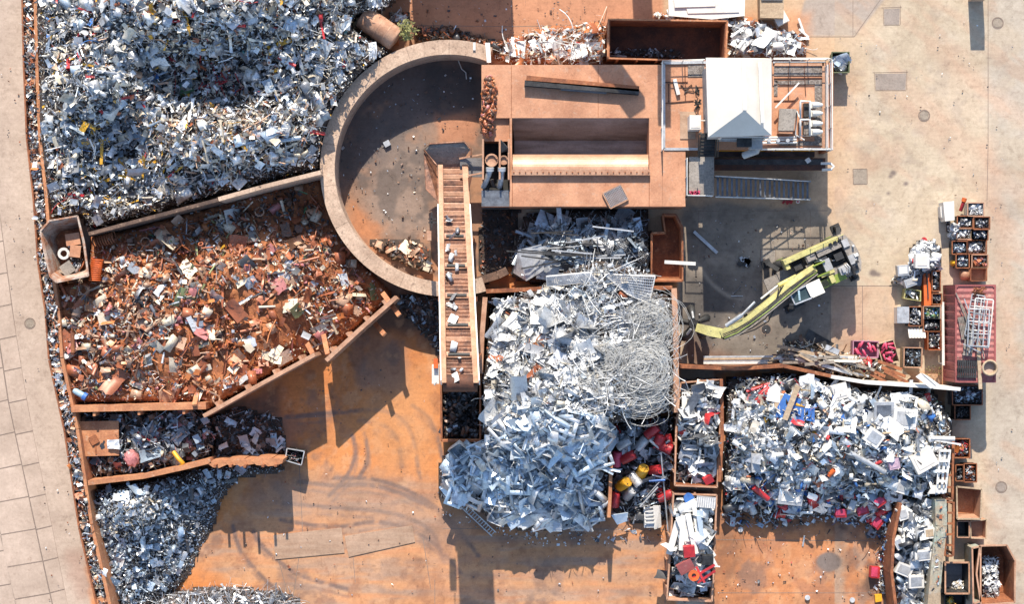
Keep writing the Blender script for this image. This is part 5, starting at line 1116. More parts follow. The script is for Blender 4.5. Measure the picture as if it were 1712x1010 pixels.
t = root_at('cream_box', 1304, 30, 0, 'cream box lying in front of the open grey cabinet', 'box')
g = MB(); g.box(W(1304, 30, .35), (.8, .9, .65), .5); g.build('casing', 'roof_white', t); g = MB(); g.box(W(1304, 30, .7), (.7, .8, .04), .5); g.build('lid', 'white_paint', t)

# ================================================================== MATERIAL HANDLER
def handler():
    rot = math.atan2(-.41, -.912) ; cpx = W(1377, 444, 2.4)
    rt = empty('material_handler', (cpx.x, cpx.y, 0), 0, 'lime yellow wheeled material handler with boom and orange-peel grapple', 'excavator')
    F = Vector((math.cos(rot), math.sin(rot), 0)); L = Vector((-F.y, F.x, 0)); B = Vector((cpx.x, cpx.y, 0))
    def T(f, l, z): return B + F * f + L * l + Vector((0, 0, z))      # l > 0 is the machine's left: lower right in the photo is left when it faces lower left
    def bx(mb, f, l, z, sf, sl, sz, **k): mb.box(T(f, l, z), (sf, sl, sz), rot, **k)
    # photo: upper-left flank is its right side
    g = MB(); g.prism([tuple(T(f, l, 0)[:2]) for f, l in ((-1.9, -1.35), (-2.12, -.9), (-2.2, 0), (-2.12, .9), (-1.9, 1.35), (1.2, 1.3), (1.3, .6), (1.3, -.6), (2.25, -.75), (2.25, -1.35))], 1.35, 1.75); g.build('turntable_deck', 'deck_grey', rt)
    g = MB(); g.prism([tuple(T(f, l, 0)[:2]) for f, l in ((-1.5, -1.36), (-1.95, -1.22), (-2.25, -.5), (-2.3, .1), (-2.2, .75), (-1.95, 1.25), (-1.6, 1.36))], 1.4, 2.75); g.build('counterweight', 'deck_grey', rt)
    g = MB(); bx(g, .4, -1.2, 2.1, 3.7, .32, 1.25); bx(g, 2.12, -1.02, 2.05, .25, .66, 1.1); g.build('side_body', 'lime', rt)
    g = MB(); bx(g, -.6, -.82, 2.2, 1.5, .42, 1.0); bx(g, -1.15, -.80, 2.72, .62, .35, .06); g.build('engine_hood', 'deck_grey', rt)
    g = MB(); bx(g, .55, -.78, 2.15, .7, .5, .8); bx(g, .55, -.78, 2.6, .55, .35, .1); g.build('tank_box', 'deck_grey', rt)
    g = MB(); bx(g, -1.0, -.05, 1.95, .95, .95, .4); g.build('engine_bay', 'black', rt)
    g = MB(); bx(g, -1.05, -.15, 2.5, .55, .45, .5); g.build('air_filter', 'steel_dark', rt)
    g = MB(); bx(g, -.2, .05, 2.4, .5, .75, .5, ); g.build('valve_block', 'grey_paint', rt)
    g = MB(); bx(g, -.65, .78, 2.1, 1.5, .75, .7); g.build('pump_hood', 'deck_grey', rt)
    g = MB(); bx(g, -.9, .75, 2.65, .4, .5, .35); bx(g, -.95, .75, 2.9, .2, .3, .2); g.build('exhaust_box', 'grey_paint', rt)
    for k in range(4): g = MB(); g.tube([T(-1.35 + k * .14, .5, 2.55), T(-1.4 + k * .13, .75, 2.7), T(-1.3 + k * .15, 1.05, 2.5)], .05, 6); g.build('hose', 'galv', rt)
    g = MB(); bx(g, .35, 1.08, 2.0, 2.7, .52, .95); g.build('side_body', 'lime_dark', rt)
    g = MB(); bx(g, -.1, .98, 2.62, .3, .5, .35); bx(g, .0, .55, 2.5, .9, .2, .3); g.build('cover_panel', 'lime', rt)
    for k in range(9): g = MB(); bx(g, .2 + k * .085, 1.06, 2.52, .04, .44, .08); g.build('louvre', 'black', rt)
    for k in range(8): g = MB(); bx(g, 1.05 + k * .1, -.86, 1.86, .05, .5, .1); g.build('walkway_bar', 'steel_dark', rt)
    for k in range(3): g = MB(); bx(g, -1.5 + .32 * k, -1.02, 2.78, .2, .26, .03); g.build('hood_grille', 'steel_dark', rt)
    g = MB(); g.tube([T(-1.9, .6, 2.75), T(-1.9, .6, 3.15)], .09, 10); g.build('exhaust_pipe', 'black', rt)
    g = MB(); g.tube([T(-2.1, -.4, 2.75), T(-2.1, -.4, 3.0)], .07, 8); g.build('beacon', 'white_paint', rt); g = MB(); g.box(T(-2.05, .2, 2.85), (.25, .2, .16), rot); g.build('camera_box', 'white_paint', rt)
    g = MB(); rl = [T(-1.8, -1.3, 3.0), T(-.5, -1.3, 3.0), T(.4, -1.3, 3.0)]; g.tube(rl, .03, 6)
    for p in rl: g.tube([p, p - Vector((0, 0, .5))], .03, 6)
    g.build('handrail', 'lime', rt)
    for k in range(10):
        r_ = random.Random(40 + k); f0 = r_.uniform(-1.5, .6); l0 = r_.uniform(-.45, .5); g = MB(); q0 = T(f0, l0, 2.2); q1 = T(f0 + r_.uniform(.3, 1.0), l0 + r_.uniform(-.25, .25), 2.3); g.tube([q0, (q0 + q1) / 2 + Vector((0, 0, .3)), q1], .035, 6); g.build('hose', ['black', 'rubber', 'galv'][k % 3], rt)
    for k, (f0, l0, sf, sl, hh, mm) in enumerate(((-1.75, -.75, .4, .5, .08, 'grey_paint'), (-1.75, .35, .45, .6, .07, 'grey_paint'), (-1.7, .95, .35, .3, .1, 'steel_dark'), (-.15, -.35, .5, .3, .5, 'deck_grey'), (.85, -.25, .4, .4, .45, 'deck_grey'), (1.5, -.55, .5, .35, .5, 'steel_dark'))): g = MB(); bx(g, f0, l0, (2.79 if f0 < -1.6 else 1.95) + hh / 2, sf, sl, hh); g.build('hatch' if f0 < -1.6 else 'tool_box', mm, rt)
    for s_ in (-1, 1):
        g = MB(); g.bar(T(.6, .12 + s_ * .36, 2.2), T(-.2, .12 + s_ * .36, 2.35), .08, .9); g.build('boom_bracket', 'lime_dark', rt)
    # cab, raised, on its left front
    zc0, zc1 = 2.0, 3.9
    cab = MB(); cab.prism([tuple(T(f, l, 0)[:2]) for f, l in ((.95, .62), (2.55, .62), (2.85, .75), (2.85, 1.3), (2.6, 1.42), (.95, 1.42))], zc0, zc1 - .14); cb = cab.build('cab', 'glass', rt)
    g = MB(); g.prism([tuple(T(f, l, 0)[:2]) for f, l in ((.85, .55), (1.72, .55), (1.8, .7), (1.78, 1.35), (1.68, 1.48), (.85, 1.48))], zc1 - .13, zc1); g.build('cab_roof', 'roof_white', rt)
    g = MB()
    for a, b2 in (((1.75, 1.45), (2.85, 1.40)), ((1.75, .60), (2.8, .66)), ((2.86, .7), (2.86, 1.36))): g.bar(T(*a, zc1 - .08), T(*b2, zc1 - .08), .08, .1)
    for a in ((2.86, .7), (2.86, 1.38)): g.tube([T(*a, zc1 - .08), T(*a, zc0)], .05, 6)
    g.build('cab_frame', 'galv', rt)
    g = MB(); g.bar(T(2.3, .7, zc1 - .06), T(2.5, 1.3, zc1 - .06), .12, .06); g.build('visor', 'sky_paint', rt)
    g = MB(); bx(g, 2.4, 1.6, 2.2, .7, .3, .06); g.build('step', 'black', rt)
    # undercarriage
    g = MB(); bx(g, .4, 0, .85, 4.6, 1.5, .5); bx(g, 3.0, -.1, .9, 1.3, 1.1, .25); g.build('undercarriage', 'deck_grey', rt)
    g = MB(); g.tube([T(0, 0, 1.1), T(0, 0, 1.36)], .75, 20, smooth=False); g.build('slew_ring', 'steel_dark', rt)
    for f in (-1.3, 2.1):
        for l in (-1.15, 1.15):
            g = MB(); a = T(f, l - .25, .52); b2 = T(f, l + .25, .52); g.tube([a, a * .9 + b2 * .1, a * .1 + b2 * .9, b2], [.44, .52, .52, .44], 20); w_ = g.build('wheel', 'rubber', rt)
            e = (b2 - a).normalized(); g = MB(); q = b2 if l > 0 else a; sgn = 1 if l > 0 else -1; g.tube([q - e * .02 * sgn, q + e * .03 * sgn], .25, 14); g.build('rim', 'lime_dark', w_)
    for f, l in ((-2.1, -1.75), (-1.9, 1.55), (2.9, -1.5), (2.75, 1.75)):
        g = MB(); g.bar(T(f * .85, l * .55, .9), T(f, l, .75), .28, .25); g.box(T(f, l, .4), (.3, .3, .7), rot); g.box(T(f, l, .05), (.6, .5, .09), rot); g.build('outrigger', 'black', rt)
    # boom: heavy tapered box following the photo, then the stick bending away
    BP = [(1360, 449, 2.3), (1340, 463, 3.0), (1318, 480, 3.6), (1280, 512, 4.1), (1250, 535, 4.2), (1228, 549, 4.1), (1206, 558, 3.9)]
    SP = [(1208, 558, 3.85), (1188, 554, 3.6), (1166, 548, 3.1)]
    def boxbeam(pts, ws, hs, name, m):
        P = [W(*p) for p in pts]; g = MB(); R_ = []
        for i, p in enumerate(P):
            d = (P[min(i + 1, len(P) - 1)] - P[max(i - 1, 0)]).normalized(); s_ = Vector((-d.y, d.x, 0)).normalized(); u = d.cross(s_); u = u if u.z > 0 else -u
            R_.append([p + s_ * ws[i] / 2 + u * hs[i] / 2, p - s_ * ws[i] / 2 + u * hs[i] / 2, p - s_ * ws[i] / 2 - u * hs[i] / 2, p + s_ * ws[i] / 2 - u * hs[i] / 2])
        vs = [v for q in R_ for v in q]; fs = [(4 * i + k, 4 * i + (k + 1) % 4, 4 * i + 4 + (k + 1) % 4, 4 * i + 4 + k) for i in range(len(P) - 1) for k in range(4)] + [(3, 2, 1, 0), tuple(4 * len(P) - 4 + k for k in range(4))]
        g.add(vs, fs); return g.build(name, m, rt), P
    bo, P = boxbeam(BP, [.5, .54, .56, .52, .48, .46, .46], [.4, .5, .7, .75, .7, .6, .5], 'boom', 'lime')
    so, Q = boxbeam(SP, [.62, .62, .5], [.5, .5, .4], 'stick', 'lime')
    for k in range(6):
        g = MB(); off = .06 + k * .075; pts = []
        for i, p in enumerate(P):
            d = (P[min(i + 1, len(P) - 1)] - P[max(i - 1, 0)]).normalized(); s_ = Vector((-d.y, d.x, 0)).normalized()
            pts.append(p + s_ * (off + .02 * math.sin(i * 2 + k)) + Vector((0, 0, .45 + .03 * math.sin(i * 3 + k) - (.1 if i == 0 else 0))))
        g.tube(pts, .03, 6); g.build('hydraulic_line', ['rubber', 'black', 'steel_dark', 'lime_dark', 'black', 'deck_grey'][k], rt)
    for k in range(3):
        g = MB(); a, b2 = W(1310 - k * 4, 477 + k * 3, 4.5), W(1225 + k * 6, 560, 3.9); mid = (a + b2) / 2 + Vector((.3 + .15 * k, -.35 - .12 * k, -.2)); g.tube([a, a * .5 + mid * .5 + Vector((.1, -.1, 0)), mid, mid * .5 + b2 * .5 + Vector((.08, -.08, 0)), b2], .035, 6); g.build('hose', 'black', rt)
    for side, a, b2, c2 in ((1, (1336, 480, 2.6), (1296, 510, 3.5), (1270, 530, 3.8)), (-1, (1330, 462, 2.6), (1300, 478, 3.6), (1272, 500, 3.9))):
        g = MB(); g.tube([W(*a), W(*b2)], .13, 12); g.build('lift_cylinder', 'deck_grey' if side > 0 else 'lime', rt); g = MB(); g.tube([W(*b2), W(*c2)], .07, 10); g.build('piston_rod', 'galv', rt)
    g = MB(); g.tube([W(1262, 505, 4.6), W(1240, 527, 4.6)], .08, 10); g.build('stick_cylinder', 'galv', rt); g = MB(); g.tube([W(1240, 527, 4.6), W(1214, 545, 4.2)], .13, 10); g.build('piston_rod', 'galv', rt)
    for p, r_ in ((P[0], .5), (P[4], .4), (Q[0], .36), (Q[-1], .3)): g = MB(); d = Vector((-F.y, F.x, 0)); g.tube([p - d * r_, p + d * r_], .13, 12); g.build('pin', 'steel_dark', rt)
    for k in range(10): g = MB(); u = k / 9; p = Vector(P[5]).lerp(Q[1], u) if k > 3 else Vector(P[3]).lerp(P[5], k / 3); g.tube([p + Vector((-.1, -.38 - .05 * (k % 3), .1)), p + Vector((.25, -.42, -.15)), p + Vector((.4, -.36, -.3))], .03, 5); g.build('hose_clip', 'black', rt)
    g = MB(); c = W(1160, 542, 2.5); g.tube([W(1166, 547, 3.0), c], .12, 10); g.tube([c + Vector((0, 0, -.55)), c + Vector((0, 0, .1))], .3, 14); gr = g.build('grapple_head', 'steel_dark', rt)
    for k in range(5):
        an = k * 2 * math.pi / 5 + .4; e = Vector((math.cos(an), math.sin(an), 0)); g = MB()
        pts = [c + e * .3 + Vector((0, 0, -.3)), c + e * .8 + Vector((0, 0, -.5)), c + e * 1.0 + Vector((0, 0, -1.0)), c + e * .85 + Vector((0, 0, -1.55)), c + e * .5 + Vector((0, 0, -1.95))]
        g.tube(pts, [.14, .22, .26, .2, .06], 8); tn = g.build('grapple_tine', 'black', rt); g = MB(); g.tube([c + e * .35 + Vector((0, 0, .05)), c + e * .85 + Vector((0, 0, -.45))], .08, 8); g.build('tine_cylinder', 'galv' if k % 2 else 'steel_dark', rt)
mat('sky_paint', (.36, .5, .56), rough=.4)
handler()
# bits on the oily floor
for pts, z, w_, m_, lab in ((((1160, 387), (1199, 423)), .15, .2, 'galv', 'grey straight bar lying diagonally on the oily floor'), (((1111, 438), (1163, 441)), 1.85, .22, 'white_paint', 'white bar sticking out across the small rusty skip'), (((1222, 495), (1242, 495)), .06, .06, 'galv', 'thin bent rod on the oily floor by the handler'), (((1226, 491), (1239, 478)), .05, .04, 'steel_grey', 'second thin rod on the oily floor, touching the bent rod')):
    g = MB(); g.bar(W(*pts[0], z), W(*pts[1], z), w_, .08); tag(g.build('metal_bar', m_), lab, 'bar')
g = MB(); r_ = random.Random(6)
for k in range(12): p = W(1245 + r_.uniform(-11, 11), 438 + r_.uniform(-5, 6), .12); g.box(p, (.3, .2, .16), r_.uniform(0, 3), mi=k % 2)
tag(g.build('engine_part', ['steel_dark', 'galv']), 'dark broken engine part on the oily floor', 'engine part')
g = MB(); plate(g, [(1352, 550), (1396, 575), (1384, 590), (1345, 566)], .03, .07); tag(g.build('dark_sheet', 'steel_dark'), 'dark flat sheet behind the plank heap', 'sheet')
t = root_at('stacked_profiles', 1235, 602, 0, 'stack of pale parallel profiles along the long rusty wall', 'profiles')
for k in range(4): g = MB(); g.bar(W(1176, 597 + k * 3.4, .8 + .05 * (k % 2)), W(1292 - k * 3, 596 + k * 3.6, .8 + .05 * (k % 2)), .12, .16); g.build('profile', ['galv', 'wood', 'galv', 'white_paint'][k], t)
for x0 in (1190, 1275): g = MB(); p = W(x0, 602, .7); g.box((p.x, p.y, .35), (.2, .5, .7)); g.build('block', 'wood_grey', t)
# round tank top
t = root_at('rust_scale', 818, 178, PZ, 'long lump of flaky orange rust on the press corner', 'rust lump')
pl = Pile('', [(812, 130), (822, 128), (827, 150), (826, 190), (820, 224), (807, 224), (806, 190), (810, 150)], [(812, 130, .3), (822, 225, .3), (817, 150, .5), (816, 180, .5), (815, 210, .45), (826, 170, .2), (806, 180, .2)], 77, lump=.2, lcell=14, soft=4)
for o_ in (pl,):
    rr = np.random.default_rng(4); P = pl.points(rr, 420); z = PZ + pl.z(P[:, 0], P[:, 1]) * rr.uniform(.6, 1.2, 420); K = (H - z) / H / S
    pos = np.stack([(P[:, 0] - 856) * K, (505 - P[:, 1]) * K, z], -1); kn = ['block', 'sheet']; ki = rr.integers(0, 2, 420); cn = ['rust', 'orange', 'brown', 'pinkred']; ci = rr.choice(4, 420, p=[.45, .3, .2, .05])
    V, Fc, Tn = scatter_mesh(rr, pos, rots(rr, 420, np.tile([0, 0, 1.], (420, 1)), .7), rr.uniform(.15, .42, 420), (kn, ki), (cn, ci)); o = np_mesh('flakes', V - np.array(t.location), Fc, ['scrap'], Tn); o.parent = t; o['kind'] = 'stuff'
# ================================================================== HEAPS
MIX = {'sheet': 5, 'strip': 4, 'flat': 1.2, 'pipe': .6, 'rod': 1.5, 'block': 1.2, 'angle': 1.5, 'wire': .8}
MIXA = {'sheet': 5, 'strip': 7, 'flat': .6, 'pipe': .5, 'rod': 2.5, 'block': .8, 'angle': 1.5, 'wire': 1.6}
# A: big shredded heap
A = Pile('the shredded heap', [(56, -25), (690, -25), (640, 20), (598, 28), (590, 44), (655, 86), (640, 96), (600, 130), (562, 180), (542, 235), (536, 284), (440, 308), (300, 345), (150, 386), (135, 362), (88, 366), (76, 330), (62, 230), (58, 110)],
         [(60, -20, 3.4), (200, -20, 6), (350, -25, 7.4), (480, -20, 7), (680, -20, 2.2), (60, 120, 3), (110, 50, 4.4), (160, 60, 5.2), (240, 30, 6.2), (310, 50, 6.4), (380, 30, 7), (440, 50, 6.2), (330, 140, 2.2), (270, 130, 2.8), (390, 150, 2.3), (430, 120, 3.6), (540, 60, 4.8), (600, 90, 3.4), (500, 120, 4.6), (520, 150, 4.4),
          (180, 130, 5.4), (110, 190, 4.6), (140, 160, 5.4), (160, 260, 3.0), (220, 240, 2.3), (280, 215, 4.6), (340, 210, 5.2), (420, 205, 5.6), (480, 220, 5.0), (530, 220, 3.6), (300, 260, 4.4), (400, 260, 4.4), (330, 300, 2.9), (430, 285, 3.3), (530, 270, 3.1), (220, 300, 2.2), (280, 335, 2.4), (100, 300, 3.4), (160, 360, 2.6)], 21, lump=.45, lcell=50,
         marks=[(90, 60, 'by the top left of'), (90, 230, 'by the frame wall on'), (160, 330, 'above the open skip on'), (330, 130, 'in the dark hollow of'), (400, 235, 'on the bright ridge of'), (300, 320, 'by the dividing wall on'), (520, 230, 'beside the round wall on'), (560, 80, 'near the old tank on'), (400, 20, 'at the top edge of'), (240, 30, 'on the upper slope of'), (220, 240, 'on the blue-shaded dip of')])
PA = {'pale': 4, 'beige': 4, 'white': 3.2, 'silver': 4, 'grey': 2.6, 'bluegrey': 1.2, 'dark': 2.6, 'cream': 2.2, 'tan': .6, 'yellow': .35, 'red': .2, 'blue': .12, 'rust': .5, 'teal': .08, 'black': .5}
A.heap('shredded_scrap_heap', 'big shredded heap of pale metal pieces', 19000, (.25, .52, 1.0), MIXA, PA, zones=[([(200, 190), (560, 160), (560, 260), (300, 300)], {'pale': 3, 'cream': 5, 'white': 3, 'silver': 1.5, 'tan': 2.2, 'grey': 1, 'rust': .8}, .85), ([(130, 180), (230, 190), (260, 320), (120, 330)], {'bluegrey': 4, 'silver': 3, 'grey': 3, 'yellow': .5, 'dark': 2.5}, .6)])  # zones tint the sunlit ridge warm and the shaded dip blue-grey
items(A, 'sheet', 110, (.5, 1.15), {'pale': 5, 'silver': 4, 'white': 3, 'bluegrey': 3, 'grey': 1.5}, 31)
items(A, 'strip', 60, (.9, 1.7), {'yellow': 4, 'red': 2, 'pale': 3, 'silver': 2}, 32)
items(A, 'strip', 14, (1.0, 1.8), {'yellow': 4}, 37, [(130, 200), (260, 190), (300, 320), (110, 330)]); items(A, 'rod', 12, (1.2, 2.2), {'red': 4}, 38, [(320, 100), (420, 110), (410, 180), (330, 170)])
items(A, 'block', 36, (.6, 1.1), {'white': 4, 'pale': 3, 'grey': 2, 'sky': 2}, 33)
items(A, 'pipe', 22, (.9, 1.6), {'silver': 3, 'red': 1, 'bluegrey': 2}, 34)
items(A, 'flat', 30, (.5, .95), {'white': 4, 'bluegrey': 3, 'sky': 2, 'silver': 3}, 35)
items(A, 'casing', 18, (.6, 1.1), {'pale': 3, 'grey': 2, 'green': .5, 'bluegrey': 3}, 36)
# B: rusty mixed heap
B_ = Pile('the rusty mixed heap', [(152, 396), (300, 357), (440, 318), (536, 294), (544, 330), (566, 385), (604, 440), (652, 487), (655, 496), (545, 592), (520, 592), (440, 634), (345, 690), (338, 676), (122, 676), (112, 640), (96, 560), (84, 476), (146, 470)],
          [(150, 398, 2.2), (300, 365, 1.8), (440, 325, 1.2), (535, 300, .7), (540, 350, .8), (480, 370, 1.0), (400, 390, 1.5), (250, 420, 2.6), (160, 450, 2.6), (100, 500, 2.6), (110, 600, 2.8), (130, 670, 2.6), (220, 500, 3.4), (300, 470, 3.0), (420, 440, 2.4), (520, 440, 2.2), (570, 430, 1.0), (600, 470, 1.2), (640, 490, .9), (590, 540, 1.3), (545, 570, .9), (530, 588, .8), (480, 520, 2.4), (380, 540, 2.2), (280, 560, 3.1), (200, 600, 3.0), (260, 660, 2.6), (340, 670, 2.3), (440, 610, 2.0), (500, 590, 1.1)], 22, lump=.35, lcell=40,
          marks=[(140, 520, 'near the frame wall on'), (180, 410, 'beside the open skip on'), (300, 390, 'below the dividing wall on'), (480, 330, 'in the shaded top corner of'), (560, 430, 'near the round wall on'), (600, 520, 'by the short diagonal wall on'), (420, 600, 'by the long diagonal wall on'), (200, 640, 'above the bay wall on'), (250, 510, 'on the crest of'), (420, 470, 'in the middle of')])
PB = {'rust': 7, 'orange': 3.2, 'tan': 6, 'cream': 2.6, 'pale': 1.6, 'silver': .8, 'grey': 1.0, 'brown': 1.4, 'olive': .3, 'green': .05, 'pinkred': 1.4, 'red': .1, 'dark': .6, 'yellow': .05, 'white': .6}
B_.heap('rusty_scrap_heap', 'rusty mixed heap of heavy scrap with orange dust', 9500, (.26, .5, 1.0), {'sheet': 4, 'strip': 5, 'flat': 2, 'pipe': 1.4, 'rod': 2, 'block': 1.6, 'angle': 3, 'ring': .5, 'casing': .3}, PB,
        zones=[([(330, 500), (500, 480), (500, 570), (430, 620), (320, 655), (240, 610)], {'orange': 8, 'rust': 4, 'tan': 1.2, 'cream': .8, 'pale': .4}, .85), ([(160, 390), (540, 290), (545, 340), (430, 380), (240, 440)], {'brown': 4, 'rust': 2.5, 'grey': 2, 'bluegrey': 1, 'dark': 2, 'green': .8, 'olive': .6}, .85), ([(420, 300), (540, 295), (600, 440), (470, 400)], {'dark': 4, 'brown': 4, 'rust': 2}, .8)], soil='rust_soil', sub=.06, bare=[(300, 520), (400, 470), (500, 480), (540, 560), (430, 610), (320, 655), (230, 600)])  # second and third zones darken pieces in the dividing wall's shadow
items(B_, 'block', 50, (.5, .95), {'rust': 5, 'tan': 4, 'pinkred': 1, 'cream': 3, 'orange': 1}, 41)
items(B_, 'pipe', 40, (.7, 1.4), {'rust': 4, 'tan': 3, 'pinkred': .6, 'cream': 1, 'grey': 1}, 42)
items(B_, 'ring', 16, (.5, .8), {'rust': 3, 'cream': 1, 'tan': 2, 'brown': 2}, 43)
items(B_, 'flat', 46, (.6, 1.15), {'rust': 4, 'tan': 4, 'pinkred': 1, 'cream': 3, 'pale': 2, 'olive': .3}, 44)
items(B_, 'angle', 60, (.9, 1.9), {'rust': 4, 'cream': 3, 'pinkred': 1, 'olive': .4, 'orange': 1, 'silver': 1}, 45)
items(B_, 'casing', 22, (.6, 1.0), {'rust': 3, 'tan': 3, 'brown': 1, 'pale': 1}, 46)
items(B_, 'sheet', 50, (.7, 1.4), {'pale': 3, 'cream': 3, 'rust': 3, 'olive': .4, 'green': .2, 'pinkred': 1}, 47)
for i, (px, py, an, n, rr, lab) in enumerate(((161, 451, 1.45, 11, .36, 'bright orange coil spring standing beside the open skip'), (174, 401, .25, 9, .34, 'darker rusty coil spring below the dividing wall'))):
    z = float(B_.z(px, py)) + .5; g = MB(); pts = []
    for k in range(n * 12 + 1): a = k / 12 * 2 * math.pi; u = (k / (n * 12) - .5) * 1.4; c = Vector((math.cos(an) * u, math.sin(an) * u, 0)); s_ = Vector((-math.sin(an), math.cos(an), 0)); pts.append(W(px, py, z) + c + s_ * rr * math.cos(a) + Vector((0, 0, rr * math.sin(a))))
    g.tube(pts, .05, 6); tag(g.build('coil_spring', 'orange' if i == 0 else 'rust'), lab, 'spring')
t = root_at('blue_pump', 136, 660, 3, 'bright blue pump beside the frame wall and bay wall', 'pump'); p = W(136, 660, 3.1); d = Vector((.35, -.2, 0))
g = MB(); g.tube([p - d * 1.4, p - d, p + d * .3], [.14, .2, .2], 12); g.build('body', 'sky_paint', t); g = MB(); g.tube([p + d * .32, p + d * .9], .26, 12); g.build('flange', 'blue', t)
g = MB(); p = W(87, 500, 2.6); g.box(p, (.45, 1.05, .4), .1); tag(g.build('white_block', 'white_paint'), 'pale upright box caught in the frame wall beside the rusty heap', 'box')
g = MB(); g.tube([p for p in (W(121, 556, 3.2), W(122, 590, 3.3))], .13, 10); tag(g.build('rusty_post', 'rust'), 'dark rusty post lying near the frame wall', 'post')
for a, b_, lab in (((541, 560), (548, 593), 'orange prop'), ((627, 541), (643, 560), 'upper orange prop'), ((514, 575), (523, 592), 'lower orange prop'), ((640, 490), (668, 528), 'rusty brace'), ((330, 655), (325, 678), 'orange strut')):
    g = MB(); g.bar(W(a[0], a[1], 2.2), W(b_[0], b_[1], 3.7), .3, .12); tag(g.build('wall_prop', 'rust_orange'), {'orange prop': 'slanting orange prop at the gap between the diagonal walls', 'upper orange prop': 'slanting orange prop half way along the short diagonal wall', 'lower orange prop': 'slanting orange prop near the end of the long diagonal wall', 'rusty brace': 'rusty brace crossing the outer tip of short diagonal wall', 'orange strut': 'orange strut where bay wall meets the long diagonal wall'}[lab], 'prop')
# hexagonal skip contents
for k, (px, py, w2, h2, rz) in enumerate(((122, 400, 24, 20, .15), (126, 420, 18, 20, -.1))): g = MB(); g.box(W(px, py, 3.5 + .1 * k), (w2 / 27, h2 / 27, .12), rz); tag(g.build('steel_plate', 'rust_pink'), ['orange square plate in the battered skip, upper', 'orange square plate in the battered skip, lower, by the white ring'][k], 'plate')
g = MB(); c = W(107, 424, 3.3); v, f = ring_piece(TR, .28, .12, 20); g.add([tuple(c + Vector(x) * .75) for x in v], [tuple(q) for q in f]); tag(g.build('white_ring', 'white_paint'), 'white flange ring inside the battered open skip', 'ring')
g = MB(); g.box(W(113, 449, 3.4), (.75, .75, .14), .6); tag(g.build('mesh_plate', 'deck_grey'), 'tilted grey-brown grid plate in the battered skip', 'plate')
# C: small dark bay
Cc = Pile('the small dark bay', [(126, 688), (338, 686), (352, 700), (360, 735), (350, 766), (300, 778), (230, 792), (150, 800), (136, 760)], [(130, 690, 1.8), (330, 690, 1.5), (355, 730, 1.3), (340, 765, 1.2), (160, 795, 1.6), (240, 740, 2.0), (200, 780, 1.9)], 23, lump=.3, lcell=30, marks=[(180, 770, 'at the lower left of'), (220, 700, 'below the bay wall in'), (310, 720, 'at the right of'), (290, 770, 'above the curving wall of')])
Cc.heap('dark_scrap_heap', 'dark scrap filling the small bay under the orange plate', 1500, (.32, .45, .9), MIX, {'dark': 4, 'grey': 3, 'bluegrey': 2, 'silver': 1.6, 'pale': 1.2, 'brown': 2, 'pinkred': .6, 'cream': .8})
items(Cc, 'sheet', 22, (.6, 1.2), {'bluegrey': 3, 'pale': 2, 'grey': 2, 'pinkred': 1}, 51); items(Cc, 'strip', 14, (.8, 1.6), {'silver': 2, 'red': 1, 'grey': 2}, 52)
t = root_at('cover_plate', 160, 733, 2.4, 'flat orange steel plate covering the left of small dark bay', 'plate'); g = MB(); plate(g, [(121, 705), (198, 704), (199, 762), (123, 764)], 2.45, 2.55); g.build('plate', 'rust_orange', t); g = MB(); g.box(W(157, 736, 2.6), (.5, .55, .14), .5); g.bar(W(159, 740, 2.56), W(161, 760, 2.56), .12, .05); g.build('lifting_lug', 'rust', t)
for k, (px, py) in enumerate(((127, 735), (190, 743))): g = MB(); tv, tf = TPL['sheet'][3 + k]; g.add([tuple(W(px, py, 2.75) + Vector(x) * .8) for x in tv], [tuple(q) for q in tf], tint=(*C['white'][1], .1)); tag(g.build('white_sheet', 'scrap'), ['white crumpled sheet at the left edge of orange plate', 'white crumpled sheet at the right edge of orange plate'][k], 'sheet')
t = root_at('red_bundle', 220, 767, 2, 'crumpled faded red bundle beside the curving wall', 'bundle'); g = MB(); rr = np.random.default_rng(4); vs = []; n = 12
for i in range(7):
    for j in range(n): a = j * 2 * math.pi / n; q = math.sin((i + .5) / 7 * math.pi) * (.48 + rr.uniform(-.1, .1)); vs.append(tuple(W(220, 767, 2.35) + Vector((q * math.cos(a), q * math.sin(a) * 1.15, .35 * -math.cos((i + .5) / 7 * math.pi)))))
g.add(vs, [(i * n + j, i * n + (j + 1) % n, (i + 1) * n + (j + 1) % n, (i + 1) * n + j) for i in range(6) for j in range(n)] + [tuple(range(6 * n, 7 * n))], tint=(*C['pinkred'][1], 0)); g.build('bundle', 'scrap', t)
g = MB(); g.tube([W(290, 756, 2.4), W(298, 767, 2.6), W(306, 775, 2.7), W(303, 779, 2.5)], .14, 8); tag(g.build('yellow_pipe', 'yellow'), 'bent yellow pipe above the curving bay wall', 'pipe')
# loose scatter below the long diagonal wall
C2 = Pile('the shaded floor scrap', [(346, 700), (400, 680), (470, 700), (480, 752), (470, 762), (356, 766), (362, 730)], [(346, 700, .9), (480, 740, .2), (420, 700, .25), (360, 760, 1.0), (420, 755, .5)], 24, lump=.12, lcell=20, marks=[(360, 730, 'at the left of'), (440, 740, 'by the wire crate on')])
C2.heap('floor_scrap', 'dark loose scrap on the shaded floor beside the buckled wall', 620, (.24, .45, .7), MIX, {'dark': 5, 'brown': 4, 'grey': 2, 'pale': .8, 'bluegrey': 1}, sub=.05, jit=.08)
items(C2, 'sheet', 10, (.5, .9), {'sky': 3, 'white': 2, 'bluegrey': 2}, 53)
tub('metal_crate', 'tilted small crate of white wires at buckled wall end', 'crate', [(480, 750), (509, 755), (504, 778), (477, 770)], 1.3, 'black', zb=.1, floor=.1, t=.05, rim='galv')
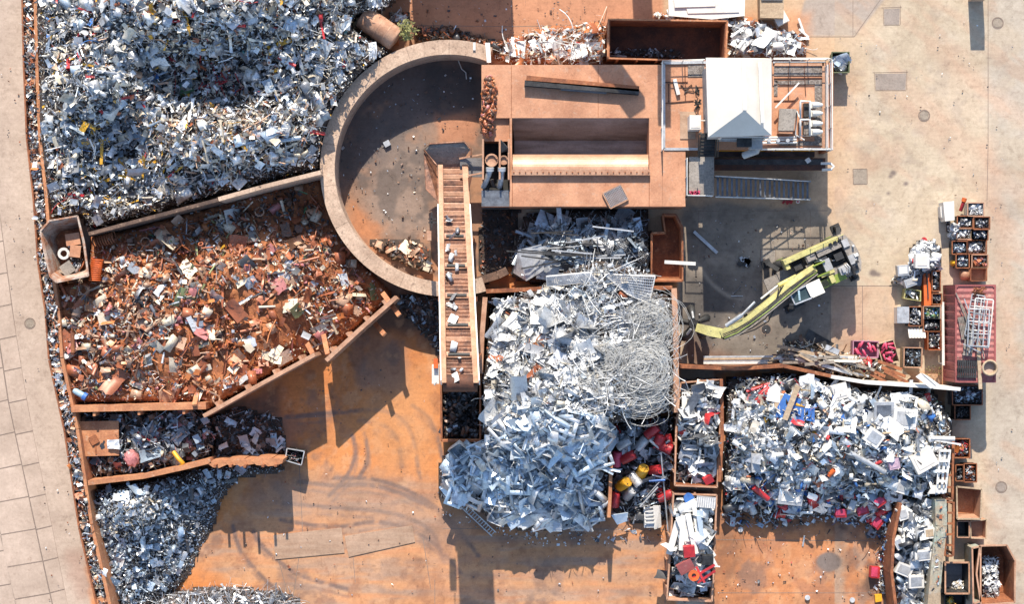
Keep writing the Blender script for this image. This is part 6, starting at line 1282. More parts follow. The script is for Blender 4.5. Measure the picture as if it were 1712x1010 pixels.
fill([(484, 755), (503, 758), (500, 772), (482, 768)], .95, 'white and pink wires in the tilted small crate', {'white': 3, 'pinkred': 2, 'dark': 2}, 40, .3, {'wire': 4, 'strip': 2})
# D: bottom-left blue shred
D_ = Pile('the blue shredded heap', [(152, 818), (250, 802), (356, 778), (470, 775), (476, 788), (400, 800), (372, 832), (358, 880), (335, 915), (318, 960), (296, 985), (210, 1045), (185, 1030), (166, 950), (152, 880)],
          [(152, 820, 1.6), (260, 806, 1.6), (360, 785, 1.3), (460, 782, .9), (380, 815, .6), (365, 860, .3), (330, 915, .25), (300, 970, .4), (200, 845, 3.1), (235, 838, 3.2), (245, 865, 2.8), (270, 900, 1.0), (170, 900, 1.5), (190, 1000, 1.4), (300, 860, .9), (250, 980, .8), (200, 1040, 1.3), (200, 920, 1.6)], 25, lump=.3, lcell=40,
          marks=[(215, 850, 'on the bright knoll of'), (170, 960, 'by the frame wall on'), (300, 830, 'below the curving wall on'), (430, 785, 'by the buckled wall on'), (280, 940, 'at the lower edge of')])
D_.nm = {'sheet': 'shredded_sheet'}
D_.heap('blue_shredded_heap', 'fine blue-grey shredded heap in the lower left bay', 9000, (.17, .5, .75), {'sheet': 4, 'strip': 5, 'flat': .7, 'rod': 2, 'wire': 1.5, 'block': .6}, {'bluegrey': 5, 'silver': 3, 'dark': 4, 'grey': 3, 'pale': 2.4, 'sky': 2}, zones=[([(190, 825), (260, 830), (265, 880), (200, 900), (165, 870)], {'pale': 4, 'white': 3, 'cream': 3, 'silver': 2}, .8)])  # dark blue palette paints the wall's shade, the pale zone the sunlit knoll
items(D_, 'sheet', 50, (.35, .75), {'sky': 3, 'pale': 3, 'bluegrey': 3, 'white': 1}, 61); items(D_, 'flat', 34, (.3, .65), {'sky': 3, 'bluegrey': 3, 'pale': 3}, 62); items(D_, 'strip', 20, (.9, 1.5), {'bluegrey': 3, 'dark': 2, 'pale': 1}, 63)
D2 = Pile('the wire scrap at the lower edge', [(250, 1040), (265, 998), (320, 985), (400, 982), (480, 992), (505, 1003), (490, 1040)], [(260, 1030, 1.2), (330, 1010, 1.3), (420, 1010, 1.0), (490, 1000, .2), (400, 985, .3), (480, 1035, .6)], 26, lump=.2, lcell=25)
D2.heap('wire_scrap', 'pale curly wire scrap at the lower edge of the yard', 1100, (.35, .45, .9), {'strip': 4, 'wire': 6, 'rod': 2, 'sheet': 1}, {'pale': 3, 'silver': 4, 'grey': 3, 'tan': 1})
# bits caught between the boundary beams
LWp = [(x + 8, y) for x, y in LW]; FW = Pile('the frame wall', [(x - 9, y) for x, y in LW] + [(x + 10, y) for x, y in LW[::-1]], [(x, y, 3.0) for x, y in LW] + [(x + 12, y, 3.05) for x, y in LW[::2]], 27, lump=.25, lcell=22, soft=1, marks=[(50, 100, 'uppermost in'), (70, 380, 'upper middle of'), (95, 600, 'middle of'), (125, 780, 'lower middle of'), (165, 980, 'lowest in')])
FW.heap('caught_scrap', 'scrap caught between the beams of the frame wall', 3200, (.24, .4, .6), MIX, {'pale': 3, 'white': 2, 'silver': 2, 'rust': 2, 'tan': 2, 'dark': 2, 'cream': 1.5, 'orange': 1}, jit=.12)
items(FW, 'sheet', 26, (.6, 1.1), {'white': 3, 'pale': 3, 'sky': 2, 'rust': 1}, 64)
# E: dark pile in the shade of the press
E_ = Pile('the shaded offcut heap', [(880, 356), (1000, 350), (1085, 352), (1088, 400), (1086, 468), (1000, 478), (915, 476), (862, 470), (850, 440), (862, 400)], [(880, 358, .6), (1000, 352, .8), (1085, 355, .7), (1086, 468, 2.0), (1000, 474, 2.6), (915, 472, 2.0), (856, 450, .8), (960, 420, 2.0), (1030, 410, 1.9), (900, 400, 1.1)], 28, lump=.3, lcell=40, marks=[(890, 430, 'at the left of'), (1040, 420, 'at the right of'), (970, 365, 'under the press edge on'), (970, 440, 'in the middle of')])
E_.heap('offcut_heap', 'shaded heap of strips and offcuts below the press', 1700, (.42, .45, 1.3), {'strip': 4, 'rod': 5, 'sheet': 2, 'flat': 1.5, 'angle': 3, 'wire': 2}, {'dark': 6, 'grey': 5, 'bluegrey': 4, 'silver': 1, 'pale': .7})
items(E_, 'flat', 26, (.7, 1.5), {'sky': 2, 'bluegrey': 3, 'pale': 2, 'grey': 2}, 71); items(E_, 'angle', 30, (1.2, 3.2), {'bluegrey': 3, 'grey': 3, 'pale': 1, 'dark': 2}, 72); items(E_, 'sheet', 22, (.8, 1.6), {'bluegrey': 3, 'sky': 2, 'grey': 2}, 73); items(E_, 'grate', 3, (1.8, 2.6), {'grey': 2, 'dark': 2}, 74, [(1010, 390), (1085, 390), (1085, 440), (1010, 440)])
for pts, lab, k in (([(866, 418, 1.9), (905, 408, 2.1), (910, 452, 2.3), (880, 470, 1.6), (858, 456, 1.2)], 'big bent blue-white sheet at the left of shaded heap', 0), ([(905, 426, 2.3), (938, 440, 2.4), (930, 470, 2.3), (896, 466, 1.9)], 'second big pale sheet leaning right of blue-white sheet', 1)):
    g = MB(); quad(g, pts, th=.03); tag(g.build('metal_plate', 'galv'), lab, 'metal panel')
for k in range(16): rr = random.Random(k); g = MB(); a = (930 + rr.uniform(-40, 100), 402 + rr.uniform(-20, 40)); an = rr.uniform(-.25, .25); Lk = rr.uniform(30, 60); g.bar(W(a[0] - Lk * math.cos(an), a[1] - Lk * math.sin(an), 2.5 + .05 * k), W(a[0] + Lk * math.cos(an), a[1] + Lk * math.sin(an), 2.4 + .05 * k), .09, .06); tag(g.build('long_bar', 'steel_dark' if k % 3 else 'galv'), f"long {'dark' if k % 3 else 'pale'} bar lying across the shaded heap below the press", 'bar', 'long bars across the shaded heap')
# F + G: the big aluminium heap
FG = Pile('the aluminium heap', [(822, 496), (880, 486), (915, 470), (950, 446), (1000, 432), (1060, 445), (1098, 460), (1090, 482), (1122, 490), (1126, 690), (1060, 700), (1022, 712), (1020, 780), (1014, 864), (990, 882), (930, 886), (880, 890), (830, 876), (800, 850), (770, 842), (735, 830), (733, 775), (760, 742), (806, 736), (806, 640)],
          [(825, 500, 1.8), (890, 490, 2.8), (960, 460, 3.6), (1030, 455, 3.7), (1090, 468, 3.0), (1122, 500, 2.6), (1122, 600, 3.1), (1120, 685, 2.6), (1070, 620, 4.1), (1000, 600, 4.5), (1000, 520, 3.9), (900, 560, 3.9), (830, 560, 2.6), (850, 620, 4.0), (820, 660, 3.8), (820, 700, 3.8), (900, 670, 5.9), (960, 680, 6.1), (1020, 680, 5.0), (1060, 690, 3.4), (1010, 740, 4.0), (940, 740, 4.7), (860, 720, 5.0), (780, 760, 2.7), (740, 790, 1.6), (745, 825, 1.3), (790, 830, 1.9), (860, 800, 3.2), (930, 800, 3.4), (1000, 800, 2.9), (860, 850, 2.0), (930, 850, 2.1), (1000, 850, 1.7), (880, 885, 1.4), (960, 884, 1.4)], 29, lump=.35, lcell=45, soft=6,
          marks=[(850, 520, 'at the top left of'), (920, 560, 'on the bright upper part of'), (1000, 480, 'on the summit of'), (1080, 560, 'by the wire coils on'), (850, 640, 'beside the conveyor on'), (930, 650, 'in the middle of'), (1050, 680, 'below the wire coils on'), (780, 790, 'at the left tip of'), (850, 760, 'on the blue left part of'), (940, 760, 'on the blue middle part of'), (1000, 800, 'by the coloured drums on'), (860, 850, 'at the lower left edge of'), (950, 860, 'at the lower edge of')])
FG.nm = {'sheet': 'aluminium_sheet', 'casing': 'aluminium_casing'}
PF = {'white': 5, 'pale': 5, 'beige': 2, 'silver': 4, 'grey': 1.6, 'bluegrey': 1.6, 'dark': .8, 'rust': .25}; PG = {'sky': 5, 'bluegrey': 1.5, 'pale': 5, 'silver': 2, 'white': 4, 'grey': .8, 'dark': .5}  # PG paints the blue sky-lit shade into pale metal
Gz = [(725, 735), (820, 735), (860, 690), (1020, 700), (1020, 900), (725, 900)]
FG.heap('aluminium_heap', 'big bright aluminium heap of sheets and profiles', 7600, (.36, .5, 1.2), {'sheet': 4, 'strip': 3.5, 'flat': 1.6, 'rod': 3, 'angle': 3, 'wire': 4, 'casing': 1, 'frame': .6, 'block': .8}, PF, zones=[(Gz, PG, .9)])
Fz = [(822, 496), (900, 480), (1000, 520), (980, 640), (1020, 700), (806, 720)]
items(FG, 'sheet', 90, (.8, 1.7), {'white': 4, 'pale': 4, 'silver': 3, 'bluegrey': .6}, 81, Fz); items(FG, 'flat', 40, (.8, 1.6), {'white': 4, 'pale': 3, 'silver': 2, 'rust': .3}, 82, Fz); items(FG, 'casing', 24, (.9, 1.6), {'white': 3, 'pale': 3, 'silver': 2}, 83, Fz); items(FG, 'angle', 30, (1.2, 2.6), {'pale': 3, 'silver': 3, 'grey': 1}, 84, Fz)
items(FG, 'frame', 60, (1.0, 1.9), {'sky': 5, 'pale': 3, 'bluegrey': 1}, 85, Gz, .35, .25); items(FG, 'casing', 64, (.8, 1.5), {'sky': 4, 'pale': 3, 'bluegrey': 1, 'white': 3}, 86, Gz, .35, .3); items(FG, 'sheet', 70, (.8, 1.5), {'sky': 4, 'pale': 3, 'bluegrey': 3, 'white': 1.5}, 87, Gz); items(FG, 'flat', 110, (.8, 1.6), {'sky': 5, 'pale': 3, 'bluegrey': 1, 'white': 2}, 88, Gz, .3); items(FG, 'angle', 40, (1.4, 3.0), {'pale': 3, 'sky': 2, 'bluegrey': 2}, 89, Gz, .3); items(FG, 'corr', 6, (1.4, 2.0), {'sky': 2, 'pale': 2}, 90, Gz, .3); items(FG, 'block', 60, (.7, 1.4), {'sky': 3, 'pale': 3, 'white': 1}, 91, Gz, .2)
items(FG, 'wire', 170, (1.4, 3.4), {'pale': 3, 'silver': 3, 'white': 2}, 92, [(930, 470), (1000, 440), (1122, 480), (1126, 690), (960, 690), (920, 560)], .5, .5)
def fz(x, y, d=.3): return float(FG.z(x, y)) + d
def longbar(pts, w_, h_, m_, name, lab, cat, d=.45): g = MB(); g.bar(W(pts[0][0], pts[0][1], fz(*pts[0], d)), W(pts[1][0], pts[1][1], fz(*pts[1], d)), w_, h_); tag(g.build(name, m_), lab, cat)
longbar(((909, 730), (938, 800)), .55, .12, 'steel_blue', 'dark_board', 'dark blue-grey board down the middle of the aluminium heap, upper one', 'board'); longbar(((935, 780), (978, 830)), .45, .12, 'steel_blue', 'dark_board', 'dark blue-grey board beyond the lower end of the first board', 'board')
longbar(((878, 762), (892, 812)), .12, .1, 'white_paint', 'white_bar', 'white slim bar standing down the blue part of aluminium heap', 'bar'); longbar(((840, 743), (895, 738)), .13, .1, 'white_paint', 'white_bar', 'white slim bar lying level above the blue part', 'bar'); longbar(((822, 763), (860, 762)), .1, .1, 'white_paint', 'white_bar', 'short white bar at the left of the blue part', 'bar')
def ladder(a, b_, w_, n, lab, za, zb):
    A_, B2 = W(*a, za), W(*b_, zb); t = empty('ladder', A_, 0, lab, 'ladder'); d = (B2 - A_).normalized(); s_ = Vector((-d.y, d.x, 0)).normalized() * w_ / 2
    for k in (-1, 1): g = MB(); g.bar(A_ + s_ * k, B2 + s_ * k, .06, .08); g.build('rail', 'galv', t)
    for i in range(n): p = A_ + (B2 - A_) * ((i + .5) / n); g = MB(); g.tube([p - s_, p + s_], .03, 6); g.build('rung', 'galv', t)
ladder((780, 783), (848, 811), .34, 15, 'long pale ladder across the blue part of the heap', fz(780, 783, .5), fz(848, 811, .5)); ladder((789, 790), (775, 853), .36, 12, 'pale ladder hanging down over the left heap edge', fz(789, 790, .6), 1.0); ladder((795, 800), (795, 855), .32, 10, 'short ladder just right of the hanging ladder', fz(795, 800, .5), 1.1); ladder((774, 845), (826, 894), .36, 14, 'loose ladder sloping down to the floor at the heap edge', 1.2, .1)
for pts, lab in (([(980, 766), (1012, 716), (1038, 722), (1005, 770)], 'large pale blue folded sheet by the coloured drums'), ([(1005, 770), (1038, 722), (1040, 728), (1010, 774)], 'thin pale flap beside the large folded sheet'), ([(932, 760), (995, 764), (994, 776), (934, 772)], 'long pale blue housing above the dark board')):
    g = MB(); quad(g, [(a, b_, fz(a, b_, .55)) for a, b_ in pts], th=.05); tag(g.build('metal_plate', 'pale_blue'), lab, 'metal panel')
# flat mesh panels on the summit
for pts, lab in (([(914, 462, 4.0), (985, 455, 4.3), (1000, 470, 4.2), (915, 478, 3.7)], 'long flat pale grid panel on the summit of the heap'), ([(1010, 458, 4.3), (1095, 462, 4.0), (1085, 508, 3.6), (1050, 492, 4.0)], 'broad perforated white panel at the summit right side')):
    t = empty('mesh_sheet', W(*pts[0]), 0, lab, 'mesh panel'); P = [W(*p) for p in pts]; g = MB()
    for k in range(4): g.bar(P[k], P[(k + 1) % 4], .09, .06)
    g.build('frame', 'white_paint', t); g = MB()
    for i in range(1, 22): u = i / 22; g.bar(P[0].lerp(P[1], u), P[3].lerp(P[2], u), .05, .03)
    for i in range(1, 9): u = i / 9; g.bar(P[0].lerp(P[3], u) + Vector((0, 0, .03)), P[1].lerp(P[2], u) + Vector((0, 0, .03)), .05, .03)
    g.build('grid', 'galv', t)
def coil(px, py, r0, r1, n, z, lab, seed, wr=.022, ex=1.0):
    rr = np.random.default_rng(seed); c = W(px, py, z); g = MB()
    for k in range(n):
        q = r0 + (r1 - r0) * rr.random() ** .8; ox, oy = rr.normal(0, .16 + .16 * r1, 2); a0 = rr.uniform(0, 6.28); sp = rr.uniform(4.0, 6.3); tl = rr.uniform(-.25, .25); ta = rr.uniform(0, 6.28); m_ = 22; zz = rr.uniform(-.35, .3); e = rr.uniform(.7, 1.15); kk = rr.uniform(0, .12); kp = rr.uniform(0, 6)
        g.tube([c + Vector((ox + q * (1 + kk * math.sin(3 * i / m_ * 6 + kp)) * math.cos(a0 + sp * i / m_), oy + q * e * ex * math.sin(a0 + sp * i / m_), zz + q * tl * math.cos(a0 + sp * i / m_ - ta) - .25 * q)) for i in range(m_ + 1)], wr, 4, caps=False)
    tag(g.build('wire_coil', 'wire'), lab, 'wire coil')
coil(1078, 618, .3, 1.6, 130, 4.9, 'biggest coil of silver wire by the right bay wall', 1, .012); coil(1010, 600, .2, 1.0, 80, 5.0, 'smaller silver wire coil left of the biggest coil', 2, .011); coil(1085, 545, .5, 1.7, 90, 4.2, 'loose silver wire coil above the biggest coil', 3, .011); coil(1065, 668, .5, 1.6, 90, 4.2, 'flattened wire coil below the biggest coil', 4, .011, .5); coil(985, 650, .3, .9, 40, 5.9, 'small loose wire coil in the heap middle', 5, .011)
for k in range(4): g = MB(); q = .0; c = W(1035 + k * 9, 540 + k * 4, 4.3); g.tube([c + Vector((.9 * math.cos(a / 10 * 2.2 + .6) - .5, .55 * math.sin(a / 10 * 2.2 + .6) - .1, 0)) for a in range(11)], .045, 6); tag(g.build('bent_tube', 'galv'), 'bent pale tube arching in the row above the coils', 'tube', 'row of bent tubes above the coils')
g = MB(); rr = random.Random(3)
for k in range(26): p = W(905 + rr.uniform(-22, 25), 585 + rr.uniform(-12, 14), 4.1 + rr.uniform(0, .3)); g.tube([p, p + Vector((rr.uniform(-.5, .5), rr.uniform(-.5, .5), rr.uniform(-.1, .2))), p + Vector((rr.uniform(-.7, .7), rr.uniform(-.7, .7), 0))], .035, 5)
tag(g.build('rusty_tangle', 'rust_orange'), 'tangle of rusty brown rods on the bright aluminium heap', 'rod tangle')
# drums
def drum(px, py, z, m_, lab, an=0.0, tilt=1.35, r=.3, L=.8):
    p = W(px, py, z); t = empty('steel_drum', p, 0, lab, 'drum'); d = Vector((math.cos(an) * math.sin(tilt), math.sin(an) * math.sin(tilt), math.cos(tilt))); a = p - d * L / 2
    g = MB(); g.tube([a, a + d * .03, a + d * L * .3, a + d * (L * .3 + .03), a + d * L * .65, a + d * (L * .65 + .03), a + d * (L - .03), a + d * L], [r * .93, r, r, r * 1.05, r, r * 1.05, r, r * .97], 18); g.build('body', m_, t)
    g = MB(); e = a + d * L; g.tube([e + d * .004, e + d * .012], r * .86, 16); g.build('lid', m_, t); g = MB(); s_ = d.cross(Vector((.3, .5, .8))).normalized(); g.tube([e + s_ * r * .55, e + s_ * r * .55 + d * .035], .05, 8); g.build('bung', 'steel_dark', t)
DR = [(1043, 742, 'galv', 'pale grey drum, first right of the orange plate', .6), (1073, 742, 'galv', 'pale grey drum between the red drum and the grey drum', .9), (1090, 722, 'red', 'red drum at the top of drum bay', .7), (1050, 765, 'red', 'red drum lying level left of centre in drum bay', .5), (1112, 748, 'red', 'wide red drum beside the upper open skip', -.4), (1095, 786, 'red', 'dark red drum right of the upright yellow drum', .2), (1073, 790, 'yellow', 'upright yellow drum in the middle of drum bay', 1.2), (1042, 810, 'yellow', 'tilted yellow drum near the lower orange plate end', .7), (1062, 802, 'galv', 'grey drum touching both yellow drums', -.9), (1052, 826, 'galv', 'grey drum below the tilted yellow drum', 1.0), (1028, 836, 'red', 'red drum standing close beside the orange plate', 1.5), (1031, 768, 'pink', 'red and white drum leaning on the orange plate', 1.5), (1112, 830, 'red', 'lowest dark red drum by the lower skip', .4), (1103, 735, 'red', 'small red drum tucked under the wide red drum', 1.2), (1118, 735, 'red', 'small red drum in the top right corner of drum bay', 1.8)]
DB = Pile('the drum bay', [(1026, 714), (1060, 704), (1125, 696), (1122, 770), (1116, 870), (1060, 876), (1024, 862)], [(1026, 716, 1.4), (1120, 700, 1.3), (1060, 760, 1.1), (1110, 800, .9), (1040, 850, .4), (1080, 870, .2), (1110, 865, .3)], 30, lump=.2, lcell=25, marks=[(1110, 800, 'beside the skips in'), (1060, 720, 'at the top of'), (1060, 850, 'at the lower end of')])
DB.heap('drum_bay_scrap', 'tangled scrap between the coloured drums', 700, (.35, .45, 1.0), MIX, {'dark': 3, 'grey': 3, 'bluegrey': 2, 'silver': 3, 'pale': 2, 'red': .3})
for k, (px, py, m_, lab, an) in enumerate(DR): drum(px, py, float(DB.z(px, py)) + .42, m_, lab, an, .75 if 'upright' in lab or 'tilted' in lab else 1.35, .34 if 'wide' in lab or m_ == 'yellow' else .3 if 'small' not in lab else .22, .62 if 'small' in lab else .95)
for a, b_, w_, lab, m_ in (((1086, 736), (1128, 772), .16, 'white pipe slanting into the upper skip from drum bay', 'white_paint'), ((1105, 757), (1118, 900), .1, 'long white post running down beside the skips', 'galv'), ((1070, 848), (1100, 815), .12, 'grey pipe in the lower part of drum bay', 'galv'), ((1080, 832), (1108, 800), .07, 'thin grey pipe near the dark red drum', 'galv'), ((1085, 805), (1112, 803), .14, 'blue bar lying below the dark red drum', 'blue'), ((1062, 712), (1060, 745), .05, 'thin pale rod standing at top of drum bay', 'galv')):
    g = MB(); za, zb = float(DB.z(*a)) + .9, float(DB.z(*b_)) + .9 if b_[1] < 880 else .6; g.tube([W(*a, za), W(*b_, zb)], w_ / 2, 8); tag(g.build('pipe', m_), lab, 'pipe')
t = root_at('radiator', 1091, 865, .5, 'white slatted radiator frame on the floor at drum bay edge', 'radiator')
for k in range(5): g = MB(); g.bar(W(1078, 850 + k * 6, 1.0), W(1094, 848 + k * 6.4, 1.0), .07, .08); g.build('slat', 'white_paint', t)
g = MB(); g.bar(W(1077, 848, .95), W(1079, 878, .95), .07, .1); g.build('side_bar', 'white_paint', t); g = MB(); quad(g, [(1092, 846, 1.1), (1104, 846, 1.0), (1106, 882, .7), (1094, 886, .9)], th=.06); g.build('panel', 'white_paint', t); g = MB(); g.box(W(1088, 866, .45), (.9, 1.2, .8)); g.build('base', 'galv', t)
g = MB(); quad(g, [(1022, 862, 1.2), (1050, 858, 1.1), (1048, 872, .9), (1032, 878, .8)], th=.08); tag(g.build('metal_plate', 'pale_blue'), 'pale panel sticking out below the orange plate end', 'metal panel')
# skip loads
S1 = Pile('the upper skip', [(1142, 644), (1202, 638), (1200, 740), (1194, 810), (1134, 808), (1136, 720)], [(1142, 646, 1.9), (1200, 642, 1.9), (1196, 806, 1.4), (1136, 804, 1.3), (1168, 720, 2.5)], 31, lump=.2, lcell=25, soft=1, marks=[(1170, 670, 'at the top of'), (1170, 730, 'in the middle of'), (1170, 790, 'at the lower end of')])
S1.heap('skip_load', 'white and silver scrap loaded in the upper skip', 420, (.5, .45, 1.2), {'sheet': 4, 'strip': 2, 'rod': 3, 'casing': 2, 'flat': 2}, {'white': 4, 'pale': 3, 'silver': 2, 'grey': 2, 'dark': 2})
items(S1, 'sheet', 16, (.8, 1.5), {'white': 4, 'pale': 3, 'sky': 1}, 101); items(S1, 'casing', 12, (.7, 1.3), {'white': 4, 'pale': 2, 'red': .4}, 102); items(S1, 'angle', 10, (1.2, 2.4), {'pale': 2, 'dark': 1, 'grey': 2}, 103); items(S1, 'flat', 8, (.8, 1.6), {'white': 3, 'bluegrey': 2}, 104)
for px, py, lab in ((1145, 724, 'crumpled red sheet at the left side of the upper skip'), (1184, 802, 'red box in the lower right corner of the upper skip')): g = MB(); g.box(W(px, py, 2.2), (.6, .5, .3), .5, .3); tag(g.build('red_box', 'red'), lab, 'box')
g = MB(); quad(g, [(1160, 655, 2.9), (1174, 662, 2.9), (1150, 700, 2.5), (1139, 692, 2.5)], th=.04); tag(g.build('grey_plate', 'steel_blue'), 'slanting grey panel at the upper left of the upper skip', 'panel')
t = root_at('perforated_plate', 1148, 672, 2.3, 'white plate with round holes at the upper skip corner', 'plate'); g = MB(); plate(g, [(1140, 656), (1158, 655), (1156, 686), (1140, 688)], 2.38, 2.44); g.build('plate', 'white_paint', t); 
for i in range(4): g = MB(); c = W(1142.5 + i * 4.3, 660, 2.445); g.tube([c, c + Vector((0, 0, .012))], .055, 10); g.build('hole', 'black', t)
S2 = Pile('the lower skip', [(1130, 832), (1192, 834), (1188, 940), (1184, 1000), (1120, 998), (1124, 920)], [(1130, 834, 1.9), (1190, 836, 1.9), (1186, 996, 1.5), (1122, 994, 1.5), (1156, 910, 2.4)], 32, lump=.15, lcell=25, soft=1, marks=[(1150, 850, 'at the top of'), (1150, 920, 'in the middle of'), (1150, 980, 'at the lower end of')])
S2.heap('skip_load', 'white sections and boxes loaded in the lower skip', 260, (.5, .4, 1.1), {'sheet': 3, 'angle': 3, 'casing': 2, 'flat': 2}, {'white': 6, 'pale': 3, 'grey': 1, 'dark': 1})
for k in range(16):
    rr = random.Random(60 + k); x0 = 1130 + rr.uniform(0, 44); y0 = 842 + rr.uniform(0, 40); an = rr.uniform(1.35, 1.85) if k % 4 else rr.uniform(.8, 1.2); Lk = rr.uniform(40, 80); z = 2.2 + .06 * k; g = MB(); m_ = ['white_paint', 'white_paint', 'pale_blue', 'white_paint'][k % 4]; g.bar(W(x0, y0, z), W(x0 + Lk * math.cos(an), y0 + Lk * math.sin(an), z - .1), rr.uniform(.22, .4), .2); tag(g.build('channel_section', m_), f"{'pale blue' if k % 4 == 2 else 'white'} long channel lying lengthwise in the lower skip", 'channel', f"{'pale blue' if k % 4 == 2 else 'white'} channels in the lower skip")
items(S2, 'casing', 14, (.8, 1.4), {'white': 5, 'pale': 2}, 105, None, .5); items(S2, 'block', 8, (.7, 1.2), {'white': 4, 'grey': 1}, 106, None, .5)
for px, py, m_, rz, sz, lab in ((1152, 922, 'red', .1, (.7, .7, .4), 'bright red open box in the middle of the lower skip'), (1146, 948, 'red_box', .5, (1.0, .7, .3), 'dull red slab below the bright red box'), (1183, 936, 'steel_dark', 0, (.7, .6, .4), 'dark grey box at right side of the lower skip')): g = MB(); g.box(W(px, py, 3.2), sz, rz, .15); tag(g.build('scrap_box', m_), lab, 'box')
g = MB(); g.tube([W(1151, 833, 2.3), W(1152, 834, 2.7)], .33, 14); tag(g.build('blue_bucket', 'blue'), 'round blue bucket at the top of the lower skip', 'bucket')
t = root_at('heater_grille', 1180, 840, 2.4, 'white ribbed heater casing at the lower skip top right', 'heater'); g = MB(); g.box(W(1180, 840, 2.6), (1.2, .7, .35), -.1); g.build('casing', 'galv', t)
for k in range(9): g = MB(); g.box(W(1165 + k * 3.7, 840 + k * .3, 2.79), (.05, .62, .04), -.1); g.build('rib', 'white_paint', t)
t = root_at('cross_bracket', 1172, 962, 3, 'red cross-shaped tubular frame over the lower skip load', 'frame')
for a, b_ in (((1156, 968), (1195, 945)), ((1164, 948), (1178, 975)), ((1166, 975), (1196, 955))): g = MB(); g.bar(W(*a, 3.3), W(*b_, 3.4), .14, .1); g.build('bar', 'red', t)
g = MB(); c = W(1160, 963, 3.4); v, f = ring_piece(TR, .2, .1, 14); g.add([tuple(c + Vector(x) * .7) for x in v], [tuple(q) for q in f]); g.build('hub', 'orange', t)
# I: mixed appliance heap on the right
I_ = Pile('the mixed heap', [(1214, 632), (1310, 624), (1400, 640), (1440, 650), (1560, 655), (1590, 700), (1592, 760), (1575, 830), (1500, 838), (1496, 880), (1490, 960), (1486, 1000), (1470, 985), (1476, 900), (1440, 872), (1380, 862), (1330, 866), (1290, 872), (1250, 860), (1212, 862), (1208, 800), (1212, 720)],
          [(1215, 635, 2.0), (1310, 628, 2.2), (1400, 645, 2.4), (1500, 655, 2.5), (1560, 660, 2.3), (1585, 760, 2.1), (1570, 825, 2.2), (1300, 700, 3.0), (1400, 720, 3.2), (1500, 740, 3.2), (1240, 740, 2.5), (1240, 820, 1.5), (1330, 820, 1.8), (1420, 820, 1.9), (1290, 862, .5), (1380, 858, .5), (1450, 860, .7), (1220, 858, .5), (1486, 900, .8), (1480, 980, .3), (1500, 830, 1.8), (1350, 770, 2.8), (1450, 790, 2.5)], 33, lump=.35, lcell=40, soft=5,
          marks=[(1250, 660, 'at the top left of'), (1330, 680, 'around the blue panels on'), (1450, 680, 'below the pale beam on'), (1550, 680, 'at the top right of'), (1560, 770, 'at the right side of'), (1250, 760, 'by the rusty partition on'), (1350, 750, 'in the middle of'), (1450, 760, 'on the right crest of'), (1260, 840, 'at the lower left edge of'), (1350, 840, 'at the lower edge of'), (1450, 840, 'at the lower right edge of'), (1485, 930, 'along the thin rusty wall of')])
I_.nm = {'sheet': 'appliance_sheet', 'casing': 'appliance_casing'}
PI = {'white': 5, 'beige': 2, 'pale': 3, 'silver': 3, 'grey': 2, 'bluegrey': 2, 'dark': 2, 'black': 1, 'red': .35, 'blue': .35, 'yellow': .12, 'cream': 1, 'sky': .7, 'rust': .4, 'pinkred': .15, 'green': .15}
I_.heap('mixed_scrap_heap', 'mixed heap of appliances, cables and sheet metal', 7600, (.32, .5, 1.1), {'sheet': 4, 'strip': 3.5, 'flat': 1.6, 'rod': 2.4, 'angle': 1.6, 'wire': 3.5, 'casing': 1.4, 'block': 1.6, 'pipe': .9, 'can': 1.4}, PI, zones=[([(1205, 800), (1500, 820), (1480, 1000), (1440, 880), (1205, 880)], {'sky': 3, 'bluegrey': 3, 'white': 3, 'dark': 2, 'red': .6, 'blue': .7, 'grey': 2, 'black': 1}, .7)])
Ie = [(1212, 800), (1490, 810), (1496, 870), (1440, 872), (1290, 872), (1212, 862)]
items(I_, 'sheet', 75, (.7, 1.5), {'white': 5, 'pale': 4, 'silver': 2}, 111); items(I_, 'casing', 56, (.7, 1.4), {'white': 5, 'pale': 3, 'grey': 1, 'cream': 1}, 112); items(I_, 'flat', 50, (.7, 1.4), {'white': 5, 'pale': 2, 'bluegrey': 1, 'cream': 1}, 113); items(I_, 'block', 46, (.5, 1.1), {'white': 4, 'blue': 1, 'red': 1, 'black': 2, 'cream': 1}, 114)
items(I_, 'can', 70, (.5, .95), {'white': 3, 'bluegrey': 3, 'red': 2.4, 'blue': 1.6, 'yellow': .5, 'black': 1}, 115, Ie); items(I_, 'can', 30, (.6, 1.1), {'white': 3, 'red': 1, 'silver': 3, 'dark': 1}, 116); items(I_, 'pipe', 26, (.9, 1.9), {'white': 4, 'pale': 3, 'red': .5}, 117); items(I_, 'angle', 30, (1.1, 2.4), {'white': 3, 'pale': 3, 'tan': .5}, 118); items(I_, 'frame', 12, (.9, 1.6), {'white': 3, 'pale': 2}, 119)
def iz(x, y, d=.4): return float(I_.z(x, y)) + d
for pts, m_, lab in (([(1300, 680), (1312, 658), (1340, 668), (1330, 700), (1296, 698)], 'blue', 'large bright blue panel below the wooden plank'), ([(1326, 682), (1345, 676), (1344, 710), (1318, 706)], 'blue', 'second blue panel right of the large blue panel'), ([(1346, 682), (1362, 683), (1362, 706), (1347, 703)], 'blue', 'small white-framed blue panel, rightmost of the three'), ([(1298, 640), (1305, 650), (1304, 674), (1282, 670), (1284, 652)], 'white_paint', 'white torn board at the upper left of blue panels'), ([(1296, 662), (1309, 660), (1307, 686), (1294, 684)], 'wood', 'tan board overlapping the large blue panel')):
    g = MB(); plate(g, pts, iz(1325, 685, .25 + .1 * len(lab) / 50), iz(1325, 685, .29 + .1 * len(lab) / 50)); tag(g.build('painted_board', m_), lab, 'panel')
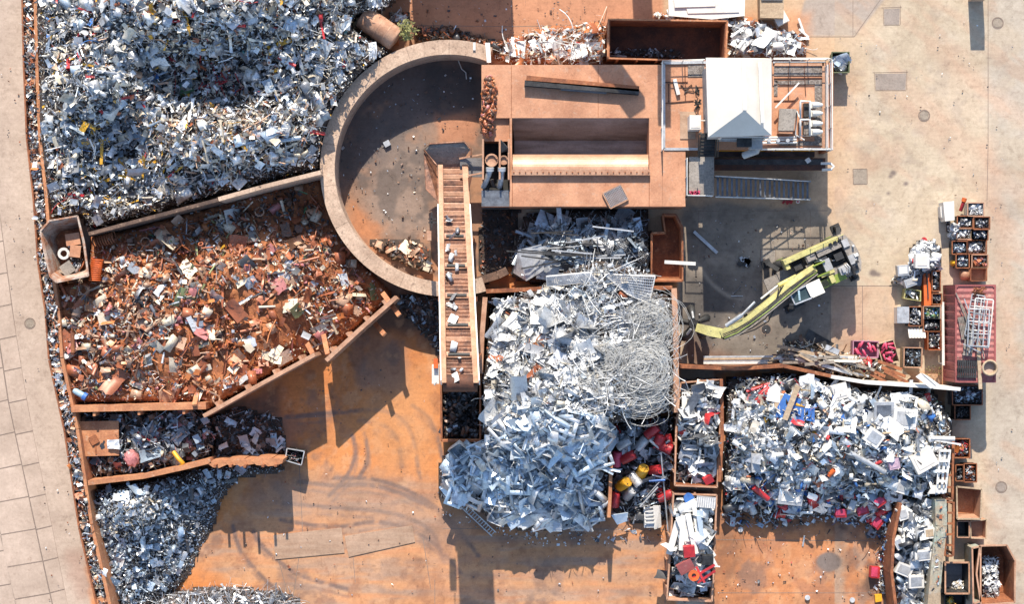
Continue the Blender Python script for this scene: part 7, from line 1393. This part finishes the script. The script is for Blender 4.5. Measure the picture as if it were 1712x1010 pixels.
g = MB(); g.bar(W(1334, 645, iz(1325, 685, .7)), W(1312, 702, iz(1325, 685, .6)), .34, .1); tag(g.build('wooden_plank', 'wood'), 'light wooden plank lying across the blue panels', 'plank')
def appliance(px, py, w_, h_, rz, z, lab, m_='white_paint', face='grey_paint', cat='appliance', hh=.5, name='appliance_casing'):
    c = W(px, py, z); t = empty(name, c, 0, lab, cat); g = MB(); g.box(c + Vector((0, 0, -hh / 2)), (w_ / 27, h_ / 27, hh), rz, .08, .06); g.build('casing', m_, t); Mr = Matrix.Rotation(rz, 3, 'Z') @ Matrix.Rotation(.06, 3, 'Y') @ Matrix.Rotation(.08, 3, 'X')
    g = MB(); g.box(c + Mr @ Vector((0, 0, .012)), (w_ / 27 * .72, h_ / 27 * .68, .03), M=Mr); g.build('front_panel', face, t)
appliance(1322, 830, 42, 30, -.12, iz(1322, 830, .5), 'big white flat appliance panel at lower edge of mixed heap', 'galv', 'white_paint')
appliance(1263, 774, 14, 32, .05, iz(1263, 774, .6), 'tall pale grey-green door panel left of mixed heap middle', 'grey_paint', 'galv')
appliance(1405, 655, 26, 26, .3, iz(1405, 655, .6), 'white crumpled appliance near the long rusty wall', 'white_paint', 'white_paint'); appliance(1462, 732, 28, 26, -.6, iz(1462, 732, .6), 'square white appliance panel on the right crest', 'white_paint', 'galv'); appliance(1545, 770, 40, 34, .5, iz(1545, 770, .7), 'big cream appliance shell at the right of mixed heap', 'roof_white', 'roof_white'); appliance(1495, 776, 18, 18, .2, iz(1495, 776, .6), 'pinkish square casing on the right of mixed heap', 'pinkish', 'pinkish'); appliance(1478, 690, 34, 36, .02, iz(1478, 690, .6), 'pale blue-grey metal locker below the pale beam', 'galv', 'steel_blue'); appliance(1513, 700, 40, 34, -.1, iz(1513, 700, .7), 'wide white locker right of the pale blue-grey locker'); appliance(1510, 815, 24, 22, -.3, iz(1510, 815, .5), 'white washing-machine shell at lower right of mixed heap')
t = root_at('shelf_unit', 1575, 790, 2.5, 'white shelf frame standing at the right edge of mixed heap', 'shelf frame')
z = iz(1570, 790, .8)
for a, b_ in (((1572, 752), (1566, 824)), ((1588, 752), (1580, 824)), ((1580, 750), (1574, 822))): g = MB(); g.bar(W(*a, z), W(*b_, z - .2), .14, .12); g.build('upright', 'white_paint', t)
for k in range(5): g = MB(); g.bar(W(1572 - k * 1.4, 754 + k * 17, z + .13), W(1588 - k * 1.6, 754 + k * 17, z + .13), .14, .08); g.build('shelf', 'white_paint', t)
g = MB(); plate(g, [(1560, 812), (1582, 812), (1580, 826), (1552, 826)], z - .5, z - .3); g.build('base_plate', 'white_paint', t)
for a, b_, w_, m_, lab in (((1553, 650), (1547, 690), .26, 'white_paint', 'white post standing below the pale beam end'), ((1556, 733), (1596, 734), .3, 'white_paint', 'white slab sticking out to the right of mixed heap'), ((1310, 760), (1298, 762), .3, 'white_paint', 'short white stub in the middle of mixed heap'), ((1420, 757), (1480, 790), .34, 'galv', 'curved pale trunking across the right crest'), ((1225, 738), (1246, 752), .3, 'white_paint', 'white tube by the rusty partition'), ((1260, 815), (1284, 835), .35, 'red', 'red fire extinguisher on the lower middle of mixed heap'), ((1385, 796), (1395, 786), .3, 'orange', 'orange-red streak of plastic on the right of mixed heap'), ((1475, 725), (1520, 722), .14, 'wood', 'brown wooden slat on the right crest')):
    g = MB(); g.tube([W(*a, iz(*a, .55)), W(*b_, iz(*b_, .55) if b_[0] < 1585 else iz(1570, 734, .7))], w_ / 2, 10); tag(g.build('tube_section', m_), lab, 'tube')
for k, (px, py, m_, lab) in enumerate(((1405, 857, 'red', 'red box lying at the lower edge below the green box'), (1441, 853, 'red', 'red box right of the green box at the lower edge'), (1470, 838, 'red', 'big red canister near the thin rusty wall'), (1466, 874, 'red', 'red box low beside the thin rusty wall'), (1425, 845, 'olive_box', 'grey-green box between two red boxes'), (1462, 957, 'red', 'red bag on the floor at the thin rusty wall'))):
    t = root_at('plastic_box', px, py, .5, lab, 'box'); z = max(float(I_.z(px, py)), .1) + .3 if m_ and py < 950 else .3; g = MB(); g.box(W(px, py, z), (.72, .55, .5), .3 * k, .15); g.build('box', m_ if m_ in MATS else 'teal', t); g = MB(); g.box(W(px, py, z + .27), (.6, .42, .06), .3 * k, .15); g.build('lid', 'pink' if m_ == 'red' else 'galv', t)
g = MB(); plate(g, [(1463, 996), (1474, 994), (1475, 1006), (1464, 1008)], .02, .3); tag(g.build('yellow_box', 'yellow'), 'yellow box on the orange floor at the lower edge', 'box')
for k, (px, py) in enumerate(((1238, 886), (1342, 914), (1425, 1004), (1350, 1000))): g = MB(); g.tube([W(px, py, .01), W(px + (k == 1) * 3, py - (k == 1) * 18, .1)] if k == 1 else [W(px, py, .01), W(px, py, .1 + .02 * k)], .06 if k == 1 else .17, 12); tag(g.build('loose_piece', 'galv'), ['pale round lid on the orange floor below the mixed heap', 'pale rod on the orange floor below the mixed heap', 'pale disc on the orange floor at the bottom, right one', 'pale disc on the orange floor at the bottom, left one'][k], 'loose scrap')
def litter(poly, n, size, pal, seed, label):
    p = Pile('', poly, [(a, b_, 0) for a, b_ in poly], seed, lump=0, lcell=20, soft=1); p.heap('floor_litter', label, n, (size, .5, size * 3), {'sheet': 3, 'strip': 4, 'rod': 1, 'block': 2, 'flat': 1}, pal, jit=.02, sub=0, base=False, tilt=.25, edge=2)
litter([(500, 620), (735, 600), (740, 840), (800, 860), (900, 900), (1110, 890), (1112, 1000), (500, 1000), (340, 930), (480, 800)], 190, .07, {'dark': 3, 'brown': 4, 'pale': 2, 'rust': 4, 'white': 1}, 301, 'tiny scraps strewn over the orange yard floor')
litter([(735, 845), (880, 890), (1010, 885), (1112, 880), (1112, 905), (900, 915), (740, 870)], 200, .12, {'dark': 2, 'brown': 2, 'pale': 3, 'white': 2, 'silver': 2}, 302, 'small scraps fallen below the aluminium heap')
litter([(1200, 862), (1290, 872), (1440, 872), (1485, 900), (1486, 1005), (1200, 1005)], 170, .08, {'dark': 3, 'brown': 4, 'pale': 2, 'rust': 4, 'white': 2, 'red': .3}, 303, 'small scraps strewn over the floor below the mixed heap')
litter([(1150, 360), (1350, 360), (1390, 470), (1380, 560), (1300, 590), (1150, 600)], 240, .08, {'dark': 4, 'brown': 3, 'grey': 2, 'pale': 1}, 304, 'tiny scraps on the oily floor around the handler')
litter([(1400, 60), (1700, 20), (1700, 1000), (1650, 1000), (1650, 330), (1570, 330), (1480, 470), (1400, 330)], 90, .045, {'dark': 3, 'brown': 3, 'grey': 3, 'tan': 1, 'white': .5}, 305, 'sparse tiny litter on the right concourse')
litter([(0, 0), (36, 0), (60, 330), (95, 640), (155, 1005), (60, 1005), (0, 400)], 60, .04, {'dark': 3, 'brown': 3, 'white': 2, 'rust': 2}, 306, 'sparse tiny litter on the slab road')
litter([(575, 130), (790, 110), (800, 230), (700, 230), (715, 400), (620, 400), (560, 300)], 260, .08, {'dark': 3, 'brown': 3, 'grey': 2, 'pale': 1}, 307, 'tiny scraps on the pit floor')
litter([(660, 0), (1010, 0), (1010, 40), (860, 60), (700, 45)], 120, .08, {'dark': 3, 'brown': 3, 'pale': 2}, 308, 'tiny scraps on the upper orange plates')
litter([(1208, 850), (1290, 864), (1330, 858), (1380, 856), (1440, 864), (1478, 890), (1486, 1000), (1462, 985), (1465, 910), (1435, 884), (1380, 874), (1290, 884), (1210, 876)], 330, .2, {'white': 3, 'bluegrey': 3, 'dark': 3, 'pale': 2, 'red': .4, 'blue': .4, 'brown': 2}, 309, 'scraps spilling from the lower edge of the mixed heap')
# J: white appliance bay
J_ = Pile('the white appliance bay', [(1508, 838), (1566, 836), (1566, 880), (1552, 960), (1546, 1030), (1506, 1030), (1497, 960), (1500, 900)], [(1510, 840, 1.6), (1564, 840, 1.6), (1550, 950, 1.6), (1500, 950, 1.5), (1530, 900, 2.1), (1526, 1025, 1.5)], 34, lump=.2, lcell=25, soft=2, marks=[(1535, 860, 'at the top of'), (1525, 920, 'in the middle of'), (1525, 1000, 'at the lower end of')])
J_.heap('appliance_scrap', 'white appliance shells filling the narrow bay', 420, (.5, .4, 1.1), {'casing': 4, 'flat': 3, 'sheet': 3, 'rod': 1.5, 'block': 2}, {'white': 6, 'pale': 3, 'grey': 2, 'bluegrey': 2, 'dark': 1})
items(J_, 'casing', 26, (.8, 1.4), {'white': 5, 'pale': 3, 'cream': .6}, 121); items(J_, 'flat', 16, (.8, 1.3), {'white': 4, 'sky': 2}, 122); items(J_, 'block', 14, (.7, 1.1), {'white': 5, 'pale': 2}, 123)
for px, py, w_, h_, rz, lab in ((1503, 909, 15, 20, .5, 'small white panel appliance by the thin rusty wall'), (1544, 929, 30, 18, .1, 'white cooker shell beside the weathered wall'), (1512, 953, 28, 20, -.4, 'white box with grey front near the bay middle'), (1532, 973, 26, 22, .05, 'plain white box right below the bay middle'), (1554, 892, 18, 18, .1, 'cream fronted speaker-like box by the weathered wall'), (1510, 860, 18, 20, .3, 'pale round-holed casing at the top of appliance bay')): appliance(px, py, w_, h_, rz, float(J_.z(px, py)) + .75, lab, 'white_paint', 'wood' if 'cream' in lab else 'grey_paint' if 'grey' in lab or 'round' in lab else 'galv')
# small heaps near the top
L1 = Pile('the scrap strip above the press', [(830, 66), (870, 60), (900, 46), (940, 44), (985, 38), (1010, 36), (1014, 98), (1008, 106), (850, 106), (826, 96)], [(830, 80, .3), (900, 60, .4), (1000, 45, .8), (1008, 95, 1.2), (940, 95, .9), (860, 100, .9)], 35, lump=.15, lcell=20, marks=[(860, 90, 'at the left of'), (940, 70, 'in the middle of'), (1000, 80, 'beside the container on')])
L1.heap('strip_scrap', 'white and rusty scrap strip between press and container', 900, (.28, .5, .9), {'sheet': 3, 'strip': 4, 'wire': 5, 'rod': 3, 'pipe': 1}, {'white': 4, 'pale': 3, 'rust': 2.5, 'orange': 2, 'tan': 2, 'cream': 2, 'brown': 1, 'red': .2}, soil='rust_soil')
items(L1, 'sheet', 14, (.6, 1.1), {'white': 4, 'pale': 2, 'rust': 1}, 131); items(L1, 'wire', 14, (2, 3.6), {'white': 3, 'pale': 2}, 132); items(L1, 'flat', 4, (.9, 1.4), {'white': 3}, 133)
L2 = Pile('the scrap around the white sheets', [(1090, 22), (1118, 24), (1190, 34), (1250, 28), (1300, 48), (1345, 60), (1350, 92), (1222, 94), (1220, 40), (1100, 30)], [(1095, 24, .4), (1240, 32, .6), (1230, 90, .8), (1290, 70, .9), (1345, 80, .3)], 36, lump=.15, lcell=20, marks=[(1130, 28, 'along the white sheets by'), (1250, 80, 'above the cabin by'), (1320, 70, 'at the right of')])
L2.heap('corner_scrap', 'white scrap scattered between cabin and white sheets', 700, (.3, .5, .9), {'sheet': 4, 'strip': 3, 'wire': 3, 'rod': 2, 'block': 1, 'pipe': 1}, {'white': 5, 'pale': 3, 'cream': 2, 'grey': 2, 'rust': 1, 'tan': 1}, soil='rust_soil')
items(L2, 'sheet', 18, (.6, 1.2), {'white': 4, 'pale': 2, 'grey': 1}, 134); items(L2, 'flat', 8, (.7, 1.2), {'grey': 2, 'white': 2, 'bluegrey': 1}, 135); items(L2, 'pipe', 6, (.8, 1.5), {'white': 3}, 136)
g = MB(); g.bar(W(1335, 30, .25), W(1344, 55, .2), .14, .1); g.bar(W(1336, 48, .25), W(1352, 62, .2), .14, .1); tag(g.build('white_profile', 'white_paint'), 'white bent profile on the floor right of cream box', 'profile')
L3 = Pile('the rubbish below the tank', [(650, 20), (685, 22), (680, 45), (664, 52)], [(650, 22, .6), (680, 45, .4), (685, 24, .5)], 38, lump=.1, lcell=12); L3.heap('corner_scrap', 'white scraps between the old tank and orange plates', 90, (.3, .4, .7), MIX, {'white': 3, 'pale': 2, 'rust': 1})
L4 = Pile('the dirt behind the round wall', [(690, 46), (760, 46), (835, 70), (850, 100), (825, 84), (760, 66), (700, 70)], [(690, 50, .5), (760, 50, .4), (840, 90, .6)], 39, lump=.1, lcell=15); L4.heap('dirt_scrap', 'dark dirt and rods behind the round wall', 330, (.3, .5, .8), {'rod': 4, 'strip': 2, 'sheet': 1, 'block': 2}, {'brown': 5, 'dark': 3, 'rust': 2, 'pale': .5})
g = MB(); quad(g, [(811, 71, 2.9), (819, 71, 2.9), (821, 104, 3.0), (814, 104, 3.0)]); tag(g.build('white_strip', 'white_paint'), 'white strip hanging over the round wall end', 'strip'); g = MB(); g.box(W(793, 77, 2.76), (.16, .5, .1)); tag(g.build('white_stub', 'white_paint'), 'small white stub lying on the round wall top', 'stub')
# litter in the pit
L5 = Pile('the pit litter', [(612, 404), (640, 400), (700, 402), (722, 420), (722, 455), (690, 448), (650, 430)], [(612, 404, .15), (700, 405, .2), (720, 450, .6), (660, 425, .3)], 40, lump=.08, lcell=12, marks=[(680, 430, 'along the round wall in')]); L5.heap('pit_litter', 'tan and grey litter along the inside of the round wall', 170, (.24, .45, .6), {'sheet': 4, 'strip': 3, 'flat': 2, 'block': 1}, {'cream': 1, 'tan': 3, 'grey': 3, 'brown': 3, 'rust': 2}, sub=.05, jit=.06); items(L5, 'sheet', 5, (.5, .9), {'cream': 2, 'grey': 2, 'tan': 2}, 141)
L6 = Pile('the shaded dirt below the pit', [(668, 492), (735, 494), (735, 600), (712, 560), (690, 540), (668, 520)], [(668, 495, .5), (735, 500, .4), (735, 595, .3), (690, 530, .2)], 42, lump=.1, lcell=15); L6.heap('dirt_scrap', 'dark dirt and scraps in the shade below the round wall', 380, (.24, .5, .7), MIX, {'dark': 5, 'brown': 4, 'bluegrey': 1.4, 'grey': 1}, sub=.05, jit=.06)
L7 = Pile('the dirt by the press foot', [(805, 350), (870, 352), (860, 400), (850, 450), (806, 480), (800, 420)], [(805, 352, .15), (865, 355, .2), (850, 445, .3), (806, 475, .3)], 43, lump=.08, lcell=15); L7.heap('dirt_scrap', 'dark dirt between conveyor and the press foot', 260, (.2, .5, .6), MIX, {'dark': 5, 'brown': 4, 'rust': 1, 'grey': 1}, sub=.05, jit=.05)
g = MB(); g.box(W(647, 240, .12), (.4, .36, .2), .5); tag(g.build('pale_cube', 'galv'), 'single pale cube on the floor of the pit', 'cube'); g = MB(); g.tube([W(766, 100, .08), W(772, 115, .1), W(779, 121, .08), W(780, 132, .08)], .035, 6); tag(g.build('loose_wire', 'white_paint'), 'white wire lying in the shaded top of pit', 'wire')
for k in range(34):
    rr = np.random.default_rng(900 + k); an = rr.uniform(0, 6.28); q = rr.uniform(0, 165) ; x0, y0 = 735 + q * math.cos(an), 285 + q * math.sin(an)
    if x0 > 715 and 230 < y0 or x0 > 800: continue
    tv, tf = TPL['sheet'][k % 20]; s_ = rr.uniform(.08, .2); o = np_mesh('litter_scrap', tv * s_, [tf], ['scrap'], np.tile([*C[['cream', 'grey', 'pale', 'tan'][k % 4]][1], .2], (len(tf), 1))); o.location = W(x0, y0, .08); tag(o, f"small {['cream', 'grey', 'silver', 'tan'][k % 4]} flake lying loose on the pit floor", 'flake', f"{['cream', 'grey', 'silver', 'tan'][k % 4]} flakes on the pit floor")
# N: planks and shutters
N_ = Pile('the plank heap', [(1316, 576), (1345, 570), (1400, 590), (1440, 600), (1470, 606), (1476, 630), (1420, 628), (1340, 608), (1300, 606)], [(1316, 578, .6), (1400, 592, .8), (1470, 610, .8), (1300, 604, .6), (1380, 606, 1.2), (1440, 618, 1.3)], 37, lump=.2, lcell=25, marks=[(1330, 590, 'at the left of'), (1400, 605, 'in the middle of'), (1450, 615, 'at the right of')])
N_.heap('plank_heap', 'heap of splintered planks and profiles along the rusty wall', 520, (.5, .4, 1.3), {'strip': 3, 'angle': 5, 'rod': 3, 'flat': 2}, {'cream': 3, 'wood': 4, 'pale': 2, 'grey': 2, 'dark': 2, 'brown': 2, 'white': 1})
for k in range(34):
    rr = random.Random(700 + k); x0, y0 = 1330 + rr.uniform(-10, 110), 592 + rr.uniform(-8, 20); y0 += (x0 - 1330) * .14; an = rr.uniform(-.2, .55); Lk = rr.uniform(14, 34); z = .9 + .03 * k; m_ = ['wood', 'wood_grey', 'galv', 'wood_grey', 'roof_white'][k % 5]; g = MB(); g.bar(W(x0 - Lk * math.cos(an), y0 - Lk * math.sin(an), z), W(x0 + Lk * math.cos(an), y0 + Lk * math.sin(an), z + rr.uniform(-.2, .2)), rr.uniform(.1, .22), .07)
    c_ = {'wood': 'tan wooden', 'wood_grey': 'weathered grey', 'galv': 'pale metal', 'roof_white': 'cream'}[m_]; tag(g.build('long_plank', m_), f"{c_} plank lying in the {'left' if x0 < 1355 else 'middle' if x0 < 1400 else 'right'} part of the plank heap", 'plank', f'{c_} planks in the plank heap')
g = MB(); g.box(W(1391, 585, 1.2), (.9, .35, .25), -.4); tag(g.build('pale_box', 'galv'), 'pale blue-white box on top of the plank heap', 'box')
for k in range(5): g = MB(); a = [(1468, 604), (1474, 614), (1440, 612), (1478, 620), (1455, 625)][k]; g.bar(W(*a, 1.6), W(a[0] + 40, a[1] + 14 + k * 2, 1.7), .2, .08); tag(g.build('rusty_plank', 'rust'), f"rusty flat bar, number {['uppermost', 'second', 'leftmost', 'fourth', 'lowest'][k]} in the bundle beside the pale long beam".replace('number ', ''), 'bar')
# J2: loose appliances near the crates (right)
K_ = Pile('the motor scrap', [(1498, 460), (1520, 450), (1522, 418), (1535, 402), (1560, 402), (1572, 412), (1572, 450), (1545, 456), (1535, 470), (1500, 476), (1490, 470)], [(1500, 468, .4), (1530, 440, 1.0), (1560, 410, .9), (1570, 445, .9), (1525, 465, .8)], 44, lump=.15, lcell=15, soft=3, marks=[(1510, 460, 'at the lower left of'), (1545, 430, 'in the middle of'), (1560, 410, 'at the top of')])
K_.heap('motor_scrap', 'silver motors and castings heaped by the crates', 380, (.32, .4, .8), {'block': 3, 'can': 3, 'pipe': 2, 'ring': 2, 'sheet': 2, 'casing': 1}, {'silver': 4, 'white': 4, 'pale': 3, 'grey': 2, 'dark': 1, 'cream': .5})
items(K_, 'can', 18, (.5, .9), {'white': 3, 'silver': 3, 'red': .7, 'grey': 1}, 151); items(K_, 'block', 12, (.5, .9), {'white': 3, 'silver': 3}, 152)
appliance(1542, 436, 24, 24, 0, 1.7, 'square white casing in the middle of the motor scrap', 'white_paint', 'roof_white'); appliance(1510, 452, 20, 18, .1, 1.3, 'pale box at the left of motor scrap', 'galv', 'white_paint')
t = root_at('red_stopper', 1545, 401, .6, 'red round cap at the top of motor scrap', 'cap'); g = MB(); g.tube([W(1545, 401, .5), W(1545, 401, .8)], .18, 12); g.build('cap', 'red', t); g = MB(); g.tube([W(1545, 401, .05), W(1545, 401, .5)], .1, 8); g.build('stem', 'galv', t)
appliance(1522, 472, 20, 14, .35, 1.2, 'tilted white printer-like casing above the lime tray', 'galv', 'grey_paint'); tub('lime_tray', 'yellow-green framed tray of white parts left of orange beam', 'tray', [(1514, 482), (1540, 486), (1540, 504), (1511, 499)], .9, 'lime', zb=.1, t=.05); fill([(1517, 485), (1537, 489), (1537, 501), (1514, 497)], .6, 'white parts in the yellow-green tray', {'white': 4, 'dark': 2}, 20, .35)
g = MB(); plate(g, [(1528, 454), (1556, 452), (1555, 459), (1542, 461), (1540, 478), (1532, 478), (1532, 460), (1528, 460)], .6, .75); tag(g.build('blue_bracket', 'steel_blue'), 'dark blue T-shaped bracket under the motor scrap', 'bracket')
L8 = Pile('the loose castings', [(1576, 340), (1590, 376), (1604, 372), (1604, 400), (1588, 402), (1584, 380)], [(1580, 350, .5), (1595, 380, .7), (1600, 398, .6)], 45, lump=.1, lcell=12, soft=2); L8.heap('loose_castings', 'silver castings heaped left of the upper crates', 90, (.35, .4, .7), {'block': 3, 'can': 3, 'ring': 2}, {'white': 4, 'silver': 3, 'grey': 1})
tw = Pile('the weathered wall top', [(1562, 838), (1584, 838), (1584, 880), (1574, 950), (1568, 1025), (1552, 1025), (1558, 950), (1564, 880)], [(1570, 840, 2.85), (1580, 870, 2.85), (1566, 950, 2.85), (1560, 1020, 2.85)], 47, lump=0, soft=.5)
tw.heap('wall_litter', 'scraps lying along the top of the weathered wall', 60, (.22, .4, .5), MIX, {'rust': 3, 'tan': 3, 'pale': 2, 'cream': 2, 'dark': 2}, base=False, jit=.02, tilt=.2)
# ================================================================== unseen shadow casters added just outside the frame
g = MB(); plate(g, [(1634, -40), (1658, -40), (1658, -8), (1634, -8)], 0, 2.2); tag(g.build('concrete_block', 'wall_concrete'), 'short concrete block beyond the upper right edge', 'block')
t = root_at('scrap_container', 775, -70, 0, 'tall closed scrap container beyond the upper edge', 'container')  # box added for its shadow on the upper plates
g = MB(); g.prism([tuple(W(a, b_, 0)[:2]) for a, b_ in ((686, -60), (682, -130), (850, -130), (852, -62), (800, -66), (760, -60))], 0, 3.9); g.build('body', 'rust', t); g = MB(); g.prism([tuple(W(a, b_, 0)[:2]) for a, b_ in ((690, -128), (848, -128), (848, -66), (690, -66))], 3.902, 4.0); g.build('lid', 'rust_dark', t)
t = root_at('loading_crane', 1060, -240, 0, 'rusty loading crane standing beyond the upper edge', 'crane')  # frame added for the diagonal shadows on the press deck
g = MB(); p = W(1060, -260, 0); g.box((p.x, p.y, 5), (1.2, 1.2, 10)); g.build('mast', 'rust', t)
def gp(x, y, z): v = W(x, y, 0); v.z = z; return v
g = MB(); g.bar(gp(1090, -240, 10), gp(1090, -42, 10), .8, .5); g.build('boom', 'rust', t); g = MB(); g.bar(gp(950, -200, 10), gp(1046, -62, 10), 1.2, .5); g.build('jib', 'rust', t); g = MB(); g.bar(gp(950, -200, 10.1), gp(1090, -236, 10.1), .8, .5); g.build('tie_beam', 'rust', t)
# ================================================================== LIGHT AND CAMERA
w = bpy.data.worlds.new('World'); scene.world = w; w.use_nodes = True; nt = w.node_tree
sky = nt.nodes.new('ShaderNodeTexSky'); sky.sky_type = 'NISHITA'; sky.sun_disc = False
EL = R(35); AZ = R(-3.0)            # sun stands towards +Y, slightly left of the picture's top
sky.sun_elevation = EL; sky.sun_rotation = AZ; sky.air_density = 1.0; sky.dust_density = .6
nt.links.new(sky.outputs[0], nt.nodes['Background'].inputs['Color']); nt.nodes['Background'].inputs['Strength'].default_value = .15
sun = bpy.data.lights.new('sun', 'SUN'); sun.energy = 4.5; sun.angle = R(.5); sun.color = (1, .915, .79)
so = bpy.data.objects.new('sun', sun); COL.objects.link(so)
d = Vector((math.sin(AZ) * math.cos(EL), math.cos(AZ) * math.cos(EL), math.sin(EL))); so.rotation_euler = d.to_track_quat('Z', 'Y').to_euler()
cam = bpy.data.cameras.new('camera'); co = bpy.data.objects.new('camera', cam); COL.objects.link(co)
co.location = (0, 0, H); co.rotation_euler = (0, 0, 0); cam.sensor_fit = 'HORIZONTAL'; cam.angle_x = 2 * math.atan(1712 / 2 / S / H); cam.clip_end = 6000; cam.clip_start = 1
scene.camera = co
scene.view_settings.view_transform = 'Standard'; scene.view_settings.look = 'None'; scene.view_settings.gamma = 1; scene.view_settings.exposure = .88
